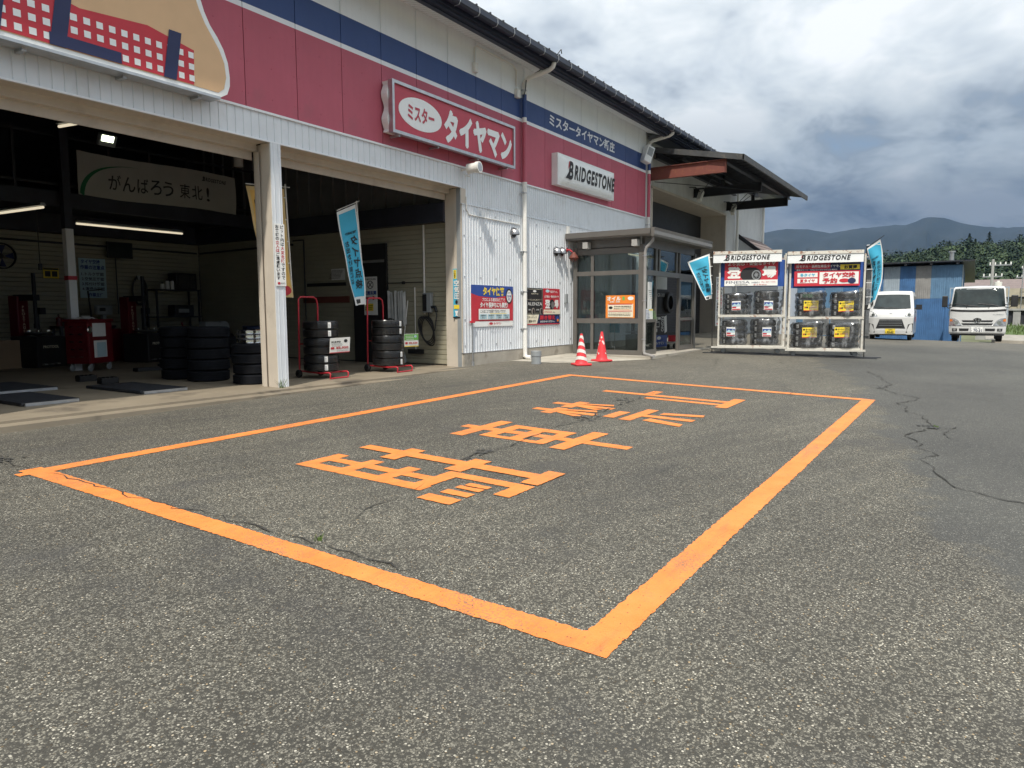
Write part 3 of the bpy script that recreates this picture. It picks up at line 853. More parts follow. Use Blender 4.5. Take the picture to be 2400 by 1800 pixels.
# second hall beyond the red front: grey upper wall, tall bay with recessed shutter
mb = MB()
F2 = lambda a, b, t=0: Vector((a, 0.06 - t, b))
def corr2(x0, x1, z0, z1, m_=None):
    corr(mb, x1 - x0, z1 - z0, lambda a, b, t: (x0 + a, 0.06 - t, z0 + b), 0.11, 0.02, 0.012, 0.01)
corr2(14.87, 15.47, 0.25, 6.8); corr2(15.47, 23.6, 5.18, 6.8); corr2(23.6, 29.7, 0.0, 6.8)
mb.build('hall_cladding', mat('pale_hall_steel', (0.66, 0.67, 0.67), 0.45, var=0.05, streak=0.22), B, recalc=False)
mb = MB(); mb.box(15.05, 30, -0.55, 0.02, 6.60, 6.72); mb.build('hall_soffit', mat('grey_soffit', (0.20, 0.21, 0.23), 0.6, var=0.08), B)
mb = MB(); mb.box(15.44, 15.52, 0.02, 1.1, -0.1, 5.2); mb.box(23.55, 23.68, 0.02, 1.1, -0.2, 5.2); mb.box(15.44, 23.68, 0.02, 1.1, 5.16, 5.24)
mb.build('bay_frame', M_BEIGE, B)
mb = MB(); siding(mb, 8.1, 3.95, plane((15.5, 1.06, 0.05), FR, FU), 0.10)
mb.build('roller_shutter', mat('dark_shutter', (0.045, 0.045, 0.05), 0.5, var=0.1), B, recalc=False)
mb = MB(); mb.box(15.5, 23.6, 1.09, 1.12, 0, 5.2); mb.box(17.2, 17.28, 0.95, 1.03, 0, 5.1); mb.build('bay_back', M_DARK, B)
mb = MB(); mb.box(23.9, 28.7, -0.02, 0.03, -0.3, 0.2); mb.build('hall_plinth', M_CONC, B)
# personnel door beyond the bay
mb = MB(); mb.box(25.2, 26.6, -0.01, 0.08, -0.05, 2.2); dr = mb.build('door', mat('brown_door', (0.10, 0.085, 0.075), 0.5), B)
m = MB(); m.box(25.3, 25.36, -0.05, -0.01, 0.95, 1.1); m.build('handle', M_STEEL, dr)

# downpipes in the band colours
def downpipe(x, ztop, elbow_out, foot=True):
    m = MB(); r = 0.052; y = -0.085
    for z0, z1, k in ((g(x, -0.1) + 0.06, 4.12, 0), (4.12, 5.50, 1), (5.50, 5.61, 0), (5.61, 6.12, 2), (6.12, ztop, 0)):
        m.cyl((x, y, z0), (x, y, z1), r, n=14, mi=k)
    pts = [(x, y, ztop - 0.01), (x, y - 0.03, ztop + 0.06), (x, y - 0.12, ztop + 0.11), (x + 0.02, elbow_out + 0.12, ztop + 0.20), (x + 0.02, elbow_out + 0.03, ztop + 0.25), (x + 0.02, elbow_out, ztop + 0.33), (x + 0.02, elbow_out, 6.73)]
    m.tube(pts, r, 14)
    if foot: m.tube([(x, y, g(x, -0.1) + 0.16), (x, y - 0.01, g(x, -0.1) + 0.08), (x, y - 0.07, g(x, -0.1) + 0.055), (x + 0.01, y - 0.16, g(x, -0.1) + 0.05)], r * 1.03, 14)
    for z in (4.12, 5.5, 6.12, 6.3, ztop - 0.02): m.cyl((x, y, z), (x, y, z + 0.035), r * 1.12, n=14, mi=0)
    o = m.build('downpipe', [M_PVC, M_RED, M_BLUE], B, smooth=40)
    m = MB()
    for z in (0.75, 1.62, 2.55, 3.9, 6.2):
        m.cyl((x, y, z), (x, y, z + 0.018), r * 1.15, n=14); m.box(x - 0.075, x - 0.05, -0.1, -0.01, z - 0.005, z + 0.022); m.box(x - 0.1, x - 0.04, -0.10, -0.08, z - 0.004, z + 0.022)
    m.build('pipe_clip', M_STEEL, o)
    return o
downpipe(7.48, 6.36, -0.86)
downpipe(14.92, 6.40, -0.86, False)
mb = MB(); mb.tube([(7.52, -0.15, 6.5), (7.44, -0.16, 6.42), (7.42, -0.15, 6.2), (7.42, -0.1, 6.05)], 0.012, 6); mb.tube([(7.52, -0.15, 6.5), (7.6, -0.4, 6.62), (7.52, -0.93, 6.86), (7.6, -0.98, 6.98), (7.68, -0.95, 6.92)], 0.012, 6)
mb.build('cable', M_BLACK, B)
# conduit under the soffit and its boxes
mb = MB(); mb.tube([(5.62, -0.03, 6.3), (5.62, -0.03, 6.62), (5.70, -0.03, 6.68), (7.1, -0.03, 6.68), (7.22, -0.03, 6.6), (7.22, -0.03, 6.25)], 0.016, 6); mb.build('conduit', M_PVC, B)
for x, z, w in ((5.56, 6.12, 0.12), (7.18, 6.0, 0.14)):
    m = MB(); m.cbox(x, x + w, -0.09, -0.0, z, z + 0.2, 0.012); m.build('junction_box', M_PVC, B)
mb = MB(); mb.tube([(5.28, -0.03, 3.55), (5.28, -0.03, 3.3), (5.36, -0.03, 3.2), (5.6, -0.03, 3.19), (7.35, -0.03, 3.18)], 0.012, 6); mb.build('conduit', M_PVC, B)
mb = MB(); mb.tube([(9.70, -0.04, 3.28), (9.72, -0.05, 3.1), (9.70, -0.05, 2.9)], 0.02, 6); mb.box(9.60, 9.70, -0.08, -0.01, 3.1, 3.36); mb.build('conduit_box', M_PVC, B)
mb = MB(); mb.cbox(9.50, 9.62, -0.08, -0.02, 1.38, 1.62, 0.01); mb.build('switch_box', M_GPVC, B)
mb = MB(); mb.tube([(5.41, -0.06, -0.05), (5.41, -0.06, 0.95)], 0.014, 6); mb.cyl((5.41, -0.06, -0.05), (5.41, -0.06, 0.10), 0.032, n=10); mb.build('standpipe', M_STEEL, B)
mb = MB(); mb.box(5.36, 5.46, -0.10, -0.03, 0.93, 0.97); mb.build('standpipe_valve', M_INKR, B)
# lettering painted on the blue band
mb = MB(); mb.text('ミスタータイヤマン新庄', (8.76, 5.72, 12.51, 6.01), lambda a, b: (a, -0.004, b), 0, 0.032)
mb.build('lettering', M_WSTRIPE, B, recalc=False)

# ------------------------------------------------------------------ workshop interior (children of the building)
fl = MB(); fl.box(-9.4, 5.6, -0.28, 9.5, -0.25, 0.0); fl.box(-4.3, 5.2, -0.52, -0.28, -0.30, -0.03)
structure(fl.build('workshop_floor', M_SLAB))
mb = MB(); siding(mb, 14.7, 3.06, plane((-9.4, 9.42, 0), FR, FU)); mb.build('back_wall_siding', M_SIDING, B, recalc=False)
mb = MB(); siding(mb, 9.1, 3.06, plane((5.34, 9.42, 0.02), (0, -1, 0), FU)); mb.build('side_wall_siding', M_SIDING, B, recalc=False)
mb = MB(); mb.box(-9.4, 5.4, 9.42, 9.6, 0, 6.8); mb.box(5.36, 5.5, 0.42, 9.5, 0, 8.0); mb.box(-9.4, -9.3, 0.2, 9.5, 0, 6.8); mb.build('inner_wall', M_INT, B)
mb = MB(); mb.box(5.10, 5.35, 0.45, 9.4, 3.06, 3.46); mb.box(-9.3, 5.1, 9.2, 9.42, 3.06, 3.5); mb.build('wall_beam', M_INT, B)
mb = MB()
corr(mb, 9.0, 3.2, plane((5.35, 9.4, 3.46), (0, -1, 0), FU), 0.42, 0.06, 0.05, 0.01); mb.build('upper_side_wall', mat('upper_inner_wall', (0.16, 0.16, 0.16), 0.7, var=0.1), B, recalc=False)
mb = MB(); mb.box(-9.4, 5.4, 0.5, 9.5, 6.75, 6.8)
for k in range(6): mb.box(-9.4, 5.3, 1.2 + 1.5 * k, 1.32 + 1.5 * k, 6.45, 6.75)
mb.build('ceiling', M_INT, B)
# loft behind the bays
mb = MB(); mb.box(-9.3, 5.1, 6.5, 6.65, 3.30, 3.6); mb.box(-9.3, 5.1, 6.65, 9.2, 3.50, 3.6); mb.build('loft_deck', M_INT, B)
mb = MB()
for x in [-8.5 + 0.9 * k for k in range(16)]: mb.box(x, x + 0.05, 6.52, 6.56, 3.6, 4.75)
for z in (3.72, 4.68): mb.box(-9.2, 5.1, 6.53, 6.57, z, z + 0.05)
mb.build('loft_railing', M_DARK, B)
mb = MB(); mb.box(0.37, 0.52, 6.3, 6.45, 2.86, 6.7); mb.build('steel_pillar_upper', M_INT, B)
mb = MB(); mb.box(0.37, 0.52, 6.3, 6.45, 0.0, 2.86, 0); mb.box(0.36, 0.53, 6.29, 6.46, 1.84, 1.92, 1); mb.build('steel_pillar', [M_SIGNW, M_INKR], B)
mb = MB(); mb.box(5.26, 5.335, 2.25, 3.30, 0.0, 2.72); dd = mb.build('inner_door', M_BLACK, B)
m = MB(); m.box(5.25, 5.26, 2.3, 3.25, 2.3, 2.36); m.build('door_closer', M_STEEL, dd)
mb = MB(); mb.box(5.30, 5.33, 3.5, 5.1, 1.40, 1.55); mb.build('wall_rail', mat('dark_red_rail', (0.17, 0.05, 0.035), 0.6), B)
mb = MB(); mb.box(5.30, 5.33, 3.6, 4.95, 1.80, 1.88); mb.build('wall_rail', M_BLACK, B)
mb = MB(); mb.tube([(5.29, 1.15, 3.05), (5.29, 1.15, 1.12)], 0.022, 8); mb.build('wall_conduit', M_PVC, B)
mb = MB(); mb.tube([(5.28, 5.0, 2.95), (5.28, 5.0, 0.9)], 0.018, 6); mb.tube([(5.28, 5.0, 2.95), (5.28, 5.4, 2.95)], 0.018, 6); mb.build('wall_conduit', M_DARK, B)
# ------------------------------------------------------------------ printing helpers
def logo(m, rect, fn, k_black, k_red, k_white=None):
    a0, b0, a1, b1 = rect
    W, H = a1 - a0, b1 - b0
    m.text('B', (a0 + 0.052 * W, b0, a0 + 0.128 * W, b1), fn, k_black, 0.05, 0.16)
    m.poly([fn(a0, b0), fn(a0 + 0.05 * W, b0), fn(a0 + 0.092 * W, b0 + 0.62 * H)], k_black)
    m.poly([fn(a0 + 0.045 * W, b0 + 0.52 * H), fn(a0 + 0.062 * W, b1), fn(a0 + 0.100 * W, b1)], k_red)
    m.text('RIDGESTONE', (a0 + 0.160 * W, b0 + 0.06 * H, a1 - 0.03 * W, b1 - 0.10 * H), fn, k_black, 0.05, 0.18, False, 1.2)
def printed(m, layers, fn, w, h):
    """layers of flat print, each 1.2 mm proud of the one below; coordinates are fractions of the board"""
    for q, L in enumerate(layers):
        t = 0.003 + 0.0012 * q
        f = lambda a, b, t=t: fn(a * w, b * h, t)
        kind = L[0]
        if kind == 'r': m.poly([f(L[1], L[2]), f(L[3], L[2]), f(L[3], L[4]), f(L[1], L[4])], L[5])
        elif kind == 'e': m.poly([f(L[1] + L[3] * math.cos(2 * PI * k / 28), L[2] + L[4] * math.sin(2 * PI * k / 28)) for k in range(28)], L[5])
        elif kind == 'p': m.poly([f(*p) for p in L[1]], L[2])
        elif kind == 't': m.text(L[1], L[2:6], f, L[6], L[7] if len(L) > 7 else 0.015)
        elif kind == 'v': m.vtext(L[1], L[2:6], f, L[6], L[7] if len(L) > 7 else 0.015)
        elif kind == 'logo': logo(m, L[1:5], f, L[5], L[6])
INK = [M_PAPER, M_INKK, M_INKR, M_INKB, M_INKC, M_INKY, M_INKO, M_INKG, M_INKT, M_CREAM, M_PALEB, M_INKN, M_STEEL]
W_, K_, R_, BL_, C_, Y_, O_, G_, T_, CR_, PB_, N_, ST_ = range(13)
def board(name, label, cat, o, r, u, w, h, layers, thick=0.006, back=W_, group=None, mats=None):
    fn = plane(o, r, u)
    t = thing(name, label, cat, o, 0, group)
    m = MB()
    ff = lambda a, b, q: Vector(fn(a, b, q)) - Vector(o)
    m.prism([(0, 0), (w, 0), (w, h), (0, h)], ff, -thick, 0.0016)
    m.build('sheet', (mats or INK)[back], t)
    m = MB(); printed(m, layers, ff, w, h)
    m.build('print', mats or INK, t, recalc=False)
    return t
def lines(x0, y0, x1, y1, n, k, seed=1, th=0.35):
    """rows of tiny unreadable print as short bars"""
    rnd = random.Random(seed); out = []
    for i in range(n):
        y = y1 - (y1 - y0) * (i + 0.7) / n; x = x0
        while x < x1 - 0.02:
            l = rnd.uniform(0.02, 0.07)
            out.append(('r', x, y, min(x1, x + l), y + (y1 - y0) / n * th, k)); x += l + rnd.uniform(0.008, 0.02)
    return out

# ------------------------------------------------------------------ signs on the front
t = thing('shop_sign', 'red box sign with white oval and large white katakana above the second bay', 'sign', (2.83, 0, 4.33))
def LS(a, b, q=0): return (a, -q, b)
m = MB(); w, h = 3.97, 0.91
for x0, x1, z0, z1 in ((0, w, 0, 0.055), (0, w, h - 0.055, h), (0, 0.055, 0.055, h - 0.055), (w - 0.055, w, 0.055, h - 0.055)):
    m.box(x0, x1, -0.27, -0.17, z0, z1)
m.build('frame', M_STEEL, t)
m = MB(); m.box(0.05, w - 0.05, -0.235, -0.03, 0.05, h - 0.05); m.build('face', M_SIGNR, t)
m = MB(); m.prism([(0.06 + 0.035 * math.cos(k * PI * 2 / 8) if 0 < k < 16 else 0.06, 0.02 + (h - 0.04) * k / 16) for k in range(17)] + [(0.3, h - 0.02), (0.3, 0.02)], lambda a, b, q: (a - 0.06, -q, b), 0.03, 0.17); m.build('rear_case', M_SIGNW, t)
m = MB(); m.prism([(0.80 + 0.61 * math.cos(2 * PI * k / 40), 0.46 + 0.285 * math.sin(2 * PI * k / 40)) for k in range(40)], LS, 0.235, 0.24); m.build('oval', M_SIGNW, t)
m = MB(); m.text('ミスター', (0.43, 0.32, 1.18, 0.60), lambda a, b: LS(a, b, 0.243), 0, 0.035); m.build('small_lettering', M_SIGNR, t, recalc=False)
m = MB(); m.text('タイヤマン', (1.50, 0.14, 3.85, 0.73), lambda a, b: LS(a, b, 0.24), 0, 0.066); m.build('large_lettering', M_SIGNW, t, recalc=False)
m = MB()
m.box(0, 0.04, -0.22, 0, -0.035, 0.0)
b0 = m.build('bracket', M_STEEL, t, loc=(0.2, 0, 0))
for x in (1.3, 2.6, 3.7): share(b0, t, (x, 0, 0))

t = thing('brand_sign', 'white pillow-shaped light box with black tyre maker lettering on the red wall', 'sign', (8.88, 0, 4.31))
w, h = 3.26, 0.77
m = MB(); m.box(0, w, -0.17, -0.0, 0.0, h); m.build('case', M_SIGNW, t)
m = MB()
def pil(u, v):
    d = 0.075 * (1 - abs(2 * u - 1) ** 14) * (1 - abs(2 * v - 1) ** 5)
    return (0.012 + u * (w - 0.024), -0.172 - d, 0.012 + v * (h - 0.024))
m.grid(40, 14, pil); m.build('face', M_SIGNW, t, smooth=60)
m = MB(); logo(m, (0.27, 0.19, 3.17, 0.62), lambda a, b: (a, -0.253, b), 0, 1)
m.build('lettering', [M_INKK, M_INKR], t, recalc=False)

# large cut-out board over the first bay (plain stand-in, no figure on it)
t = thing('cutout_sign', 'large white-edged cut-out board in tan, navy and red check over the first bay', 'sign', (0, 0, 4.09))
out = [(-7.5, 0.0), (-0.60, 0.0), (-0.50, 0.06), (-0.455, 0.18), (-0.45, 0.30), (-0.47, 0.48), (-0.53, 0.64), (-0.62, 0.78), (-0.72, 0.90), (-0.80, 1.05), (-0.85, 1.2), (-0.90, 1.4), (-0.95, 1.6), (-1.15, 2.0), (-1.6, 2.3), (-2.4, 2.45), (-7.5, 2.45)]
m = MB(); m.prism(out, lambda a, b, q: (a, -q, b), 0.06, 0.27); m.build('edge_case', M_SIGNW, t)
inn = [(-7.45, 0.05), (-0.64, 0.05), (-0.55, 0.12), (-0.51, 0.28), (-0.53, 0.46), (-0.60, 0.62), (-0.70, 0.76), (-0.80, 0.90), (-0.88, 1.06), (-0.93, 1.2), (-0.98, 1.35), (-1.05, 1.6), (-1.25, 1.95), (-1.7, 2.2), (-7.45, 2.35)]
m = MB(); m.poly([(a, -0.274, b) for a, b in inn], 0)
m.poly([(a, -0.277, b) for a, b in ((-7.4, 0.06), (-1.0, 0.06), (-0.98, 0.50), (-1.6, 0.62), (-2.4, 0.55), (-3.1, 0.68), (-7.4, 0.68))], 1)
rnd = random.Random(3)
x = -7.3
while x < -1.05:
    z = 0.10
    while z < 0.60:
        if z < 0.46: m.poly([(x, -0.280, z), (x + 0.075, -0.280, z), (x + 0.075, -0.280, z + 0.075), (x, -0.280, z + 0.075)], 2)
        z += 0.145
    x += 0.145
for a in (-1.42, -2.75, -3.4): m.poly([(a, -0.283, 0.055), (a + 0.17, -0.283, 0.055), (a + 0.27, -0.283, 0.66), (a + 0.10, -0.283, 0.66)], 3)
m.poly([(-2.75, -0.284, 0.06), (-1.95, -0.284, 0.06), (-1.95, -0.284, 0.19), (-2.75, -0.284, 0.19)], 3)
m.build('face', [M_INKT, M_INKR, M_SIGNW, M_INKN], t, recalc=False)
m = MB()
m.box(-7.5, -0.62, -0.29, -0.05, -0.035, -0.002)
for x in (-3.0, -1.9, -0.9): m.box(x, x + 0.05, -0.2, -0.02, -0.07, -0.035)
m.build('support_rail', M_STEEL, t)

# notice on the post between the bays
red = lambda s, a, b: [2 if a <= i < b else 1 for i in range(len(s))]
s1, s2 = 'ピット内は大変危険ですので', 'お客様の立入はご遠慮願います'
def pit_notice(name, label, o, w, h):
    return board(name, label, 'notice', o, FR, FU, w, h, [('v', s1, 0.56, 0.10, 0.93, 0.985, red(s1, 5, 9), 0.03), ('v', s2, 0.08, 0.10, 0.45, 0.985, red(s2, 4, 7), 0.03), ('e', 0.28, 0.045, 0.14, 0.02, R_), ('t', 'タイヤマン', 0.46, 0.03, 0.92, 0.062, K_, 0.02)])
pit_notice('notice_board', 'tall white notice with vertical black and red writing on the post between the bays', (0.385, -0.034, 1.57), 0.192, 0.945)
pit_notice('notice_board', 'tall white notice standing behind the left tyre rack near the tall bay', (22.2, -0.06, 0.55), 0.95, 2.0)
# air pressure sticker on the inner face of the next post
board('air_sign', 'narrow blue and yellow air pressure sticker inside the second bay post', 'sticker', (5.137, 0.232, 1.03), (0, -1, 0), FU, 0.185, 1.035,
      [('r', 0.08, 0.80, 0.46, 0.98, Y_), ('r', 0.54, 0.80, 0.92, 0.98, Y_), ('v', '入れます', 0.12, 0.81, 0.42, 0.97, K_, 0.02), ('v', '計ます', 0.58, 0.82, 0.88, 0.97, K_, 0.02), ('v', '空気圧', 0.10, 0.38, 0.90, 0.78, W_, 0.05), ('r', 0.12, 0.19, 0.88, 0.27, Y_), ('e', 0.5, 0.33, 0.18, 0.04, K_), ('p', [(0.25, 0.15), (0.75, 0.15), (0.6, 0.08), (0.7, 0.05), (0.3, 0.05), (0.4, 0.08)], W_), ('r', 0.0, 0.0, 1.0, 0.03, K_)], 0.002, C_)
# posters on the corrugated wall
PY = -0.034
board('storage_poster', 'wide blue and red tyre storage poster left of the downpipe', 'poster', (5.40, PY, 0.84), FR, FU, 1.635, 0.90,
      [('r', 0.0, 0.13, 1, 1.0, R_), ('p', [(0, 1), (1, 1), (1, 0.80), (0.55, 0.70), (0.16, 0.74), (0, 0.80)], BL_), ('t', 'タイヤ保管', 0.27, 0.76, 0.77, 0.96, Y_, 0.05), ('t', 'プロによる適切な保管で', 0.25, 0.61, 0.79, 0.70, W_, 0.02), ('t', 'タイヤ長持ちにも貢献！', 0.20, 0.46, 0.86, 0.59, W_, 0.04),
       ('e', 0.895, 0.75, 0.082, 0.19, K_), ('e', 0.895, 0.75, 0.062, 0.15, W_), ('t', 'タイヤ', 0.855, 0.80, 0.93, 0.86, K_, 0.02), ('t', '置き場', 0.85, 0.72, 0.94, 0.78, BL_, 0.02), ('t', '不足', 0.865, 0.64, 0.925, 0.70, BL_, 0.02),
       ('r', 0.16, 0.17, 0.90, 0.43, W_), ('t', 'こんなことでお困りではないですか？', 0.20, 0.33, 0.80, 0.41, K_, 0.015), ('r', 0.42, 0.305, 0.82, 0.318, Y_)] +
      [('r', 0.18 + 0.183 * k, 0.19, 0.345 + 0.183 * k, 0.30, PB_) for k in range(4)] + [('t', s_, 0.20 + 0.183 * k, 0.25, 0.325 + 0.183 * k, 0.29, K_, 0.01) for k, s_ in enumerate(('保管場所が', '持ち運びが', '家族が', '交換タイミ'))] + [('t', s_, 0.225 + 0.183 * k, 0.20, 0.30 + 0.183 * k, 0.24, K_, 0.01) for k, s_ in enumerate(('ない', 'つらい', '心配', '心配'))] +
      [('e', 0.43, 0.07, 0.045, 0.030, R_), ('t', 'タイヤマン', 0.49, 0.04, 0.67, 0.10, R_, 0.03)], 0.004, W_)
board('premium_poster', 'dark brown poster with cream lettering right of the downpipe', 'poster', (7.60, PY, 1.097), FR, FU, 0.80, 0.635,
      [('r', 0.05, 0.04, 0.95, 0.96, CR_), ('r', 0.06, 0.05, 0.94, 0.95, K_), ('e', 0.5, 0.88, 0.10, 0.04, W_), ('t', '今すぐ選べる', 0.30, 0.75, 0.70, 0.81, CR_, 0.02), ('t', 'プレミアムタイヤ', 0.22, 0.52, 0.78, 0.58, CR_, 0.01), ('r', 0.06, 0.555, 0.2, 0.56, CR_), ('r', 0.8, 0.555, 0.94, 0.56, CR_), ('t', 'ALENZA', 0.08, 0.34, 0.92, 0.46, W_, 0.0),
       ('e', 0.40, 0.12, 0.10, 0.13, ST_), ('e', 0.42, 0.11, 0.06, 0.10, K_), ('e', 0.86, 0.12, 0.09, 0.13, ST_), ('e', 0.88, 0.11, 0.05, 0.10, K_), ('t', '001', 0.12, 0.15, 0.24, 0.20, W_, 0.01), ('t', 'LX100', 0.56, 0.15, 0.72, 0.20, W_, 0.01)], 0.004, K_)
board('launch_poster', 'small red launch poster beside the dark brown one', 'poster', (8.412, PY, 1.097), FR, FU, 0.83, 0.64,
      [('r', 0.0, 0.18, 1, 1, R_), ('t', '毎日ずっと、', 0.42, 0.83, 0.88, 0.93, W_, 0.02), ('e', 0.25, 0.90, 0.12, 0.06, PB_), ('t', 'より安心・安全なタイヤ', 0.06, 0.64, 0.92, 0.74, W_, 0.03), ('t', '登', 0.10, 0.24, 0.40, 0.56, W_, 0.06), ('t', '場', 0.66, 0.24, 0.90, 0.56, W_, 0.06), ('e', 0.50, 0.38, 0.16, 0.20, K_), ('e', 0.55, 0.36, 0.09, 0.14, ST_), ('r', 0, 0, 1, 0.18, CR_), ('t', 'FINESSA', 0.05, 0.05, 0.50, 0.13, R_, 0.0), ('t', 'HB01', 0.55, 0.05, 0.68, 0.10, K_, 0.0)], 0.004, R_)
board('change_poster', 'navy tyre change strip poster under the dark and red posters', 'poster', (7.60, PY, 0.842), FR, FU, 1.64, 0.25,
      [('r', 0, 0.10, 1, 1, N_), ('p', [(0, 0.10), (0.31, 0.10), (0.37, 1), (0, 1)], CR_), ('t', 'スタッドレス', 0.03, 0.62, 0.30, 0.84, K_, 0.02), ('t', '夏タイヤ', 0.08, 0.24, 0.27, 0.48, K_, 0.03), ('t', '履き替え', 0.39, 0.48, 0.85, 0.90, R_, 0.07), ('t', '履き替え', 0.392, 0.49, 0.848, 0.89, R_, 0.04), ('t', 'おまかせください。', 0.40, 0.20, 0.84, 0.40, W_, 0.02), ('e', 0.92, 0.6, 0.04, 0.25, BL_), ('e', 0.93, 0.40, 0.03, 0.14, O_), ('r', 0, 0, 1, 0.10, R_)], 0.004, N_)

# ------------------------------------------------------------------ fixtures on the wall
def hood(x, z, label):
    t = thing('vent_hood', label, 'vent', (x, -0.02, z), 0, 'steel vent hoods on the white wall')
    m = MB(); n = 12
    def f(u, v):
        a = PI * u; b = PI * 0.5 * v      # quarter dome, open below
        r = 0.115
        return (-math.cos(a) * r * (1 - 0.0 * v), -math.sin(a) * math.cos(b * 0.9) * r * 1.05, math.sin(a) * math.sin(b) * r * 1.0 + (0.04 if v > 0.5 else 0.0) * math.sin(a))
    m.grid(14, 8, lambda u, v: (0.115 * math.cos(PI * (1 - u)) * math.cos((v) * PI / 2 * 0.98) , -0.17 * math.sin(PI * u) * math.cos(v * PI / 2) - 0.0, 0.13 * math.sin(v * PI / 2) - 0.05 * (1 - v)))
    m.build('dome', mat('dark_polished_steel', (0.30, 0.30, 0.31), 0.28, metal=0.9), t, smooth=50)
    m = MB(); m.cyl((0, 0.0, 0), (0, -0.03, 0), 0.12, n=20); m.build('flange', mat('dark_polished_steel', 0), t, smooth=40)
    m = MB(); m.cyl((0, -0.031, -0.01), (0, -0.033, -0.01), 0.095, n=16); m.build('opening', M_BLACK, t)
hood(7.07, 2.97, 'single steel vent hood high on the wall left of the downpipe')
hood(9.05, 2.68, 'left one of the pair of steel vent hoods near the porch')
hood(9.33, 2.69, 'right one of the pair of steel vent hoods near the porch')
t = thing('alarm_lamp', 'weathered red fire alarm lamp on a bracket beside the porch roof', 'alarm lamp', (9.66, 0, 2.6))
m = MB(); m.tube([(0, 0, 0.16), (0, -0.10, 0.16), (0.02, -0.16, 0.10)], 0.02, 8); m.cyl((0, -0.0, 0.16), (0, -0.02, 0.16), 0.06, n=14); m.build('bracket', M_INKR, t)
m = MB(); m.lathe([(0.0, 0.10), (0.03, 0.10), (0.05, 0.06), (0.10, 0.0), (0.12, -0.05), (0.09, -0.09), (0.0, -0.11)], 16, 0, (0.03, -0.2, 0.0)); m.build('lamp_head', M_RUSTBEAM, t, smooth=50)
m = MB()
for k in range(6):
    a = PI * k / 6 * 2; m.tube([(0.03 + 0.125 * math.cos(a), -0.2 + 0.125 * math.sin(a), -0.05), (0.03 + 0.09 * math.cos(a), -0.2 + 0.09 * math.sin(a), -0.12), (0.03, -0.2, -0.14)], 0.006, 5)
m.build('lamp_guard', M_RUSTBEAM, t)
t = thing('flood_light', 'round cream flood light on the wall corner above the white cladding', 'flood light', (5.16, 0, 4.02))
d = Vector((0.12, -0.98, 0.05)).normalized()
c = Vector((0.02, -0.16, 0.06))
m = MB(); m.cyl(c, c + d * 0.24, 0.10, n=20); m.cyl(c + d * 0.20, c + d * 0.28, 0.115, n=20); m.build('body', M_PVC, t, smooth=40)
m = MB(); m.cyl(c + d * 0.27, c + d * 0.283, 0.088, n=20); m.build('lens', M_LAMP, t)
m = MB(); m.tube([(0, 0, 0.05), c], 0.022, 8); m.tube([(0.02, -0.05, -0.04), (0.08, -0.16, -0.09), (0.12, -0.12, -0.02), (0.07, -0.05, -0.08)], 0.008, 6); m.build('bracket', M_PVC, t)
t = thing('speaker', 'white box loudspeaker tilted down at the far corner of the blue band', 'loudspeaker', (14.55, -0.16, 6.02))
m = MB(); m.M = Matrix.Rotation(-0.5, 4, 'Z') @ Matrix.Rotation(0.35, 4, 'Y'); m.cbox(-0.14, 0.14, -0.14, 0.10, -0.26, 0.26, 0.02); m.build('case', M_SIGNW, t)
m = MB(); m.M = Matrix.Rotation(-0.5, 4, 'Z') @ Matrix.Rotation(0.35, 4, 'Y'); m.box(-0.10, 0.10, -0.146, -0.141, -0.05, 0.20); m.build('grille', M_GPVC, t)
m = MB(); m.tube([(0, 0.1, 0), (0.02, 0.16, 0.0)], 0.03, 8); m.build('bracket', M_STEEL, t)

# ------------------------------------------------------------------ cones and pipe stub
def cone(x, y, label, bands, flakes, seed):
    z = g(x, y)
    t = thing('traffic_cone', label, 'traffic cone', (x, y, z), seed, 'cones in front of the porch')
    m = MB(); m.cbox(-0.185, 0.185, -0.185, 0.185, 0.004, 0.05, 0.018); m.build('base', M_CONE, t, smooth=40)
    R = lambda h: 0.145 + (0.030 - 0.145) * h / 0.68
    m = MB(); m.lathe([(0.15, 0.045), (R(0.05), 0.07)] + [(R(0.62 * k / 10 + 0.05), 0.05 + 0.62 * k / 10) for k in range(1, 11)] + [(0.026, 0.70), (0.018, 0.70), (0.018, 0.6)], 24); m.build('cone_body', M_CONE, t, smooth=40)
    rnd = random.Random(seed)
    if bands:   # slanted reflective wrap
        m = MB()
        for k in range(4):
            h0 = 0.09 + 0.155 * k; wd = 0.075
            def f(u, v, h0=h0):
                h = h0 + wd * v + 0.05 * math.cos(2 * PI * u + 0.7); h = max(0.06, min(0.66, h)); a = 2 * PI * u
                return ((R(h) + 0.0035) * math.cos(a), (R(h) + 0.0035) * math.sin(a), h)
            m.grid(24, 2, f)
        m.build('white_band', M_CONEW, t, smooth=40)
    else:
        m = MB()
        for k in range(34):
            hh = rnd.choice((0.18, 0.22, 0.25, 0.42, 0.47, 0.60)) + rnd.uniform(-0.03, 0.03); a0 = rnd.uniform(0, 2 * PI)
            pts = []
            for j in range(7):
                aa = a0 + 0.02 / R(hh) * math.cos(j * 0.9) * rnd.uniform(0.3, 1.6); h = hh + 0.03 * math.sin(j * 0.9) * rnd.uniform(0.3, 1.2)
                pts.append(((R(h) + 0.003) * math.cos(aa), (R(h) + 0.003) * math.sin(aa), h))
            m.poly(pts)
        m.build('worn_band', M_CONEW, t)
cone(7.08, -1.80, 'red traffic cone with slanted white stripes', True, False, 4)
cone(8.24, -1.73, 'red traffic cone with flaked white patches nearest the porch', False, True, 9)
t = thing('pipe_stub', 'short grey plastic pipe stub standing at the foot of the white wall', 'pipe', (6.71, -0.86, g(6.71, -0.86)))
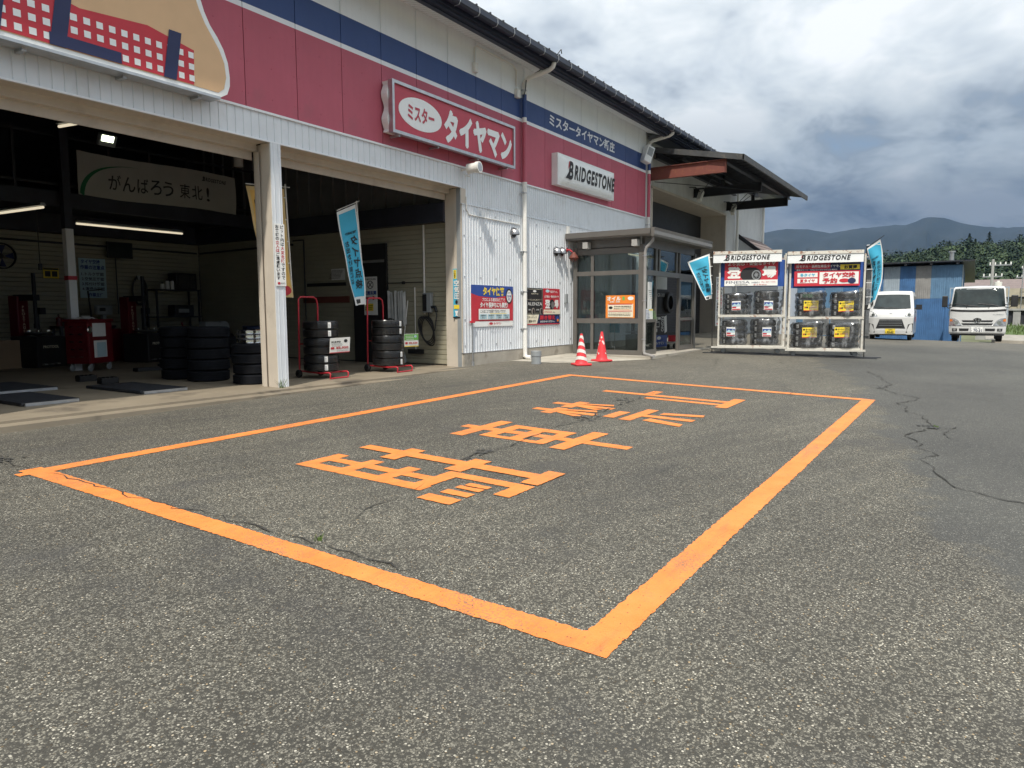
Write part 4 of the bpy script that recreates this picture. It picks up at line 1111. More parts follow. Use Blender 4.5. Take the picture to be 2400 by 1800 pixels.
m = MB(); m.lathe([(0.108, 0.0), (0.108, 0.17), (0.118, 0.175), (0.118, 0.29), (0.10, 0.292), (0.10, 0.1)], 22); m.build('pipe', M_GPVC, t, smooth=40)
m = MB(); m.cyl((0, 0, 0.27), (0, 0, 0.285), 0.10, n=22); m.build('cap', M_PVC, t)
# pale concrete apron between the wall and the porch
m = MB(); m.add([(x, y, g(x, y) + 0.006) for x, y in ((6.9, -0.05), (7.2, -1.15), (8.0, -1.75), (9.4, -2.35), (9.6, -2.45), (9.6, -0.05))], [(0, 1, 2, 3, 4, 5)]); structure(m.build('concrete_apron', mat('pale_concrete', (0.40, 0.37, 0.31), 0.85, var=0.2, vscale=2.5, dirt=(0.2, 0.18, 0.15), dirt_amt=0.6)))
m = MB(); m.box(9.55, 24.5, -2.42, 0.05, -0.3, 0.058); structure(m.build('porch_slab', M_CONC))

# ------------------------------------------------------------------ glazed porch
P = thing('entrance_porch', 'grey aluminium glazed entrance porch with open sliding door', 'porch', (9.78, -2.1, 0.058))
L_, D_ = 3.94, 2.06
for x0, x1, y0, y1 in ((0, 0.13, 0, 0.13), (0, 0.10, 1.86, 1.96), (0.03, 0.11, 1.385, 1.465), (0.88, 0.96, 0.02, 0.10), (2.60, 2.67, 0.02, 0.10), (L_ - 0.14, L_, 0, 0.13), (L_ - 0.10, L_, 1.9, 2.0)):
    m = MB(); m.box(x0, x1, y0, y1, 0.0, 2.75); m.build('post', M_GREYF, P)
m = MB()
for z0, z1 in ((0.002, 0.12), (0.80, 0.925), (2.02, 2.13), (2.70, 2.92)):
    m.box(0.02, 0.105, 0.13, 1.86, z0, z1)
for x0, x1, z0, z1 in ((0.13, 0.88, 0.002, 0.12), (0.13, 0.88, 0.82, 0.90), (0.13, L_ - 0.14, 2.01, 2.14), (0.13, L_ - 0.14, 2.70, 2.92)):
    m.box(x0, x1, 0.022, 0.105, z0, z1)
for x in (1.16, 2.42): m.box(x - 0.035, x + 0.035, 0.03, 0.10, 2.14, 2.70)
m.build('rail', M_GREYF, P)
def pane(x0, x1, y0, y1, z0, z1):
    m = MB()
    m.box(x0, x1, y0, y1, z0, z1); m.build('pane', M_GLASS, P)
for z0, z1 in ((0.12, 0.80), (0.925, 2.02), (2.13, 2.70)):
    pane(0.055, 0.063, 0.13, 1.385, z0, z1); pane(0.055, 0.063, 1.465, 1.86, z0, z1)
for x0, x1 in ((0.13, 1.125), (1.195, 2.385), (2.455, L_ - 0.14)): pane(x0, x1, 0.058, 0.066, 2.14, 2.70)
for z0, z1 in ((0.12, 0.82), (0.90, 2.01)): pane(0.13, 0.88, 0.058, 0.066, z0, z1)
m = MB()      # right-hand sliding leaf
for x0, x1, z0, z1 in ((2.67, 2.75, 0.01, 2.01), (3.72, 3.80, 0.01, 2.01), (2.75, 3.72, 0.01, 0.14), (2.75, 3.72, 0.84, 0.92), (2.75, 3.72, 1.93, 2.01)): m.box(x0, x1, 0.03, 0.075, z0, z1)
dl = m.build('door_leaf', M_GREYF, P)
m = MB(); m.box(2.75, 3.72, 0.048, 0.055, 0.14, 0.84); m.box(2.75, 3.72, 0.048, 0.055, 0.92, 1.93); m.build('leaf_glass', M_GLASS, dl)
m = MB(); m.box(-0.24, L_ + 0.22, -0.30, 2.06, 2.92, 2.97); m.box(-0.24, L_ + 0.22, -0.27, 2.05, 2.97, 3.07)
rr_ = m.build('porch_roof', M_GREYF, P)
m = MB(); prof = [(-0.30, 2.90), (-0.36, 2.90), (-0.385, 2.95), (-0.37, 3.04), (-0.39, 3.11), (-0.27, 3.11)]
m.prism(prof, lambda a, b, q: (q, a, b), -0.26, L_ + 0.24); m.prism([(-0.24, 2.93), (-0.275, 2.97), (-0.275, 3.10), (-0.2, 3.11)], lambda a, b, q: (a, q, b), -0.27, 2.05); m.build('eaves_gutter', M_GREYF, rr_)
m = MB(); m.box(-0.20, 0.0, 0.0, 0.14, 2.70, 2.86); be = m.build('beam_end', mat('pale_grey_metal', (0.40, 0.39, 0.37), 0.5), P, loc=(0, 0.10, 0)); share(be, P, (0, 1.45, 0))
m = MB(); m.box(0.02, 0.10, 0.10, 1.9, 2.55, 2.72); m.build('head_panel', M_GREYF, P)
m = MB(); m.tube([(-0.10, -0.28, 2.92), (-0.10, -0.26, 2.80), (-0.07, -0.10, 2.66), (-0.05, -0.06, 2.55), (-0.05, -0.06, 0.12), (-0.06, -0.08, 0.05), (-0.14, -0.22, 0.03), (-0.28, -0.42, 0.0)], 0.038, 10); dpp = m.build('downpipe', mat('grey_downpipe', (0.33, 0.32, 0.31), 0.4), P, smooth=40)
m = MB()
for z in (0.4, 1.35, 2.45): m.cyl((-0.05, -0.06, z), (-0.05, -0.06, z + 0.03), 0.045, n=10); m.box(-0.06, -0.04, -0.06, 0.0, z, z + 0.02)
m.build('pipe_clip', M_STEEL, dpp)
m = MB(); m.box(2.5, 2.6, 0.2, 0.3, 2.2, 2.22); m.build('tube_light', M_TUBE, P)
m = MB(); m.cyl((0.9, 0.8, 2.60), (2.9, 0.8, 2.60), 0.02, n=8); m.build('ceiling_tube', M_TUBE, P)
# papers on the fixed pane and poster on the side glass
board('oil_poster', 'orange oil change poster on the porch side glass', 'poster', (9.828, -1.06, 0.99), (0, -1, 0), FU, 0.80, 0.575,
      [('t', 'オイル', 0.05, 0.77, 0.52, 0.95, W_, 0.05), ('r', 0.58, 0.78, 0.66, 0.94, G_), ('e', 0.86, 0.86, 0.10, 0.08, W_), ('t', '点検・交換', 0.14, 0.68, 0.50, 0.75, W_, 0.03), ('r', 0.08, 0.04, 0.95, 0.62, CR_), ('r', 0.10, 0.59, 0.92, 0.63, R_), ('r', 0.10, 0.29, 0.92, 0.325, R_), ('e', 0.18, 0.46, 0.07, 0.06, K_)] + lines(0.30, 0.40, 0.90, 0.56, 2, K_, 5) + lines(0.12, 0.08, 0.90, 0.26, 3, K_, 6) + lines(0.3, 0.34, 0.88, 0.39, 1, O_, 7), 0.004, O_)
board('hours_notice', 'narrow white notice on the fixed pane left of the open door', 'notice', (10.19, -2.048, 1.22), FR, FU, 0.28, 0.68, lines(0.15, 0.05, 0.85, 0.72, 9, K_, 8) + [('t', '営業', 0.15, 0.86, 0.60, 0.95, K_, 0.02), ('t', '時間', 0.15, 0.76, 0.60, 0.85, K_, 0.02)], 0.002, W_)
board('info_sheets', 'pair of pale information sheets low on the fixed pane of the porch', 'notice', (10.0, -2.048, 0.94), FR, FU, 0.56, 0.28, [('r', 0.48, 0, 0.50, 1, K_), ('r', 0.52, 0.85, 0.98, 0.97, Y_)] + lines(0.04, 0.05, 0.44, 0.9, 7, BL_, 9) + lines(0.54, 0.05, 0.96, 0.8, 7, G_, 10), 0.002, W_)
# things inside the porch
t = thing('display_stand', 'black tyre display boards with white lettering inside the porch doorway', 'display', (12.55, -1.3, 0.058))
m = MB(); m.box(0, 1.0, 0, 0.05, 1.02, 1.72, 0); m.box(0.02, 0.98, 0.0, 0.05, 0.42, 1.0, 0); m.box(0.02, 1.0, 0.0, 0.05, 0.06, 0.40, 1); m.box(0.05, 0.95, 0.01, 0.05, 1.74, 2.14, 2)
m.build('board', [M_INKK, M_INKB, M_PAPER], t)
f = lambda a, b: (a, -0.004, b)
m = MB(); m.text('GR-XIII', (0.18, 1.52, 0.72, 1.62), f, 0, 0.0); m.text('REGNO', (0.50, 0.50, 0.72, 0.92), lambda a, b: (0.5 + (b - 0.5) * 0.5, -0.004, 0.95 - (a - 0.5) * 2.0), 0, 0.01)
for x0, z0, x1, z1 in ((0.05, 0.82, 0.2, 0.94), (0.05, 0.5, 0.2, 0.60), (0.06, 0.64, 0.36, 0.66), (0.06, 0.78, 0.36, 0.80), (0.06, 0.66, 0.08, 0.78), (0.34, 0.66, 0.36, 0.78), (0.25, 0.86, 0.45, 0.93)): m.quad(f(x0, z0), f(x1, z0), f(x1, z1), f(x0, z1))
m.text('タイヤマン', (0.06, 0.12, 0.75, 0.22), f, 0, 0.03); m.poly([f(0.35 + 0.16 * math.cos(k * PI / 10), 0.32 + 0.05 * math.sin(k * PI / 10)) for k in range(20)])
m.poly([f(0.78, 0.45), f(0.98, 0.5), f(0.92, 0.98), f(0.72, 0.94)])
m.build('print', [M_PAPER], t, recalc=False)
m = MB(); m.lathe([(0.20, -0.09), (0.29, -0.08), (0.315, -0.04), (0.315, 0.04), (0.29, 0.08), (0.20, 0.09)], 24, 0, (0.98, -0.02, 1.36), 'y'); m.build('sample_tyre', M_RUBBER, t, smooth=50)
t = thing('display_cart', 'wheeled sales cart with red box behind the open porch door', 'cart', (13.25, -1.7, 0.058))
m = MB(); m.box(-0.3, 0.3, -0.2, 0.2, 0.18, 0.22); m.tube([(0.28, -0.18, 0.2), (0.28, -0.18, 1.2)], 0.018, 8); m.tube([(-0.28, -0.18, 0.2), (-0.28, -0.18, 0.9)], 0.018, 8); m.build('frame', M_STEEL, t)
m = MB(); m.cbox(-0.25, 0.22, -0.16, 0.16, 0.222, 0.40, 0.01); m.build('box', M_INKR, t)
for x in (-0.25, 0.25):
    for y in (-0.15, 0.15): m = MB(); m.lathe([(0.03, -0.02), (0.07, -0.02), (0.075, 0), (0.07, 0.02), (0.03, 0.02)], 14, 0, (x, y, 0.078), 'y'); m.build('wheel', M_RUBBER, t)
t = thing('umbrella_stand', 'grey steel umbrella stand holding a clear umbrella behind the porch glass', 'umbrella stand', (10.6, -1.62, 0.058))
m = MB()
for x0, x1, y0, y1 in ((-0.28, 0.28, -0.22, -0.21), (-0.28, 0.28, 0.21, 0.22), (-0.28, -0.27, -0.21, 0.21), (0.27, 0.28, -0.21, 0.21)): m.box(x0, x1, y0, y1, 0.0, 0.50)
m.box(-0.27, 0.27, -0.21, 0.21, 0.0, 0.02); m.tube([(-0.28, -0.22, 0.56), (0.28, -0.22, 0.56), (0.28, 0.22, 0.56), (-0.28, 0.22, 0.56)], 0.008, 5, closed=True); m.build('bin', mat('stand_grey', (0.22, 0.22, 0.22), 0.45), t)
m = MB(); m.cyl((0, 0, 0.1), (0.05, 0, 0.98), 0.012, n=8); m.tube([(0.05, 0, 0.98), (0.06, 0, 1.05), (0.1, 0, 1.07), (0.13, 0, 1.0)], 0.014, 6); m.build('umbrella_shaft', M_PAPER, t)
m = MB(); m.lathe([(0.02, 0.95), (0.10, 0.62), (0.14, 0.45), (0.09, 0.3)], 9, 0, (0.02, 0, 0)); m.build('umbrella_cover', M_WRAP, t)
t = thing('price_stand', 'small chrome stand with notice card inside the porch side window', 'stand', (10.25, -1.12, 0.058))
m = MB(); m.cyl((0, 0, 0.02), (0, 0, 0.72), 0.012, n=8); m.box(-0.16, 0.16, -0.02, 0.02, 0.0, 0.03); m.box(-0.02, 0.02, -0.16, 0.16, 0.0, 0.03); m.build('stand', M_STEEL, t)
m = MB(); m.box(-0.01, 0.01, -0.14, 0.14, 0.55, 0.80); m.build('card', M_INKC, t)

# ------------------------------------------------------------------ canopy over the tall bay
Cn = thing('canopy', 'dark steel canopy with rusty front beam over the tall bay', 'canopy', (15.2, 0, 5.3))
def cz(y): return 6.33 + (5.76 - 6.33) * (-y) / 2.93 - 5.3
m = MB(); m.add([(0, 0, cz(0)), (9.4, 0, cz(0)), (9.4, -2.93, cz(-2.93)), (0, -2.93, cz(-2.93)), (0, 0, cz(0) + 0.04), (9.4, 0, cz(0) + 0.04), (9.4, -2.93, cz(-2.93) + 0.04), (0, -2.93, cz(-2.93) + 0.04)], [(0, 1, 2, 3), (4, 5, 6, 7), (0, 3, 7, 4), (1, 5, 6, 2), (2, 6, 7, 3)])
rr = m.build('canopy_roof', M_DROOF, Cn)
m = MB()
for k in range(30):
    x = 0.15 + 0.31 * k; m.add([(x, 0, cz(0) - 0.035), (x + 0.09, 0, cz(0) - 0.035), (x + 0.09, -2.9, cz(-2.9) - 0.035), (x, -2.9, cz(-2.9) - 0.035), (x, 0, cz(0) - 0.002), (x + 0.09, 0, cz(0) - 0.002), (x + 0.09, -2.9, cz(-2.9) - 0.002), (x, -2.9, cz(-2.9) - 0.002)], [(0, 1, 2, 3), (0, 3, 7, 4), (1, 5, 6, 2)])
m.build('roof_rib', M_DROOF, rr)
m = MB(); m.add([(-0.03, 0.0, cz(0) - 0.10), (-0.03, -2.98, cz(-2.98) - 0.10), (-0.03, -2.98, cz(-2.98) + 0.07), (-0.03, 0.0, cz(0) + 0.07), (-0.003, 0.0, cz(0) - 0.10), (-0.003, -2.98, cz(-2.98) - 0.10), (-0.003, -2.98, cz(-2.98) + 0.07), (-0.003, 0.0, cz(0) + 0.07)], [(0, 1, 2, 3), (4, 7, 6, 5), (0, 4, 5, 1), (3, 2, 6, 7)])
m.box(-0.03, 9.43, -2.99, -2.94, cz(-2.95) - 0.11, cz(-2.95) + 0.065); m.build('verge', mat('weathered_verge', (0.05, 0.051, 0.052), 0.6, var=0.25, dirt=(0.16, 0.14, 0.11), dirt_amt=0.5), Cn)
def ibeam(m, x, y0, y1, z0, z1, w=0.15):
    m.box(x - w / 2, x + w / 2, y0, y1, z0, z0 + 0.018); m.box(x - w / 2, x + w / 2, y0, y1, z1 - 0.018, z1); m.box(x - 0.008, x + 0.008, y0, y1, z0 + 0.018, z1 - 0.018)
    m.box(x - w / 2, x + w / 2, y0 - 0.012, y0, z0, z1)
m = MB(); ibeam(m, 0.12, -2.40, 0.05, 0.07, 0.46); m.build('rusty_beam', M_RUSTBEAM, Cn)
for x in (4.35, 8.5):
    m = MB(); ibeam(m, x, -2.40, 0.05, 0.07, 0.40); m.box(x - 0.06, x + 0.06, -1.1, -0.98, 0.40, cz(-1) - 0.04); m.build('bracket_beam', M_DARK, Cn)
def pur(y, z0, z1):
    m = MB()
    m.box(0.2, 9.2, y - 0.07, y + 0.07, z0, z0 + 0.016); m.box(0.2, 9.2, y - 0.07, y + 0.07, z1 - 0.016, z1); m.box(0.2, 9.2, y - 0.008, y + 0.008, z0 + 0.016, z1 - 0.016); m.build('purlin', M_DROOF, Cn)
pur(-2.33, 0.40, 0.56); pur(-1.05, cz(-1.05) - 0.22, cz(-1.05) - 0.04); pur(-0.12, cz(-0.12) - 0.25, cz(-0.12) - 0.05)
m = MB(); m.tube([(0.15, -0.1, 0.02), (4.3, -2.3, 0.10), (8.4, -0.1, 0.02)], 0.012, 5); m.tube([(4.4, -0.1, 0.05), (0.2, -2.3, 0.40)], 0.012, 5); m.tube([(8.5, -0.1, 0.05), (4.4, -2.3, 0.40)], 0.012, 5); m.build('tie_rod', M_DARK, Cn)
for x, lab in ((19.0, 'nearer grey canopy floodlight under the middle beam'), (23.2, 'farther grey canopy floodlight under the last beam')):
    t = thing('canopy_lamp', lab, 'flood light', (x, -0.4, 5.35), 0, 'lamps under the canopy')
    m = MB(); m.M = Matrix.Rotation(0.7, 4, 'Y'); m.cbox(-0.09, 0.09, -0.08, 0.08, -0.28, 0.22, 0.02); m.build('housing', M_PVC, t)
    m = MB(); m.tube([(0.0, 0, 0.1), (0.0, 0.2, 0.3), (0.0, 0.42, 0.32)], 0.02, 6); m.build('arm', M_DARK, t)
# far downpipes and lean-to roof
for x in (24.9, 29.3):
    m = MB(); m.cyl((x, -0.09, -0.1), (x, -0.09, 6.5), 0.06, n=12)
    for z in (0.8, 2.4, 4.0): m.cyl((x, -0.09, z), (x, -0.09, z + 0.03), 0.075, n=12)
    m.build('downpipe', M_PVC, B, smooth=40)
Lt = thing('lean_to', 'small brown tiled lean-to roof on the far white wall', 'lean-to', (25.3, 0, 3.0))
def ltz(y): return 1.52 + (y) * 0.78
for r_ in range(7):
    y0 = -0.02 - r_ * 0.26; y1 = y0 - 0.27
    m = MB(); m.add([(0, y0, ltz(y0) + 0.0), (4.1, y0, ltz(y0)), (4.1, y1, ltz(y1) + 0.03), (0, y1, ltz(y1) + 0.03), (0, y1, ltz(y1) - 0.02), (4.1, y1, ltz(y1) - 0.02)], [(0, 1, 2, 3), (3, 2, 5, 4)]); m.build('tile_course', M_TILE, Lt)
m = MB(); m.add([(-0.06, 0, ltz(0) + 0.06), (-0.06, -1.9, ltz(-1.9) + 0.06), (-0.06, -1.9, ltz(-1.9) - 0.14), (-0.06, 0, ltz(0) - 0.14), (0.02, 0, ltz(0) + 0.06), (0.02, -1.9, ltz(-1.9) + 0.06), (0.02, -1.9, ltz(-1.9) - 0.14), (0.02, 0, ltz(0) - 0.14)], [(0, 1, 2, 3), (4, 7, 6, 5), (0, 4, 5, 1), (2, 1, 5, 6), (3, 2, 6, 7)]); m.build('barge_board', M_DARK, Lt)
m = MB(); m.poly([(0.04, 0, -3.1), (0.04, -1.75, -3.1), (0.04, -1.75, ltz(-1.75) - 0.03), (0.04, 0, ltz(0) - 0.03)]); m.box(0.04, 4.0, -1.77, -1.74, -3.1, ltz(-1.75) - 0.03); m.build('lean_to_wall', M_CORR, Lt)
# ------------------------------------------------------------------ tyres
M_FILM2 = glass('tight_clear_film', (0.95, 0.95, 0.95), 0.012, 0.22, 0.45)
def tyre_prof(R, W, ri):
    h = W / 2
    p = [(ri, -h * 0.70), (ri + 0.012, -h * 0.80), (ri + (R - ri) * 0.35, -h * 0.98), (ri + (R - ri) * 0.65, -h), (R - 0.03, -h * 0.93), (R - 0.010, -h * 0.80)]
    n = 4
    for k in range(n):
        a = -h * 0.78 + 1.56 * h * k / n; b = -h * 0.78 + 1.56 * h * (k + 1) / n
        gw = 0.10 * (b - a)
        p += [(R, a + gw), (R, b - gw)]
        if k < n - 1: p += [(R - 0.012, b - gw * 0.9), (R - 0.012, b + gw * 0.9)]
    p += [(R - 0.010, h * 0.80), (R - 0.03, h * 0.93), (ri + (R - ri) * 0.65, h), (ri + (R - ri) * 0.35, h * 0.98), (ri + 0.012, h * 0.80), (ri, h * 0.70), (ri + 0.006, 0), (ri, -h * 0.70)]
    return p
_ty = {}
def tyre(parent, loc, R, W, ri, m_=None, name='tyre', rz=0.0):
    key = (R, W, ri, (m_ or M_RUBBER).name)
    if key not in _ty:
        m = MB(); m.lathe(tyre_prof(R, W, ri), 36)
        o = m.build(name, m_ or M_RUBBER, parent, smooth=35)
        _ty[key] = o.data
    else:
        o = bpy.data.objects.new(name, _ty[key]); COL.objects.link(o); o.parent = parent
    o.location = loc; o.rotation_euler[2] = rz
    return o
def arc_patch(m, R, a0, a1, z0, z1, mi=0, n=4):
    m.grid(n, 1, lambda u, v: (R * math.cos(a0 + (a1 - a0) * u), R * math.sin(a0 + (a1 - a0) * u), z0 + (z1 - z0) * v), mi)

# ------------------------------------------------------------------ flags
def flag(name, label, pole0, pole1, TL, TR, BL, BR, cloth, border, rows, seed, ripple=0.04, flip=False, group=None, bend=0.0, pole_m=None):
    o = Vector(pole0)
    t = thing(name, label, 'banner flag', o, 0, group)
    m = MB(); m.cyl((0, 0, 0), Vector(pole1) - o, 0.013, n=8); m.tube([Vector(TL) - o + Vector((0, 0, 0.03)), Vector(TR) - o + Vector((0, 0, 0.03)), Vector(TR) - o + (Vector(TR) - Vector(TL)).normalized() * 0.12 + Vector((0, 0, 0.03))], 0.008, 6)
    m.build('pole', pole_m or M_PVC, t)
    TL, TR, BL, BR = [Vector(p) - o for p in (TL, TR, BL, BR)]
    rt_ = (TR - TL).normalized(); nn = rt_.cross(Vector((0, 0, 1))).normalized()
    rnd = random.Random(seed); ph = rnd.uniform(0, 6)
    def fn(u, v, q=0.0):
        p = (BL * (1 - u) + BR * u) * (1 - v) + (TL * (1 - u) + TR * u) * v
        w = (1 - v) ** 0.6
        p = p + nn * (ripple * math.sin(5.2 * u + 3.4 * v + ph) * w + ripple * 0.5 * math.sin(11 * v + 4 * u + ph) * w + q)
        p = p + rt_ * (bend * math.sin(PI * v))
        return p
    m = MB(); m.grid(14, 36, lambda u, v: fn(u, v)); m.build('cloth', border, t, smooth=60)
    for sgn in (1, -1):
        m = MB()
        m.grid(14, 36, lambda u, v: fn(0.07 + 0.86 * u, 0.085 + 0.88 * v, 0.003 * sgn), 0)
        for k, (body, r_, mi, bd) in enumerate(rows):
            fl_ = flip if sgn > 0 else not flip
            if fl_: r_ = (1 - r_[2], r_[1], 1 - r_[0], r_[3])
            f2 = lambda a, b: fn(a, b, (0.013 + 0.001 * k) * sgn)
            if body == '#': m.poly([f2(r_[0] + (r_[2] - r_[0]) * (0.5 + 0.5 * math.cos(2 * PI * q / 18)), r_[1] + (r_[3] - r_[1]) * (0.5 + 0.5 * math.sin(2 * PI * q / 18))) for q in range(18)], mi)
            elif len(body) > 5 and body.isascii(): m.text(body, r_, f2, mi, 0.03, 0, fl_)
            else: m.vtext(body, r_, f2, mi, bd, fl_)
        m.build('print', [cloth] + INK, t, smooth=60, recalc=False)
    m = MB()
    for k in range(5):
        v = 0.12 + 0.2 * k; p = fn(1.0, v); q = Vector(pole1) - o; pp = q * ((p.z) / max(q.z, 0.1))
        m.tube([p - rt_ * 0.02, pp], 0.010, 5)
    m.build('tie', M_FLAGW, t)
    return t
BLUE_ROWS = [('タイヤ点検', (0.14, 0.16, 0.52, 0.72), 1 + K_, 0.03), ('お出かけ前には', (0.60, 0.22, 0.86, 0.68), 1 + K_, 0.015), ('BRIDGESTONE', (0.3, 0.015, 0.85, 0.06), 1 + K_, 0.02), ('TIRE SAFETY', (0.2, 0.735, 0.75, 0.76), 1 + K_, 0.02)]
FG = 'tyre shop banner flags'
flag('banner_flag', 'pale blue banner flag tied to the tyre trolley inside the second bay', (3.24, 0.92, 1.30), (3.05, 0.90, 3.26), (2.51, 0.86, 2.99), (3.03, 0.90, 3.20), (2.85, 0.84, 1.29), (3.23, 0.90, 1.32), M_FLAG, M_FLAGW, BLUE_ROWS, 3, 0.035, True, FG)
flag('banner_flag', 'yellow and red banner flag half hidden behind the post between the bays', (1.60, 1.06, 1.42), (1.49, 1.02, 3.36), (0.68, 1.00, 3.22), (1.47, 1.02, 3.28), (1.05, 0.98, 1.42), (1.58, 1.04, 1.43), mat('flag_yellow_cloth', (0.70, 0.42, 0.10), 0.8, var=0.15, vscale=3), mat('flag_yellow_edge', (0.62, 0.45, 0.20), 0.8),
     [('#', (0.30, 0.42, 1.0, 0.66), 1 + R_, 0), ('ロスバ', (0.5, 0.40, 0.92, 0.90), 1 + K_, 0.06), ('ロスバ', (0.52, 0.41, 0.90, 0.89), 1 + CR_, 0.02), ('#', (0.35, 0.18, 0.75, 0.30), 1 + O_, 0), ('#', (0.1, 0.01, 0.95, 0.12), 1 + R_, 0)], 5, 0.03, True, FG)

# ------------------------------------------------------------------ tyre trolleys in the second bay
def trolley(x, y, label, tlabels, card, seed):
    t = thing('tyre_trolley', label, 'trolley', (x, y, 0), 0, 'red tyre trolleys')
    w = 0.22; r = 0.016
    m = MB()
    m.tube([(-w, 0.36, 0.10), (-w, 0.34, 1.20), (-w, 0.33, 1.40), (-w + 0.04, 0.325, 1.44), (w - 0.10, 0.325, 1.44), (w - 0.03, 0.33, 1.40), (w, 0.34, 1.28), (w, 0.36, 0.10)], r, 8)
    m.tube([(-w, 0.36, 0.12), (-w, -0.20, 0.10), (w, -0.20, 0.10), (w, 0.36, 0.12)], r, 8)
    m.tube([(-w + 0.02, -0.20, 0.10), (-w + 0.02, -0.38, 0.115), (-w + 0.02, -0.41, 0.09), (-w + 0.02, -0.40, 0.014), (w, -0.40, 0.014), (w, -0.41, 0.09), (w, -0.38, 0.115), (w, -0.20, 0.10)], r * 0.9, 8)
    m.tube([(-w, 0.355, 0.6), (w, 0.355, 0.6)], r * 0.8, 6)
    m.build('frame', M_REDTUBE, t, smooth=50)
    for sx in (-1, 1):
        m = MB(); m.lathe([(0.02, -0.03), (0.06, -0.03), (0.072, -0.02), (0.072, 0.02), (0.06, 0.03), (0.02, 0.03)], 18, 0, (sx * (w + 0.035), 0.34, 0.073), 'x'); m.build('wheel', M_RUBBER, t, smooth=40)
    rnd = random.Random(seed)
    for k in range(3):
        pz = 0.125 + 0.298 * k
        p = thing('tyre_pair', tlabels[k], 'tyres', (x + rnd.uniform(-.012, .012), y + 0.02, pz), 0, 'wrapped tyre pairs on the trolleys')
        for j in range(2): tyre(p, (0, 0, 0.073 + 0.145 * j), 0.305, 0.143, 0.17, None, 'tyre', rnd.uniform(0, 3))
        m = MB()
        m.grid(48, 8, lambda u, v: ((0.312 + rnd.uniform(-.003, .006) - 0.02 * abs(2 * v - 1) ** 6) * math.cos(2 * PI * u), (0.312 + rnd.uniform(-.003, .006) - 0.02 * abs(2 * v - 1) ** 6) * math.sin(2 * PI * u), 0.004 + 0.286 * v))
        m.build('film', M_FILM2, p, smooth=180)
        a0 = -2.05 + (0.12 * k if seed == 1 else 0.55)
        for j in range(2):
            if k == 1: continue
            m = MB(); arc_patch(m, 0.322, a0 - 0.09, a0 + 0.09, 0.025 + 0.145 * j, 0.125 + 0.145 * j, 0)
            for q in range(3): arc_patch(m, 0.3235, a0 - 0.07, a0 + 0.06 - 0.02 * q, 0.04 + 0.022 * q + 0.145 * j, 0.048 + 0.022 * q + 0.145 * j, 1)
            m.build('label', [M_PAPER, M_GPVC], p, recalc=False)
    return t
trolley(1.94, 0.72, 'red tubular tyre trolley next to the post between the bays', ['bottom wrapped tyre pair on the trolley by the post', 'middle wrapped tyre pair on the trolley by the post', 'top wrapped tyre pair on the trolley by the post'], 0, 1)
trolley(3.55, 0.62, 'red tubular tyre trolley carrying the pale blue flag', ['bottom wrapped tyre pair under the pale blue flag', 'middle wrapped tyre pair under the pale blue flag', 'top wrapped tyre pair under the pale blue flag'], 0, 2)
board('price_card', 'white price card on the tyre trolley by the post', 'price card', (1.80, 0.385, 0.45), Vector((0.86, -0.25, 0.03)).normalized(), Vector((-0.10, -0.2, 1)).normalized(), 0.385, 0.27,
      [('t', 'K370', 0.08, 0.68, 0.52, 0.80, K_, 0.03), ('e', 0.78, 0.78, 0.09, 0.11, K_), ('r', 0.05, 0.25, 0.22, 0.40, R_), ('t', '¥5,950', 0.30, 0.24, 0.92, 0.42, R_, 0.03), ('r', 0.0, 0.0, 1.0, 0.05, R_)] + lines(0.08, 0.46, 0.6, 0.64, 3, K_, 2) + lines(0.3, 0.12, 0.9, 0.20, 1, K_, 3), 0.003, W_)
board('price_card', 'white and green price card on the trolley with the pale blue flag', 'price card', (3.62, 0.27, 0.49), Vector((0.90, -0.22, 0.0)).normalized(), Vector((-0.22, -0.2, 1)).normalized(), 0.33, 0.26,
      [('r', 0.0, 0.50, 1, 0.98, G_), ('e', 0.78, 0.80, 0.10, 0.10, PB_), ('r', 0.05, 0.2, 0.22, 0.36, R_), ('t', '¥6,650', 0.30, 0.2, 0.92, 0.36, R_, 0.03), ('r', 0.0, 0.0, 1.0, 0.06, Y_)] + lines(0.08, 0.56, 0.6, 0.9, 3, W_, 4), 0.003, W_)

# ------------------------------------------------------------------ things along the side wall of the second bay
t = thing('charger_box', 'grey wall charger box with coiled black cable on the cream siding', 'charger', (5.30, 1.0, 1.15))
m = MB(); m.cbox(-0.09, 0.0, -0.09, 0.15, 0.0, 0.43, 0.015); m.build('case', M_GPVC, t)
m = MB(); m.box(-0.096, -0.09, 0.03, 0.14, 0.03, 0.40); m.build('front_panel', M_BLACK, t)
m = MB()
for q in range(4):
    ph = 0.03 * q; m.tube([(-0.08 - 0.012 * q, 0.02 + (0.17 + 0.02 * q) * math.sin(a * 2 * PI / 22 + 0.2 * q), -0.36 - ph * 0.5 + (0.27 + 0.015 * q) * math.cos(a * 2 * PI / 22)) for a in range(22)], 0.014, 6, closed=True)
m.tube([(-0.06, 0.0, 0.02), (-0.08, -0.02, -0.08), (-0.09, 0.0, -0.12)], 0.014, 6); m.tube([(-0.08, -0.2, 0.1), (-0.1, -0.26, -0.05), (-0.08, -0.18, -0.4)], 0.014, 6); m.build('cable', M_BLACK, t, smooth=60)
m = MB(); m.tube([(-0.05, -0.08, 0.12), (-0.08, -0.20, 0.12), (-0.1, -0.25, 0.02)], 0.035, 8); m.build('connector', M_BLACK, t, smooth=50)
t = thing('broom', 'push broom hung on the cream siding', 'broom', (5.30, 1.40, 0.28))
m = MB(); m.cyl((-0.04, 0, 0.05), (-0.03, 0.01, 1.43), 0.013, n=8); m.build('handle', M_PVC, t)
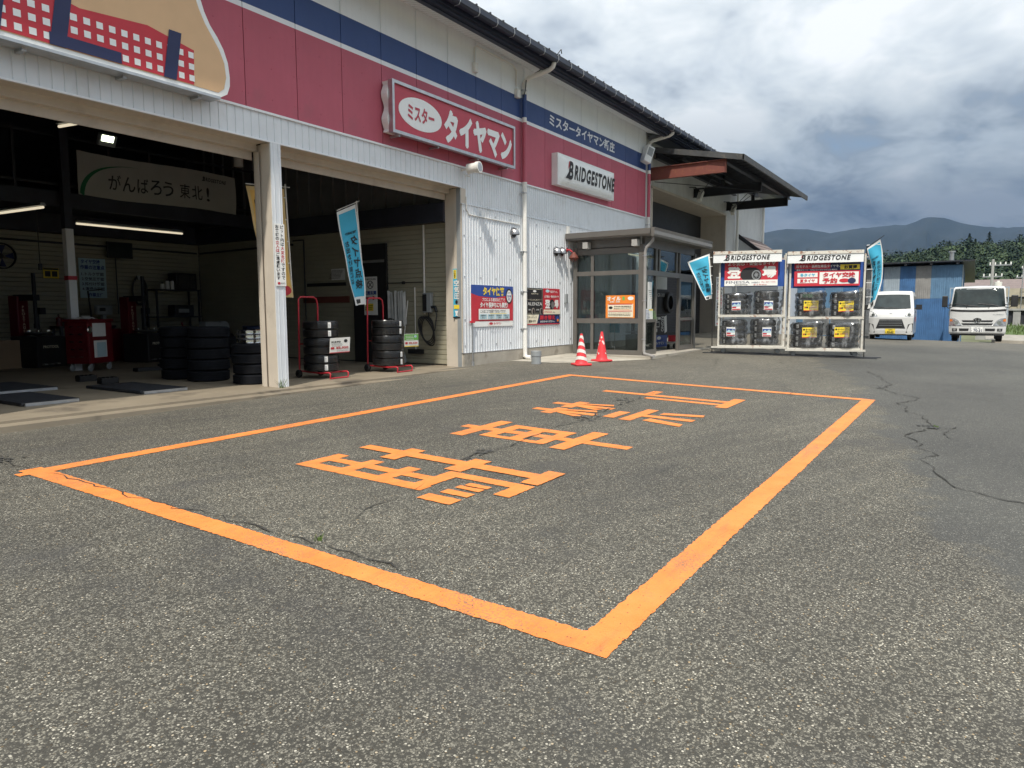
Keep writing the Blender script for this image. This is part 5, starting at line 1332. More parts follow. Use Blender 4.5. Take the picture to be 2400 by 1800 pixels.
m = MB(); m.cbox(-0.07, -0.01, -0.22, 0.22, 0.02, 0.06, 0.01); m.box(-0.065, -0.015, -0.215, 0.215, -0.04, 0.02); m.build('head', M_BLACK, t)
t = thing('hanging_rail', 'thin rail with clear plastic seat covers on the cream siding', 'rail', (5.28, 2.3, 1.82))
m = MB(); m.cyl((0, 0, 0), (0, -1.1, 0), 0.010, n=8); m.box(-0.02, 0.05, -0.56, -0.52, -0.03, 0.03); m.build('rail', M_BLACK, t)
for k, (yy, ln, w) in enumerate(((-0.1, 0.62, 0.20), (-0.32, 0.80, 0.16), (-0.50, 0.74, 0.14))):
    m = MB(); m.grid(6, 8, lambda u, v, yy=yy, ln=ln, w=w: (-0.04 - 0.03 * math.sin(9 * u + k), yy - w * u * (1 - 0.2 * v), -0.2 - ln * (1 - v) + (0.03 * math.sin(7 * u)))); m.build('plastic_cover', mat('milky_plastic', (0.42, 0.43, 0.42), 0.3, var=0.2), t, smooth=60)
t = thing('blue_mop', 'mop with pale handle leaning on the cream siding', 'mop', (5.2, 1.75, 0))
m = MB(); m.cyl((0, 0, 0.2), (0.1, -0.10, 1.42), 0.013, n=8); m.build('handle', M_PVC, t)
m = MB(); m.lathe([(0.012, 0.36), (0.07, 0.22), (0.10, 0.06), (0.08, 0.02), (0, 0.02)], 10); m.build('mop_head', M_GPVC, t)
t = thing('hand_cart', 'black folding hand cart against the side wall', 'cart', (5.0, 2.0, 0))
m = MB(); m.tube([(0, 0.2, 0.1), (0.1, 0.2, 1.0), (0.1, 0.0, 1.02), (0.1, -0.1, 1.0), (0, -0.1, 0.1)], 0.016, 6); m.box(-0.25, 0.02, -0.15, 0.25, 0.08, 0.11); m.build('frame', M_BLACK, t)
for yy in (-0.14, 0.24): m = MB(); m.lathe([(0.02, -0.02), (0.07, -0.02), (0.08, 0), (0.07, 0.02), (0.02, 0.02)], 14, 0, (0.02, yy, 0.08), 'y'); m.build('wheel', M_RUBBER, t)
board('no_entry_board', 'white no-entry board with blue text and red arrow by the dark inner door', 'notice', (5.22, 2.92, 1.10), (0, -1, 0), FU, 0.42, 0.88,
      [('t', '関係者以外立入禁止', 0.06, 0.91, 0.94, 0.96, K_, 0.02), ('e', 0.5, 0.79, 0.24, 0.105, K_), ('e', 0.5, 0.79, 0.20, 0.088, W_), ('p', [(0.34, 0.73), (0.38, 0.72), (0.66, 0.85), (0.62, 0.86)], K_), ('p', [(0.62, 0.72), (0.66, 0.73), (0.38, 0.86), (0.34, 0.85)], K_), ('t', '正面玄関', 0.05, 0.53, 0.95, 0.63, BL_, 0.04), ('r', 0.05, 0.42, 0.70, 0.47, R_), ('p', [(0.68, 0.38), (0.95, 0.445), (0.68, 0.51)], R_), ('r', 0.12, 0.11, 0.72, 0.30, Y_)] + lines(0.15, 0.13, 0.7, 0.27, 3, K_, 4), 0.006, W_)
board('wall_notice', 'small grey paper notice on the cream side wall', 'notice', (5.31, 4.08, 1.94), (0, -1, 0), FU, 0.46, 0.27, lines(0.06, 0.08, 0.94, 0.9, 7, K_, 12), 0.002, W_)
t = thing('oil_drum', 'dark blue drum behind the tyre trolley near the post', 'drum', (2.75, 3.6, 0))
m = MB(); m.lathe([(0, 0), (0.28, 0.0), (0.29, 0.02), (0.28, 0.05), (0.28, 0.28), (0.295, 0.30), (0.28, 0.32), (0.28, 0.56), (0.295, 0.58), (0.28, 0.60), (0.28, 0.86), (0.29, 0.88), (0.27, 0.89), (0, 0.87)], 26); m.build('barrel', mat('drum_navy', (0.02, 0.03, 0.07), 0.45), t, smooth=35)
m = MB(); m.cyl((0.15, 0.05, 0.87), (0.15, 0.05, 0.90), 0.03, n=10); m.build('bung', M_STEEL, t)

# ------------------------------------------------------------------ first bay: tyres, rims, cabinet, machines
TG = 'used tyres stacked in the first bay'
ORD = ['bottom', 'second', 'third', 'fourth', 'fifth', 'sixth']
def stack(cx, cy, n, R, W, ri, words, m_, seed):
    rnd = random.Random(seed)
    for k in range(n):
        nm = 'top' if k == n - 1 else ORD[k]
        o = tyre(None, (cx + rnd.uniform(-.015, .015), cy + rnd.uniform(-.015, .015), W / 2 + k * (W + 0.001)), R, W, ri, m_, 'tyre', rnd.uniform(0, 3))
        tag(o, '%s tyre of %s' % (nm, words), 'tyre', TG)
stack(0.56, 2.03, 5, 0.345, 0.185, 0.21, 'the wide dark stack in the first bay', M_RUBDUST, 1)
stack(0.52, 2.80, 5, 0.33, 0.185, 0.20, 'the rear dark stack behind the wide one', M_RUBDUST, 2)
stack(0.62, 0.93, 4, 0.305, 0.165, 0.19, 'the stack by the post with rims on top', M_RUBDUST, 3)
for k in range(3):
    t = thing('alloy_wheel', ['bottom', 'middle', 'top'][k] + ' silver rim on the tyre stack by the post', 'wheel rim', (0.62, 0.93, 0.665 + 0.075 * k), 0.4 * k, 'silver rims')
    m = MB(); m.lathe([(0.235, 0.0), (0.245, 0.005), (0.235, 0.012), (0.21, 0.02), (0.21, 0.05), (0.235, 0.058), (0.245, 0.064), (0.235, 0.07), (0.20, 0.06), (0.20, 0.01), (0.235, 0.0)], 32); m.build('rim_ring', M_CHROME, t, smooth=40)
    m = MB(); m.cyl((0, 0, 0.03), (0, 0, 0.06), 0.05, n=14)
    for q in range(5): a = 2 * PI * q / 5; m.add([(0.04 * math.cos(a + 0.5), 0.04 * math.sin(a + 0.5), 0.055), (0.04 * math.cos(a - 0.5), 0.04 * math.sin(a - 0.5), 0.055), (0.205 * math.cos(a - 0.16), 0.205 * math.sin(a - 0.16), 0.062), (0.205 * math.cos(a + 0.16), 0.205 * math.sin(a + 0.16), 0.062)], [(0, 1, 2, 3)])
    m.build('spoke', M_CHROME, t)
t = thing('tool_cabinet', 'red wheeled tool cabinet with papers on its side', 'tool cabinet', (0.39, 5.70, 0), 0.50)
m = MB(); m.cbox(0, 0.74, 0, 0.50, 0.16, 1.00, 0.015); m.build('body', M_TOOLRED, t)
m = MB(); m.box(-0.02, 0.76, -0.02, 0.52, 1.002, 1.05); m.build('tray', M_TOOLRED, t)
for k in range(5):
    m = MB(); m.box(-0.012, -0.001, 0.03, 0.47, 0.22 + 0.15 * k, 0.35 + 0.15 * k); dw = m.build('drawer', mat('dark_red_drawer', (0.12, 0.008, 0.012), 0.4), t)
    m = MB(); m.box(-0.03, -0.013, 0.12, 0.2, 0.29 + 0.15 * k, 0.31 + 0.15 * k); m.box(-0.03, -0.013, 0.30, 0.38, 0.29 + 0.15 * k, 0.31 + 0.15 * k); m.build('pull', M_CHROME, dw)
m = MB(); m.box(0.12, 0.52, -0.006, -0.001, 0.70, 0.97); m.box(0.14, 0.53, -0.008, -0.001, 0.28, 0.62); m.build('paper', M_PAPER, t)
m = MB(); m.box(0.22, 0.50, -0.012, -0.009, 0.29, 0.58); m.build('card', M_PALEB, t)
m = MB(); m.lathe([(0.05, 0), (0.075, -0.01), (0.05, -0.02), (0.0, -0.02)], 18, 0, (0.03, 0, 0.84), 'y'); m.build('gauge', M_CHROME, t)
m = MB(); m.grid(8, 6, lambda u, v: (0.05 + 0.4 * u, 0.08 + 0.3 * v, 1.06 + 0.05 * math.sin(3 * u) * math.sin(3.1 * v) + 0.01 * math.sin(17 * u + 9 * v))); m.build('rag', M_PAPER, t, smooth=60)
for x in (0.08, 0.66):
    for y in (0.06, 0.44): m = MB(); m.lathe([(0.02, -0.02), (0.06, -0.02), (0.07, 0.0), (0.06, 0.02), (0.02, 0.02)], 14, 0, (x, y, 0.07), 'y'); m.box(x - 0.03, x + 0.03, y - 0.03, y - 0.022, 0.07, 0.16); m.build('caster', M_GPVC, t)
t = thing('cardboard_box', 'plain cardboard box at the left edge of the workshop', 'box', (-0.85, 8.1, 0))
m = MB(); m.box(0, 1.0, 0, 0.5, 0, 0.60); m.build('carton', M_CARD, t)
m = MB(); m.box(-0.005, 1.005, 0.22, 0.28, 0.60, 0.603); m.box(0.1, 0.4, -0.003, 0, 0.25, 0.35); m.build('tape', M_CREAM, t)
def changer(x, y, label, word):
    t = thing('tyre_changer', label, 'tyre changer', (x, y, 0), 0.35, 'tyre changing machines')
    m = MB(); m.cbox(-0.40, 0.35, -0.35, 0.35, 0.0, 0.68, 0.03); m.build('base_cabinet', M_BLACK, t)
    m = MB(); m.lathe([(0.05, 0.68), (0.09, 0.69), (0.27, 0.74), (0.28, 0.76), (0.0, 0.76)], 20); m.build('turntable', M_STEEL, t, smooth=40)
    for k in range(4): a = PI / 4 + k * PI / 2; m = MB(); m.cbox(0.2 * math.cos(a) - 0.04, 0.2 * math.cos(a) + 0.04, 0.2 * math.sin(a) - 0.04, 0.2 * math.sin(a) + 0.04, 0.76, 0.82, 0.01); m.build('jaw', M_CHROME, t)
    m = MB(); m.cbox(-0.14, 0.14, 0.38, 0.62, 0.0, 1.55, 0.02); m.build('column', M_TOOLRED, t)
    m = MB(); m.box(-0.08, 0.08, 0.0, 0.55, 1.45, 1.58); m.cyl((0, 0.05, 0.95), (0, 0.05, 2.05), 0.04, n=12); m.cyl((0, 0.05, 0.84), (0, 0.05, 0.95), 0.055, n=12); m.build('swing_arm', M_DARK, t, smooth=40)
    m = MB(); m.vtext(word, (-0.05, 0.75, 0.05, 1.35), lambda a, b: (a, 0.378, b), 0, 0.03); m.text('PROTOOL', (-0.25, 0.42, 0.15, 0.48), lambda a, b: (a, -0.353, b), 0, 0.02); m.build('lettering', M_CREAM, t, recalc=False)
    m = MB()
    for k in range(3): m.box(-0.3 + 0.16 * k, -0.22 + 0.16 * k, -0.42, -0.35, 0.06, 0.09)
    m.build('pedal', M_STEEL, t)
    m = MB(); m.cyl((0.42, 0.45, 0.1), (0.42, 0.45, 1.25), 0.035, n=10); m.box(0.36, 0.5, 0.30, 0.45, 1.15, 1.3); m.build('bead_arm', M_DARK, t)
changer(0.55, 8.15, 'black and red tyre changer left of the tool cabinet', 'PROSTAGE')
changer(2.75, 7.75, 'black and red tyre changer right of the tool cabinet', 'PROSTAGE')
def balancer(x, y, label):
    t = thing('wheel_balancer', label, 'wheel balancer', (x, y, 0), 0.3, 'wheel balancers')
    m = MB(); m.cbox(-0.25, 0.25, -0.2, 0.25, 0, 0.80, 0.04); m.build('body', M_TOOLRED, t)
    m = MB(); m.box(-0.05, 0.05, 0.05, 0.13, 0.8, 1.15); m.cbox(-0.22, 0.22, 0.02, 0.14, 1.13, 1.36, 0.02); m.build('console', M_GPVC, t)
    m = MB(); m.box(-0.17, 0.0, 0.012, 0.019, 1.22, 1.30); m.build('display', M_INKK, t)
    m = MB(); m.cyl((0.25, -0.02, 0.62), (0.55, -0.02, 0.62), 0.03, n=12); m.cyl((0.25, -0.02, 0.62), (0.28, -0.02, 0.62), 0.09, n=16); m.build('shaft', M_STEEL, t)
    m = MB(); m.tube([(-0.2, 0.2, 0.6), (-0.25, 0.25, 1.7), (0.1, 0.2, 1.75)], 0.02, 6); m.build('hood_arm', M_DARK, t)
balancer(-0.75, 8.85, 'red wheel balancer with pale console near the cardboard box')
balancer(2.25, 8.6, 'red wheel balancer with pale console below the wall screen')
t = thing('steel_shelf', 'dark steel shelf against the back wall', 'shelf', (3.62, 8.75, 0))
m = MB()
for x in (0, 1.19):
    for y in (0, 0.45): m = MB(); m.box(x, x + 0.04, y, y + 0.04, 0, 1.78); m.build('upright', M_DARK, t)
for z in (0.45, 1.05, 1.76): m = MB(); m.box(-0.01, 1.24, -0.01, 0.5, z, z + 0.03); m.build('shelf_board', M_DARK, t)
for k in range(4):
    t = thing('spray_can', ['shortest pale can at the left end of the shelf top', 'tall pale can on the shelf top', 'second tall can on the shelf top', 'dark capped can next to the bolt crate'][k], 'can', (3.92 + 0.14 * k, 8.95, 1.79), 0, 'cans on the shelf')
    h = (0.15, 0.23, 0.23, 0.21)[k]; m = MB(); m.lathe([(0.0, 0), (0.05, 0), (0.052, 0.01), (0.052, h - 0.03), (0.035, h), (0, h)], 14); m.build('can', M_PAPER if k < 3 else M_GPVC, t, smooth=40)
    m = MB(); m.cyl((0, 0, h), (0, 0, h + 0.03), 0.022, n=10); m.build('cap', M_BLACK, t)
t = thing('bolt_crate', 'dark parts crate with rows of shiny bolts on the shelf top', 'crate', (4.22, 8.8, 1.79))
m = MB(); m.cbox(0, 0.6, 0, 0.4, 0, 0.44, 0.02); m.build('crate', M_BLACK, t)
m = MB()
for q in range(30): m.cyl((0.10 + 0.08 * (q % 6), -0.012, 0.06 + 0.075 * (q // 6)), (0.10 + 0.08 * (q % 6), 0.0, 0.06 + 0.075 * (q // 6)), 0.016, n=6)
m.build('bolt', M_CHROME, t)
t = thing('parts_bin', 'dark bin of parts on the middle shelf', 'bin', (4.15, 8.8, 1.08)); m = MB(); m.cbox(0, 0.55, 0, 0.35, 0, 0.30, 0.02); m.build('bin', M_DARK, t); m = MB(); m.box(0.1, 0.4, -0.004, 0, 0.1, 0.2); m.build('label', M_GPVC, t)
t = thing('wall_screen', 'flat screen on an arm high on the back wall', 'screen', (2.97, 9.2, 2.75))
m = MB(); m.cbox(-0.32, 0.32, -0.06, 0.0, -0.20, 0.20, 0.01); m.build('case', M_BLACK, t); m = MB(); m.box(-0.29, 0.29, -0.066, -0.061, -0.17, 0.17); m.build('screen', M_TINT, t); m = MB(); m.cyl((0, 0, 0), (0, 0.2, 0.0), 0.03, n=8); m.cyl((-0.05, 0.1, -0.2), (-0.05, 0.1, -1.6), 0.015, n=8); m.build('arm', M_DARK, t)
board('work_poster', 'pale green hand-lettered work rules poster on the back wall', 'poster', (2.05, 9.36, 1.55), FR, FU, 0.64, 0.97,
      [('t', 'タイヤ交換', 0.08, 0.86, 0.80, 0.97, BL_, 0.04), ('t', '作業の注意点', 0.05, 0.72, 0.95, 0.83, BL_, 0.04)] + [('t', '%d.%s' % (k + 1, ('トルク確認', '空気圧確認', '締付け確認', '清掃の確認')[k]), 0.08, 0.56 - 0.125 * k, 0.92, 0.65 - 0.125 * k, N_, 0.02) for k in range(4)] + [('t', '作業主任', 0.30, 0.03, 0.85, 0.13, BL_, 0.03)], 0.004, PB_)
board('safety_poster', 'small yellow safety poster on the back wall left of the pillar', 'poster', (1.25, 9.36, 2.0), FR, FU, 0.34, 0.24, [('r', 0.02, 0.80, 0.98, 0.98, K_), ('r', 0.1, 0.15, 0.46, 0.7, K_), ('r', 0.54, 0.15, 0.9, 0.7, K_)], 0.003, Y_)
board('long_notice', 'tall narrow blue product banner hung on the side wall behind the tyres', 'banner', (5.31, 6.6, 0.95), (0, -1, 0), FU, 0.5, 1.9, [('r', 0, 0.10, 1, 0.86, N_), ('e', 0.5, 0.93, 0.45, 0.06, W_), ('v', 'タイヤ保管', 0.25, 0.3, 0.75, 0.82, BL_, 0.03), ('t', 'BRIDGESTONE', 0.1, 0.03, 0.9, 0.08, K_, 0.02)], 0.004, PB_)
# floor plates, chocks
def plate(x0, x1, y0, y1, label):
    t = thing('lift_plate', label, 'floor plate', (x0, y0, 0), 0, 'lift plates in the floor')
    m = MB(); m.cbox(0, x1 - x0, 0, y1 - y0, 0.002, 0.045, 0.01)
    for k in range(10): m.box(0.03, x1 - x0 - 0.03, 0.12 + (y1 - y0 - 0.2) * k / 10, 0.14 + (y1 - y0 - 0.2) * k / 10, 0.045, 0.049)
    m.build('plate', M_DARK, t); m = MB(); m.box(0.03, x1 - x0 - 0.03, -0.045, -0.004, 0.002, 0.04); m.build('edge_bar', M_STEEL, t)
plate(-2.82, -2.12, 0.90, 2.32, 'dark lift plate in the floor at the left edge of the first bay'); plate(-1.27, -0.54, 0.95, 2.50, 'dark lift plate in the floor nearest the tyre stacks'); plate(-2.45, -1.55, 2.75, 4.3, 'dark lift plate lying farther inside the first bay')
for x, y, lb in ((-0.65, 3.75, 'farther black rubber block on the workshop floor'), (-0.67, 3.0, 'nearer black rubber block on the workshop floor')):
    t = thing('rubber_block', lb, 'block', (x, y, 0), 0, 'rubber blocks on the floor'); m = MB(); m.cbox(-0.14, 0.14, -0.09, 0.09, 0, 0.10, 0.012); m.build('block', M_BLACK, t); m = MB()
    for k in range(4): m.box(-0.12 + 0.07 * k, -0.09 + 0.07 * k, -0.085, 0.085, 0.10, 0.108)
    m.build('tread', M_RUBDUST, t)
t = thing('floor_jack', 'low black floor jack lying on the floor right of the tool cabinet', 'jack', (0.9, 5.0, 0)); m = MB(); m.cbox(0, 0.9, -0.1, 0.1, 0.0, 0.07, 0.01); m.cbox(0.55, 0.85, -0.16, 0.16, 0.07, 0.12, 0.01); m.build('arm', M_BLACK, t); m = MB(); m.cyl((0.7, 0, 0.12), (0.7, 0, 0.15), 0.06, n=12); m.build('pad', M_RUBDUST, t)
# banner on the loft rail
t = thing('cloth_banner', 'long white cloth banner with brush lettering hung on the loft railing', 'banner', (0.73, 6.44, 3.59))
def bf(a, b, q=0.0): return (a, -0.012 - q - 0.020 * math.sin(5 * a + 2.0 * b) * (1.0 - b / 1.1) - 0.012 * math.sin(13 * a - 6 * b), b - 0.02 * math.sin(a * 1.8))
m = MB(); m.grid(40, 10, lambda u, v: bf(3.7 * u, 0.88 * v)); m.build('cloth', mat('banner_cloth', (0.44, 0.435, 0.40), 0.8, var=0.05), t, smooth=60)
m = MB()
for k, c in enumerate('がんばろう東北!'): m.text(c, (0.62 + (0.08 if c == '!' else 0) + 0.30 * k + (0.10 if k > 4 else 0), 0.20, 0.88 - (0.10 if c == '!' else 0) + 0.30 * k + (0.10 if k > 4 else 0), 0.52), lambda a, b: bf(a, b, 0.006), 0, 0.01)
logo(m, (2.78, 0.66, 3.44, 0.76), lambda a, b: bf(a, b, 0.006), 0, 0)
SWO = [(0.02 + 1.25 * (k / 16) ** 1.7, 0.03 + 0.70 * (1 - (1 - k / 16) ** 2.2), 0.10 * (1 - k / 16) + 0.004) for k in range(17)]
m.add([bf(x + o_ * 0.75, z - o_ * 0.55, 0.012) for x, z, w2 in SWO for o_ in (0, w2)], [(2 * k, 2 * k + 1, 2 * k + 3, 2 * k + 2) for k in range(16)], 1)
m.build('print', [M_INKK, mat('banner_green', (0.02, 0.16, 0.07), 0.8)], t, recalc=False)
# strip lights and the flood lamp, all lit
def striplight(p0, p1, label):
    o = Vector(p0); t = thing('strip_light', label, 'strip light', o, 0, 'strip lights in the workshop')
    d = Vector(p1) - o; m = MB(); m.cyl((0, 0, 0), d, 0.022, n=10); m.build('tube', M_TUBE, t)
    m = MB(); s = d.normalized().cross(Vector((0, 0, 1))) * 0.06
    m.add([s + Vector((0, 0, 0.03)), -s + Vector((0, 0, 0.03)), d - s + Vector((0, 0, 0.03)), d + s + Vector((0, 0, 0.03)), s * 0.5 + Vector((0, 0, 0.08)), -s * 0.5 + Vector((0, 0, 0.08)), d - s * 0.5 + Vector((0, 0, 0.08)), d + s * 0.5 + Vector((0, 0, 0.08))], [(0, 1, 2, 3), (4, 5, 6, 7), (0, 3, 7, 4), (1, 5, 6, 2), (0, 4, 5, 1), (3, 2, 6, 7)]); m.build('batten', M_GPVC, t)
striplight((0.97, 7.1, 3.07), (3.39, 7.1, 3.07), 'strip light below the cloth banner')
striplight((-0.86, 7.05, 3.02), (-0.70, 4.75, 3.02), 'strip light left of the pillar')
striplight((-0.75, 3.9, 4.26), (-0.55, 2.6, 4.26), 'strip light high behind the first bay lintel')
t = thing('flood_lamp', 'lit square flood lamp above the cloth banner', 'flood light', (0.90, 5.55, 4.58))
m = MB(); m.M = Matrix.Rotation(0.5, 4, 'X'); m.cbox(-0.17, 0.17, -0.05, 0.05, -0.12, 0.12, 0.02); m.build('housing', M_GPVC, t)
m = MB(); m.M = Matrix.Rotation(0.5, 4, 'X'); m.box(-0.13, 0.10, -0.056, -0.051, -0.02, 0.10); m.build('lens', M_FLOOD, t)
m = MB(); m.tube([(0, 0.02, 0.05), (0, 0.1, 0.2), (0, 0.3, 0.22)], 0.015, 6); m.build('bracket', M_DARK, t)
t = thing('ceiling_can', 'pale cylinder fitting hanging near the loft railing', 'fitting', (3.72, 5.3, 4.62)); m = MB(); m.cyl((0, 0, -0.12), (0, 0, 0.12), 0.10, n=16); m.build('can', M_PVC, t, smooth=40); m = MB(); m.cyl((0, 0, 0.12), (0, 0, 1.9), 0.012, n=6); m.build('stem', M_DARK, t)
t = thing('pull_cord', 'black pendant switch on a cord left of the pillar', 'switch', (-0.05, 6.5, 2.1)); m = MB(); m.cyl((0, 0, 0.05), (0, 0, 1.28), 0.008, n=6); m.build('cord', M_BLACK, t); m = MB(); m.cbox(-0.03, 0.03, -0.03, 0.03, -0.08, 0.05, 0.01); m.build('switch', M_BLACK, t)

# ------------------------------------------------------------------ more workshop clutter along the back
t = thing('air_compressor', 'dark air compressor tank by the side wall of the workshop', 'compressor', (4.3, 7.4, 0))
m = MB(); m.lathe([(0, -0.6), (0.15, -0.58), (0.22, -0.5), (0.22, 0.5), (0.15, 0.58), (0, 0.6)], 20, 0, (0, 0, 0.42), 'x'); m.build('tank', M_DARK, t, smooth=40)
m = MB(); m.cbox(-0.3, 0.1, -0.15, 0.15, 0.66, 0.95, 0.02); m.cyl((0.25, -0.1, 0.8), (0.25, 0.1, 0.8), 0.16, n=18); m.build('pump', M_GPVC, t)
m = MB()
for x in (-0.4, 0.4): m.box(x - 0.04, x + 0.04, -0.2, 0.2, 0, 0.24)
m.build('foot', M_DARK, t)
t = thing('air_hose', 'black air hose looped on the back wall right of the screen', 'hose', (3.5, 9.36, 2.1))
m = MB()
for q in range(3): m.tube([((0.16 + 0.02 * q) * math.sin(a * 2 * PI / 20), -0.03 - 0.02 * q, -0.35 + (0.33 + 0.02 * q) * math.cos(a * 2 * PI / 20)) for a in range(20)], 0.014, 6, closed=True)
m.build('hose', M_BLACK, t); m = MB(); m.box(-0.05, 0.05, -0.09, 0.0, -0.06, 0.04); m.build('hook', M_STEEL, t)
t = thing('work_bench', 'dark work bench with tools against the back wall left of the shelf', 'bench', (1.3, 8.85, 0))
m = MB(); m.box(0, 1.3, 0, 0.5, 0.82, 0.87); m.box(0.02, 1.28, 0.02, 0.48, 0.25, 0.28); m.build('bench_top', M_DARK, t)
for x in (0.02, 1.22):
    for y in (0.02, 0.42): m = MB(); m.box(x, x + 0.06, y, y + 0.06, 0, 0.82); m.build('leg', M_DARK, t)
rnd = random.Random(77)
NM = ['red oil can', 'grey parts box', 'black funnel box', 'pale spray bottle', 'dark tool case', 'green bottle']
for k in range(6):
    x = 1.38 + 0.2 * k; h = rnd.uniform(0.12, 0.28)
    t = thing('bench_item', NM[k] + ' on the dark work bench', NM[k].split()[-1], (x, 9.05, 0.87), 0, 'items on the work bench')
    m = MB()
    if k % 2: m.cbox(-0.08, 0.08, -0.07, 0.07, 0, h, 0.01)
    else: m.lathe([(0, 0), (0.06, 0), (0.062, 0.01), (0.06, h * 0.75), (0.02, h * 0.9), (0.02, h), (0, h)], 14)
    m.build('body', [M_TOOLRED, M_GPVC, M_BLACK, M_PAPER, M_DARK, M_INKG][k], t); m = MB(); m.box(-0.03, 0.03, -0.075, -0.071, h * 0.3, h * 0.6) if k % 2 else m.cyl((0, 0, h), (0, 0, h + 0.03), 0.022, n=8); m.build('label' if k % 2 else 'cap', M_CREAM if k % 2 else M_BLACK, t)
t = thing('jack_stand', 'red trolley jack on the floor in front of the shelf', 'trolley jack', (3.3, 6.6, 0), 0.6)
m = MB(); m.box(-0.35, 0.35, -0.14, -0.10, 0.05, 0.16); m.box(-0.35, 0.35, 0.10, 0.14, 0.05, 0.16); m.box(-0.1, 0.3, -0.05, 0.05, 0.10, 0.2); m.cyl((-0.3, 0, 0.14), (-0.75, 0, 0.95), 0.018, n=8); m.build('jack_body', M_TOOLRED, t)
for x in (-0.3, 0.3):
    for y in (-0.17, 0.17): m = MB(); m.lathe([(0.01, -0.02), (0.05, -0.02), (0.055, 0), (0.05, 0.02), (0.01, 0.02)], 12, 0, (x, y, 0.055), 'y'); m.build('wheel', M_STEEL, t)
t = thing('wall_fan', 'dark round wall fan at the left of the back wall', 'fan', (0.35, 9.2, 2.45))
m = MB(); m.lathe([(0.27, -0.08), (0.29, -0.05), (0.29, 0.0), (0.27, 0.03)], 24, 0, (0, 0, 0), 'y'); m.cyl((0, 0.02, 0), (0, 0.2, 0), 0.06, n=12); m.build('cage', M_DARK, t)
m = MB()
for k in range(4): a = k * PI / 2; m.add([(0.04 * math.cos(a), -0.03, 0.04 * math.sin(a)), (0.25 * math.cos(a - 0.3), -0.05, 0.25 * math.sin(a - 0.3)), (0.25 * math.cos(a + 0.35), -0.01, 0.25 * math.sin(a + 0.35))], [(0, 1, 2)])
m.build('blade', M_INKN, t)
mb = MB(); mb.tube([(-9.0, 9.34, 2.9), (5.2, 9.34, 2.82)], 0.025, 6); mb.tube([(5.28, 9.3, 2.82), (5.28, 5.4, 2.86)], 0.025, 6); mb.build('air_pipe', M_DARK, B)

# ------------------------------------------------------------------ weeds in the joints
def weed(x, y, n, h, label, seed):
    rnd = random.Random(seed)
    t = thing('weed', label, 'weed', (x, y, g(x, y)), 0, 'weeds in the asphalt')
    m = MB()
    for k in range(n):
        a = rnd.uniform(0, 6.3); l = h * rnd.uniform(0.5, 1.0); b = rnd.uniform(0.3, 0.9); w = 0.004; px, py = rnd.uniform(-.03, .03), rnd.uniform(-.03, .03)
        c, s = math.cos(a), math.sin(a)
        m.add([(px - s * w, py + c * w, 0), (px + s * w, py - c * w, 0), (px + c * l * b * 0.5 + s * w, py + s * l * b * 0.5 - c * w, l * 0.7), (px + c * l * b * 0.5 - s * w, py + s * l * b * 0.5 + c * w, l * 0.7), (px + c * l * b, py + s * l * b, l)], [(0, 1, 2, 3), (3, 2, 4)])
    m.build('blades', M_GRASS, t, recalc=False)
    m = MB(); m.cyl((0, 0, -0.01), (0, 0, 0.02), 0.012, n=6); m.build('root', M_GRASS, t)
weed(0.36, -0.10, 16, 0.22, 'small weed at the foot of the post between the bays', 1)
weed(-3.90, -5.72, 7, 0.05, 'tiny weed in the crack beside the front painted line', 2)
weed(3.12, -8.72, 12, 0.035, 'low weed in the wide crack on the right', 3)
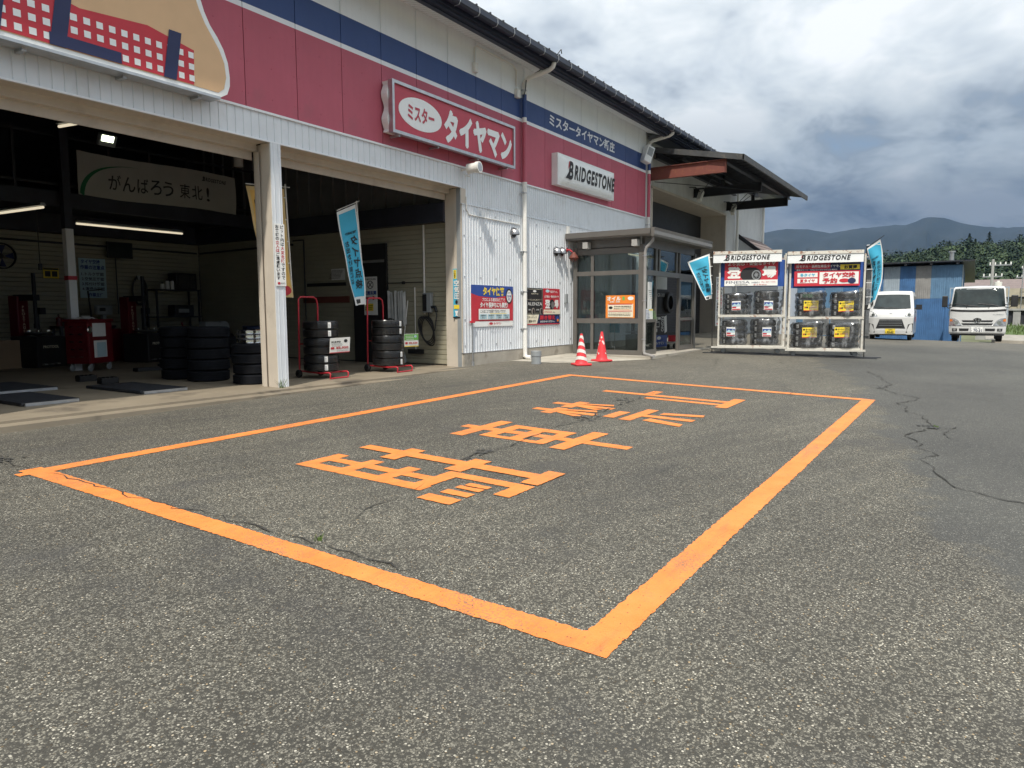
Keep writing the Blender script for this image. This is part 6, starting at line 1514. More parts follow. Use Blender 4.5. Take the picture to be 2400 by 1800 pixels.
# ------------------------------------------------------------------ outdoor tyre racks
RD = Vector((0.26466, -0.96434, 0)); RN = Vector((0.96434, 0.26466, 0)); RO = Vector((12.7, -3.1, 0)); RRZ = math.atan2(RD.y, RD.x)
def RW(s, d, z): return RO + RD * s + RN * d + Vector((0, 0, z))
def rack(s0, s1, base, label, hdr):
    t = thing('tyre_rack', label, 'rack', RW(s0, 0, base), RRZ, 'wheeled outdoor tyre racks')
    L = s1 - s0; D = 0.62; r = 0.023
    for a in (r, L - r):
        for b in (0.0, D):
            m = MB(); m.box(a - r, a + r, b - r, b + r, 0.16, 2.66); m.build('rack_post', M_RACK, t)
    for z, nm in ((0.17, 'deck'), (1.0, 'shelf')):
        m = MB(); m.box(0.0, L, -0.045, -0.005, z - 0.02, z + 0.045); m.box(0.0, L, D + 0.005, D + 0.045, z - 0.02, z + 0.045)
        for b in (0.10, 0.24, 0.38, 0.52): m.box(0.0, L, b - 0.02, b + 0.02, z + 0.0, z + 0.03)
        m.build(nm, M_RACK, t)
    m = MB(); m.box(-0.16 if s0 < 1 else -0.05, L + 0.06, -0.09, -0.05, 0.135, 0.185); m.build('front_bumper', M_RACK, t)
    h0, h1 = hdr
    m = MB(); m.box(h0, h1, -0.20, -0.185, 2.44, 2.715); hd = m.build('header_board', M_SIGNW, t)
    m = MB(); m.box(h0, h1, -0.215, 0.60, 2.716, 2.745); m.box(h0, h1, -0.218, -0.202, 2.66, 2.716); m.build('header_cap', m_rust('rust_cap' + str(int(s0)), (0.66, 0.63, 0.56), 0.9), hd)
    w = h1 - h0
    m = MB(); logo(m, (h0 + 0.15 * w, 2.495, h0 + 0.84 * w, 2.64), lambda a, b: (a, -0.2205 if b > 2.66 else -0.204, b), 0, 1); m.build('lettering', [M_INKK, M_INKR], hd, recalc=False)
    m = MB(); m.grid(16, 8, lambda u, v: (0.03 + (L - 0.06) * u, 0.06 + 0.012 * math.sin(17 * u + 3 * v), 1.80 + 0.70 * v)); m.build('tarp', M_TARP, t, smooth=60)
    m = MB(); m.grid(3, 6, lambda u, v: (L - 0.01, 0.06 + 0.55 * u, 1.86 + 0.66 * v)); m.build('side_tarp', M_TARP, t)
    for a in (0.16, L - 0.16):
        for b in (0.05, D - 0.05):
            m = MB(); m.lathe([(0.015, -0.02), (0.055, -0.02), (0.065, -0.01), (0.065, 0.01), (0.055, 0.02), (0.015, 0.02)], 16, 0, (a, b, 0.068), 'y'); m.box(a - 0.03, a + 0.03, b - 0.028, b - 0.023, 0.06, 0.15); m.box(a - 0.03, a + 0.03, b + 0.023, b + 0.028, 0.06, 0.15); m.build('caster', M_GPVC, t)
    return t
rack(-0.02, 1.71, 0.012, 'left wheeled tyre rack with rusty white frame beside the porch', (-0.15, 1.59))
rack(1.78, 3.62, -0.045, 'right wheeled tyre rack with rusty white frame beside the white van', (-0.07, 1.75))
WG = 'plastic-wrapped tyre stacks on the racks'
_bag = {}
def wrapped(s, z, H, R, label, card, seed, base):
    rnd = random.Random(seed)
    t = thing('tyre_stack', label, 'tyre stack', RW(s, 0.30, z + base), RRZ, WG)
    n = 4; W = H / n
    for k in range(n): tyre(t, (rnd.uniform(-.012, .012), rnd.uniform(-.012, .012), W * (k + 0.5)), R, round(W - 0.004, 3), 0.17, None, 'tyre', rnd.uniform(0, 3))
    # film bag: crumpled, pinched into an ear at one top corner
    m = MB(); ear = rnd.choice((0.6, 2.5, 5.4)); nz = [[rnd.uniform(-1, 1) for _ in range(30)] for _ in range(13)]
    def f(u, v):
        i = int(round(u * 30)) % 30; j = int(round(v * 12)); a = 2 * PI * u
        d = (a - ear + PI) % (2 * PI) - PI
        bul = 0.10 * math.exp(-(d / 0.45) ** 2) * (0.4 + v)
        rr = R + 0.022 + 0.03 * abs(math.sin(3 * a + seed)) + 0.014 * nz[j][i] + bul + 0.02 * abs(math.sin(PI * v * 4))
        if v > 0.93: rr *= 0.93
        return (rr * math.cos(a), rr * math.sin(a), -0.002 + (H + 0.02) * v + (0.05 * math.exp(-(d / 0.5) ** 2) if v > 0.8 else 0))
    m.grid(30, 12, f); m.grid(30, 3, lambda u, v: ((R + 0.02) * (1 - v) * math.cos(2 * PI * u) * 0.95, (R + 0.02) * (1 - v) * math.sin(2 * PI * u) * 0.95, H + 0.02 + 0.012 * math.sin(9 * u + 8 * v)))
    m.build('film', M_WRAP, t, smooth=35)
    a0 = -PI / 2 - 0.85 + rnd.uniform(-.1, .1)
    for k in range(n):
        m = MB(); arc_patch(m, R + 0.006, a0 - 0.11, a0 + 0.11, W * k + 0.035, W * (k + 1) - 0.03, 0); arc_patch(m, R + 0.008, a0 - 0.08, a0 + 0.05, W * k + 0.05, W * k + 0.06, 1); arc_patch(m, R + 0.008, a0 - 0.08, a0 + 0.08, W * k + 0.075, W * k + 0.09, 1); m.build('label', [M_PAPER, M_GPVC], t, recalc=False)
    if card == 'g':
        for k in (2, 3):
            m = MB(); arc_patch(m, R + 0.008, a0 + 0.15, a0 + 1.1, W * k + 0.03, W * (k + 1) - 0.03, 0); m.build('green_band', mat('dark_green_band', (0.04, 0.10, 0.05), 0.5), t, recalc=False)
    cx = rnd.uniform(-0.10, 0.06); cz_ = rnd.uniform(0.10, 0.16) if z > 0.5 else rnd.uniform(0.20, 0.28)
    yel = card in ('y', 'g')
    cw, ch = (0.36, 0.27) if yel else (0.23, 0.25)
    fn = plane((cx - cw / 2, -R - 0.055, cz_), Vector((1, 0.02, rnd.uniform(-.05, .05))).normalized(), (0, -0.05, 1))
    m = MB(); m.prism([(0, 0), (cw, 0), (cw, ch), (0, ch)], lambda a, b, q: fn(a, b, q), -0.002, 0.001)
    cd = m.build('price_card', M_INKY if yel else M_PAPER, t)
    m = MB()
    if yel: printed(m, [('e', 0.12, 0.80, 0.07, 0.09, K_), ('t', 'オールシーズン', 0.24, 0.72, 0.95, 0.90, K_, 0.03), ('t', '¥29,800', 0.36, 0.28, 0.92, 0.42, R_, 0.02), ('r', 0.06, 0.28, 0.16, 0.42, R_), ('r', 0.18, 0.28, 0.30, 0.42, K_), ('r', 0, 0, 1, 0.06, R_)] + lines(0.2, 0.5, 0.9, 0.66, 2, K_, seed), fn, cw, ch)
    else: printed(m, [('r', 0.03, 0.42, 0.97, 0.85, BL_), ('p', [(0.03, 0.5), (0.3, 0.75), (0.5, 0.6), (0.75, 0.8), (0.97, 0.55), (0.97, 0.42), (0.03, 0.42)], PB_), ('r', 0.05, 0.25, 0.5, 0.40, R_), ('r', 0.05, 0.05, 0.95, 0.16, R_)], fn, cw, ch)
    m.build('card_print', INK, cd, recalc=False)
for a in ((0.46, 1.05, 0.56, 0.30, 'upper left tyre stack on the left rack', 'p', 11, 0.012), (1.26, 1.05, 0.62, 0.30, 'upper right tyre stack on the left rack', 'p', 12, 0.012),
          (0.40, 0.225, 0.66, 0.305, 'lower left tyre stack on the left rack', 'p', 13, 0.012), (1.20, 0.225, 0.68, 0.30, 'lower right tyre stack on the left rack', 'p', 14, 0.012),
          (2.34, 1.05, 0.62, 0.31, 'upper left tyre stack with green bands on the right rack', 'g', 15, -0.045), (3.20, 1.05, 0.62, 0.325, 'upper right tyre stack on the right rack', 'y', 16, -0.045),
          (2.28, 0.225, 0.64, 0.34, 'lower left tyre stack on the right rack', 'y', 17, -0.045), (3.16, 0.225, 0.62, 0.335, 'lower right tyre stack on the right rack', 'y', 18, -0.045)): wrapped(*a)
RU = Vector((0, 0, 1))
board('rack_poster', 'red launch poster with a tyre picture hung on the left rack', 'poster', RW(0.13, -0.05, 1.83), RD, RU, 1.36, 0.72,
      [('r', 0, 0.20, 1, 1, R_), ('t', 'より安心・安全なタイヤ', 0.06, 0.76, 0.95, 0.88, W_, 0.03), ('t', '登', 0.06, 0.30, 0.30, 0.70, W_, 0.07), ('t', '場', 0.72, 0.30, 0.96, 0.70, W_, 0.07), ('e', 0.47, 0.42, 0.17, 0.27, K_), ('r', 0.47, 0.20, 0.60, 0.68, K_), ('e', 0.58, 0.40, 0.12, 0.25, K_), ('e', 0.60, 0.40, 0.085, 0.18, ST_), ('e', 0.60, 0.40, 0.065, 0.14, K_)] +
      [('p', [(0.60 + 0.01 * math.cos(a + 1.5), 0.40 + 0.02 * math.sin(a + 1.5)), (0.60 + 0.01 * math.cos(a - 1.5), 0.40 + 0.02 * math.sin(a - 1.5)), (0.60 + 0.07 * math.cos(a), 0.40 + 0.15 * math.sin(a))], ST_) for a in [2 * PI * k / 9 for k in range(9)]] +
      [('r', 0, 0, 1, 0.22, W_), ('t', 'FINESSA', 0.03, 0.09, 0.48, 0.18, N_, 0.0), ('t', 'HB01', 0.52, 0.09, 0.66, 0.15, N_, 0.0), ('t', '税込・廃タイヤ料別', 0.70, 0.11, 0.96, 0.16, R_, 0.0), ('t', 'BRIDGESTONE', 0.20, 0.02, 0.44, 0.06, K_, 0.02), ('t', 'タイヤマン', 0.55, 0.02, 0.80, 0.06, R_, 0.03)], 0.004, W_)
board('rack_poster', 'navy and red tyre change booking poster hung on the right rack', 'poster', RW(1.90, -0.05, 1.80), RD, RU, 1.58, 0.72,
      [('r', 0, 0.46, 1, 1, N_), ('r', 0, 0.62, 0.55, 1.0, R_), ('t', 'サマータイヤ', 0.04, 0.80, 0.33, 0.90, W_, 0.02), ('t', 'スタッドレスタイヤ', 0.40, 0.82, 0.85, 0.92, W_, 0.02), ('t', '旧モデル・長期在庫品タイヤをご用意', 0.03, 0.66, 0.82, 0.77, W_, 0.02), ('r', 0.70, 0.58, 0.99, 0.76, Y_), ('t', 'お買得', 0.76, 0.60, 0.95, 0.73, K_, 0.05), ('t', '豊富なサイズ・在庫がありますまずはお電話を', 0.03, 0.56, 0.66, 0.61, W_, 0.01), ('r', 0, 0.0, 1, 0.54, R_), ('r', 0.39, 0.07, 0.98, 0.50, W_), ('r', 0.05, 0.32, 0.36, 0.48, W_), ('r', 0.05, 0.11, 0.36, 0.27, W_), ('t', '冬タイヤ', 0.09, 0.34, 0.32, 0.46, C_, 0.04), ('t', '夏タイヤ', 0.09, 0.13, 0.32, 0.25, R_, 0.04), ('t', 'タイヤ交換', 0.44, 0.31, 0.93, 0.48, R_, 0.05), ('t', '予約', 0.44, 0.10, 0.66, 0.28, R_, 0.05), ('e', 0.77, 0.19, 0.08, 0.07, R_), ('e', 0.88, 0.18, 0.06, 0.10, N_), ('r', 0.0, 0.0, 1.0, 0.05, R_)], 0.004, N_)
def rp(s, d, z): return tuple(RW(s, d, z))
flag('banner_flag', 'pale blue banner flag blowing left of the left tyre rack', rp(-0.16, 0.1, 0.02), rp(-0.20, 0.05, 2.80), rp(-0.86, -0.15, 2.50), rp(-0.28, 0.0, 2.72), rp(-0.36, -0.12, 1.46), rp(-0.19, 0.0, 1.50), M_FLAG, M_FLAGW, BLUE_ROWS, 8, 0.06, True, FG, 0.0, M_BLACK)
flag('banner_flag', 'pale blue banner flag on the right end of the right tyre rack', rp(3.67, 0.05, -0.06), rp(3.62, 0.0, 2.80), rp(3.62, -0.02, 2.74), rp(3.88, -0.25, 2.94), rp(3.68, -0.02, 1.20), rp(3.86, -0.18, 1.28), M_FLAG, M_FLAGW, BLUE_ROWS, 10, 0.05, False, FG, 0.13, M_BLACK)
for s0, s1, d, lb in ((-0.40, 3.95, -0.16, 'nearer dark flat steel bar on the asphalt under the racks'), (-0.2, 4.1, 0.22, 'farther dark flat steel bar on the asphalt under the racks')):
    a, b = RW(s0, d, 0), RW(s1, d, 0)
    t = thing('ground_bar', lb, 'steel bar', (a.x, a.y, 0), 0, 'flat bars under the racks')
    m = MB(); n = 12; vs_ = []
    for k in range(n + 1):
        p = a + (b - a) * k / n
        for q, h in ((-0.055, 0.006), (-0.055, 0.02), (0.055, 0.02), (0.055, 0.006)):
            c = p + RN * q; vs_.append((c.x - a.x, c.y - a.y, g(c.x, c.y) + h))
    m.add(vs_, [(4 * k + i, 4 * k + (i + 1) % 4, 4 * k + 4 + (i + 1) % 4, 4 * k + 4 + i) for k in range(n) for i in range(4)]); m.build('bar', M_DARK, t)

# ------------------------------------------------------------------ vehicles
def interp(tab, z):
    for (z0, v0), (z1, v1) in zip(tab, tab[1:]):
        if z <= z1: return v0 + (v1 - v0) * max(0, (z - z0)) / (z1 - z0)
    return tab[-1][1]
class Body:
    """cab-forward body: front outline x(z), half width hw(z), rear at L; nose points to -x"""
    def __init__(s, front, hw, L, top, bot, rnd=0.10): s.fr, s.hw, s.L, s.top, s.bot, s.rd = front, hw, L, top, bot, rnd
    def f(s, u, z, out=0.0):
        return (interp(s.fr, z) + s.rd * abs(u) ** 5 - out, u * interp(s.hw, z), z)
    def shell(s, m, mi=0, nz=22):
        us = [-1, -0.97, -0.92, -0.84, -0.72, -0.45, 0, 0.45, 0.72, 0.84, 0.92, 0.97, 1]
        zs = sorted(set([round(s.bot + (s.top - s.bot) * k / nz, 3) for k in range(nz + 1)] + [z for z, _ in s.fr + s.hw if s.bot < z < s.top])); nz = len(zs) - 1
        m.grid(len(us) - 1, nz, lambda u, v: s.f(us[int(round(u * (len(us) - 1)))], zs[int(round(v * nz))]), mi)
        for sg in (-1, 1):
            m.grid(10, nz, lambda u, v, sg=sg: (s.f(sg, zs[int(round(v * nz))])[0] * (1 - u) + s.L * u, sg * interp(s.hw, zs[int(round(v * nz))]), zs[int(round(v * nz))]), mi)
        m.grid(12, 12, lambda u, v: ((s.f(us[int(round(u * 12))], s.top)[0]) * (1 - v) + s.L * v, us[int(round(u * 12))] * interp(s.hw, s.top), s.top + 0.035 * (1 - us[int(round(u * 12))] ** 2) * min(1, 4 * v, 6 * (1 - v) + 0.2)), mi)
        m.grid(12, nz, lambda u, v: (s.L, us[int(round(u * 12))] * interp(s.hw, zs[int(round(v * nz))]), zs[int(round(v * nz))]), mi)
        m.grid(2, 2, lambda u, v: (s.fr[0][1] + 0.1 + (s.L - 0.2) * u, (2 * v - 1) * interp(s.hw, s.bot), s.bot), mi)
    def patch(s, m, pts, out, mi=0, depth=0.03, n=6):
        """raised panel on the nose: outline in (u, z) filled as a strip between two rows of points"""
        lo, hi = pts
        if len(lo) > 3:
            us_ = 24
            P = lambda r, t: (lambda x: (r[int(x)][0] + (r[min(len(r) - 1, int(x) + 1)][0] - r[int(x)][0]) * (x - int(x)), r[int(x)][1] + (r[min(len(r) - 1, int(x) + 1)][1] - r[int(x)][1]) * (x - int(x))))(t * (len(r) - 1))
            def pf(u, v):
                a, b = P(lo, u), P(hi, u)
                return s.f(a[0] + (b[0] - a[0]) * v, a[1] + (b[1] - a[1]) * v, out)
            m.grid(us_, 8, pf, mi)
            lo = [P(lo, k / us_) for k in range(us_ + 1)]; hi = [P(hi, k / us_) for k in range(us_ + 1)]
            N = us_ + 1; R1 = lambda r, o: [s.f(a, b, o) for a, b in r]
            m.add(R1(lo, out) + R1(hi, out) + R1(lo, -depth) + R1(hi, -depth), [q for k in range(us_) for q in ((k, 2 * N + k, 2 * N + k + 1, k + 1), (N + k, N + k + 1, 3 * N + k + 1, 3 * N + k))], mi)
            return
        vs_, fs_ = [], []
        def row(r, o): return [s.f(a, b, o) for a, b in r]
        N = len(lo)
        vs_ = row(lo, out) + row(hi, out) + row(lo, -depth) + row(hi, -depth)
        for k in range(N - 1):
            fs_ += [(k, k + 1, N + k + 1, N + k), (k, 2 * N + k, 2 * N + k + 1, k + 1), (N + k, N + k + 1, 3 * N + k + 1, 3 * N + k)]
        fs_ += [(0, N, 3 * N, 2 * N), (N - 1, 3 * N - 1, 4 * N - 1, 2 * N - 1)]
        m.add(vs_, fs_, mi)
def row(u0, u1, z, n=8, bow=0.0): return [(u0 + (u1 - u0) * k / n, z + bow * (1 - (2 * k / n - 1) ** 2)) for k in range(n + 1)]
def wheel(t, x, y, r, w):
    o = tyre(t, (x, y, r), round(r, 3), w, round(r * 0.6, 3), None, 'wheel'); o.rotation_euler = (PI / 2, 0, 0)
    m = MB(); m.lathe([(0.0, 0.0), (r * 0.3, 0.0), (r * 0.35, 0.03), (r * 0.6, 0.02), (r * 0.6, -0.05)], 20); h = m.build('hub', M_STEEL, o, smooth=40); h.location = (0, 0, w * 0.3 if y < 0 else -w * 0.3)

# white kei van
VX, VY = 21.95, -6.46
V = thing('van', 'white delivery van with yellow number plate parked before the blue shed', 'van', (VX, VY, g(VX, VY)), math.radians(2.0))
bd = Body([(0.20, 0.02), (0.34, 0.0), (0.80, 0.0), (0.92, 0.05), (1.08, 0.22), (1.14, 0.26), (1.62, 0.62), (1.75, 0.78)], [(0.2, 0.70), (0.9, 0.715), (1.1, 0.705), (1.62, 0.645), (1.76, 0.59)], 3.35, 1.75, 0.20, 0.13)
m = MB(); bd.shell(m); m.build('body', M_VEHW, V, smooth=40)
m = MB(); bd.patch(m, (row(-0.86, 0.86, 1.13, bow=-0.02), row(-0.84, 0.84, 1.62, bow=0.015)), 0.016); m.build('windscreen', M_TINT, V, smooth=30)
for sg in (-1, 1):
    m = MB(); bd.patch(m, ([(sg * 0.60, 0.85), (sg * 0.78, 0.83), (sg * 0.96, 0.84)], [(sg * 0.66, 0.93), (sg * 0.80, 0.99), (sg * 0.955, 1.04)]), 0.012); hl = m.build('headlight', M_LAMP, V)
    m = MB(); c = Vector(bd.f(sg * 0.80, 0.90, 0.02)); m.cyl(c, c - Vector((0.015, 0, 0)), 0.055, n=14); m.build('reflector', M_CHROME, hl)
    m = MB(); bd.patch(m, ([(sg * 0.70, 0.26), (sg * 0.99, 0.30)], [(sg * 0.78, 0.56), (sg * 0.99, 0.60)]), 0.010); m.build('corner_trim', M_BLACK, V)
    m = MB(); m.box(0.55, 0.70, sg * 0.76 if sg > 0 else -0.94, 0.94 if sg > 0 else -0.76, 1.08, 1.26); mm = m.build('mirror', M_BLACK, V); m = MB(); m.tube([(0.6, sg * 0.70, 1.12), (0.6, sg * 0.80, 1.14)], 0.02, 6); m.build('mirror_arm', M_BLACK, mm)
    for k, (x0, x1) in enumerate(((0.80, 1.62), (1.70, 2.45), (2.52, 3.2))):
        m = MB(); y = lambda z: sg * (interp(bd.hw, z) + 0.004)
        m.add([(x0 + (0.02 if k else 0.06), y(1.15), 1.15), (x1, y(1.15), 1.15), (x1, y(1.58), 1.58), (x0 + (0.04 if k else 0.30), y(1.58), 1.58)], [(0, 1, 2, 3)]); m.build('side_window', M_TINT, V)
    m = MB(); y = sg * 0.722; m.box(0.78, 0.785, y - 0.004, y, 0.35, 1.58); m.box(1.65, 1.655, y - 0.004, y, 0.35, 1.58); m.box(1.45, 1.58, y - 0.01 * sg, y + 0.012 * sg, 0.98, 1.01); m.build('door_seam', M_BLACK, V)
    m = MB(); m.text('軽貨物配送', (1.0, 0.62, 2.2, 0.82), lambda a, b: ((a if sg < 0 else 3.2 - a), sg * 0.722, b), 0, 0.02); m.build('side_lettering', M_INKR, V, recalc=False)
m = MB(); bd.patch(m, (row(-0.66, 0.66, 0.42), row(-0.50, 0.50, 0.74)), 0.008); gr = m.build('grille', M_BLACK, V)
m = MB()
for z in (0.52, 0.60, 0.68): bd.patch(m, (row(-0.52, 0.52, z), row(-0.52, 0.52, z + 0.012)), 0.018, 0, 0.0)
m.build('grille_bar', M_GPVC, gr)
m = MB(); bd.patch(m, (row(-0.72, 0.72, 0.22), row(-0.66, 0.66, 0.36)), 0.022); m.build('bumper', M_VEHW, V)
m = MB(); bd.patch(m, (row(-0.225, 0.225, 0.235, 2), row(-0.225, 0.225, 0.405, 2)), 0.045, 0, -0.03); pl = m.build('number_plate', M_INKY, V)
m = MB(); f = lambda a, b: (bd.f(0, 0.3)[0] - 0.05, a, b); m.text('43-62', (0.10, 0.25, -0.11, 0.33), f, 0, 0.03); m.text('480', (0.06, 0.35, -0.07, 0.39), f, 0, 0.01); m.text('わ', (0.155, 0.265, 0.12, 0.30), f, 0, 0.01); m.build('plate_number', M_INKK, pl, recalc=False)
m = MB(); c = Vector(bd.f(0, 0.94, 0.012)); m.tube([c + Vector((0, 0.045 * math.cos(a), 0.03 * math.sin(a))) for a in [2 * PI * k / 16 for k in range(16)]], 0.006, 5, closed=True); m.tube([c + Vector((0, -0.03, -0.015)), c + Vector((0, 0.0, 0.02)), c + Vector((0, 0.03, -0.015))], 0.006, 5); m.build('badge', M_CHROME, V)
m = MB(); m.tube([bd.f(-0.3, 1.13, 0.02), bd.f(0.0, 1.16, 0.025), bd.f(0.3, 1.14, 0.02)], 0.008, 5); m.tube([bd.f(0.1, 1.13, 0.02), bd.f(0.45, 1.17, 0.025), bd.f(0.75, 1.16, 0.02)], 0.008, 5); m.build('wiper', M_BLACK, V)
m = MB(); m.box(0.35, 3.2, -0.65, 0.65, 0.16, 0.24); m.build('underbody', M_BLACK, V)
for x in (0.48, 2.90):
    for y in (-0.60, 0.60): wheel(V, x, y, 0.275, 0.15)

# white flatbed truck
TX, TY = 24.24, -9.06
T = thing('truck', 'white flatbed truck with white number plate and dark stripe below the windscreen', 'truck', (TX, TY, g(TX, TY)), math.radians(0.0))
bt = Body([(0.30, 0.03), (0.36, 0.0), (0.58, 0.0), (0.62, 0.03), (1.20, 0.06), (1.30, 0.10), (1.95, 0.30), (2.04, 0.42)], [(0.3, 0.87), (0.6, 0.885), (1.2, 0.865), (1.4, 0.855), (1.95, 0.80), (2.05, 0.745)], 1.55, 2.03, 0.30, 0.16)
m = MB(); bt.shell(m); m.build('cab', M_VEHW, T, smooth=40)
m = MB(); bt.patch(m, (row(-0.955, 0.955, 1.30, bow=-0.03), row(-0.94, 0.94, 1.965, bow=0.02)), 0.016); m.build('windscreen', M_TINT, T, smooth=30)
m = MB(); bt.patch(m, (row(-0.99, 0.99, 1.13, bow=-0.035), row(-0.985, 0.985, 1.20, bow=-0.03)), 0.004); m.build('stripe', M_BLACK, T)
for z in (0.76, 0.66):
    m = MB(); bt.patch(m, (row(-0.50, 0.50, z - 0.04), row(-0.55, 0.55, z + 0.04)), 0.010); m.build('grille_slot', M_BLACK, T)
m = MB(); bt.patch(m, (row(-0.55, 0.55, 0.69), row(-0.55, 0.55, 0.725)), 0.022); m.build('grille_bar', M_VEHW, T)
m = MB(); c = Vector(bt.f(0, 0.80, 0.03)); E = lambda ry, rz: [c + Vector((0, ry * math.cos(a), rz * math.sin(a))) for a in [2 * PI * k / 20 for k in range(20)]]
m.tube(E(0.125, 0.085), 0.012, 6, closed=True); m.tube(E(0.045, 0.085), 0.010, 6, closed=True); m.tube([p + Vector((0, 0, 0.03)) for p in E(0.085, 0.04)], 0.010, 6, closed=True); m.build('emblem', M_CHROME, T)
m = MB(); m.prism([(0.13 * math.cos(2 * PI * k / 20), 0.09 * math.sin(2 * PI * k / 20)) for k in range(20)], lambda a, b, q: c + Vector((0.02 - q, a, b)), 0, 0.01); m.build('emblem_back', M_BLACK, T)
for sg in (-1, 1):
    m = MB(); bt.patch(m, ([(sg * 0.54, 0.61), (sg * 0.75, 0.60), (sg * 0.99, 0.605)], [(sg * 0.66, 0.78), (sg * 0.80, 0.86), (sg * 0.985, 0.885)]), 0.014); hl = m.build('headlight', M_LAMP, T)
    m = MB(); bt.patch(m, ([(sg * 0.88, 0.76), (sg * 0.985, 0.75)], [(sg * 0.90, 0.83), (sg * 0.985, 0.845)]), 0.020); m.build('turn_signal', M_AMBER, hl)
    m = MB(); c2 = Vector(bt.f(sg * 0.75, 0.70, 0.02)); m.cyl(c2, c2 - Vector((0.012, 0, 0)), 0.075, n=16); m.build('reflector', M_CHROME, hl)
    m = MB(); bt.patch(m, (row(sg * 0.30, sg * 0.62, 0.41, 3), row(sg * 0.28, sg * 0.63, 0.50, 3)), 0.030); m.build('bumper_vent', M_BLACK, T)
    m = MB(); bt.patch(m, (row(sg * 0.70, sg * 0.88, 0.40, 3), row(sg * 0.70, sg * 0.88, 0.50, 3)), 0.028); fg = m.build('fog_lamp', M_BLACK, T)
    m = MB(); c3 = Vector(bt.f(sg * 0.79, 0.45, 0.036)); m.cyl(c3, c3 - Vector((0.01, 0, 0)), 0.04, n=14); m.build('fog_lens', M_LAMP, fg)
    m = MB(); y0, y1 = (0.96, 1.14) if sg > 0 else (-1.18, -0.97); m.cbox(-0.02, 0.10, y0, y1, 1.28, 1.70, 0.03); mi_ = m.build('mirror', M_BLACK, T)
    m = MB(); m.tube([(0.12, sg * 0.81, 1.28), (0.05, sg * 0.93, 1.24), (0.04, sg * 1.0, 1.32)], 0.014, 6); m.tube([(0.2, sg * 0.80, 1.36), (0.05, sg * 0.97, 1.36)], 0.014, 6); m.build('mirror_arm', M_BLACK, mi_)
    m = MB(); y = lambda z: sg * (interp(bt.hw, z) + 0.004); m.add([(0.42, y(1.30), 1.30), (1.30, y(1.30), 1.30), (1.30, y(1.88), 1.88), (0.58, y(1.88), 1.88)], [(0, 1, 2, 3)]); m.build('side_window', M_TINT, T)
m = MB(); bt.patch(m, (row(-1.0, 1.0, 0.33), row(-1.0, 1.0, 0.575)), 0.020); m.build('bumper', M_VEHW, T)
m = MB(); bt.patch(m, (row(-0.20, 0.20, 0.36, 2), row(-0.20, 0.20, 0.56, 2)), 0.050, 0, -0.03); pl = m.build('number_plate', M_PAPER, T)
m = MB(); f = lambda a, b: (-0.054, a, b); m.text('70-31', (0.10, 0.38, -0.155, 0.475), f, 0, 0.03); m.text('山形 400', (0.10, 0.495, -0.10, 0.54), f, 0, 0.01); m.text('れ', (0.185, 0.40, 0.145, 0.44), f, 0, 0.01); m.build('plate_number', M_INKN, pl, recalc=False)
m = MB(); bt.patch(m, (row(-1.0, 1.0, 0.585), row(-1.0, 1.0, 0.60)), 0.012); m.build('bumper_gap', M_BLACK, T)
m = MB(); bt.patch(m, (row(-0.95, 0.95, 0.24), row(-0.98, 0.98, 0.325)), -0.02); m.build('lower_valance', M_BLACK, T)
m = MB(); m.text('TURBO', (-0.50, 0.985, -0.88, 1.02), lambda a, b: Vector(bt.f(a / 0.98, b, 0.006)), 0, 0.02); m.build('badge_lettering', M_GPVC, T, recalc=False)
for u0, u1, u2 in ((-0.75, -0.5, 0.0), (0.0, 0.5, 0.85)):
    m = MB(); m.tube([bt.f(u0, 1.30, 0.03), bt.f(u1, 1.36, 0.035), bt.f(u2, 1.40, 0.03)], 0.012, 5); m.tube([bt.f((u0 + u2) / 2, 1.25, 0.02), bt.f((u0 + u2) / 2 - 0.05, 1.36, 0.035)], 0.012, 5); m.build('wiper', M_BLACK, T)
m = MB(); m.box(1.7, 4.9, -0.93, 0.93, 0.80, 0.92); m.box(1.62, 1.68, -0.93, 0.93, 0.92, 1.45)
for yy in (-0.95, -0.5, 0.5, 0.92): m.box(1.62, 1.67, yy, yy + 0.035, 1.45, 2.0)
m.box(1.62, 1.67, -0.95, 0.955, 2.0, 2.04)
for z in (1.05, 1.3): m.box(1.7, 4.9, -0.96, -0.935, z - 0.1, z + 0.1); m.box(1.7, 4.9, 0.935, 0.96, z - 0.1, z + 0.1)
m.build('flatbed', M_GSHEET, T)
m = MB(); m.box(0.3, 4.8, -0.38, -0.28, 0.5, 0.78); m.box(0.3, 4.8, 0.28, 0.38, 0.5, 0.78); m.box(0.4, 1.5, -0.55, 0.55, 0.28, 0.6); m.build('chassis', M_BLACK, T)
m = MB(); m.cyl((1.6, -0.6, 0.55), (2.4, -0.6, 0.55), 0.2, n=14); m.build('fuel_tank', M_STEEL, T)
for x in (0.75, 3.6):
    for y in (-0.69, 0.69): wheel(T, x, y, 0.34, 0.20)

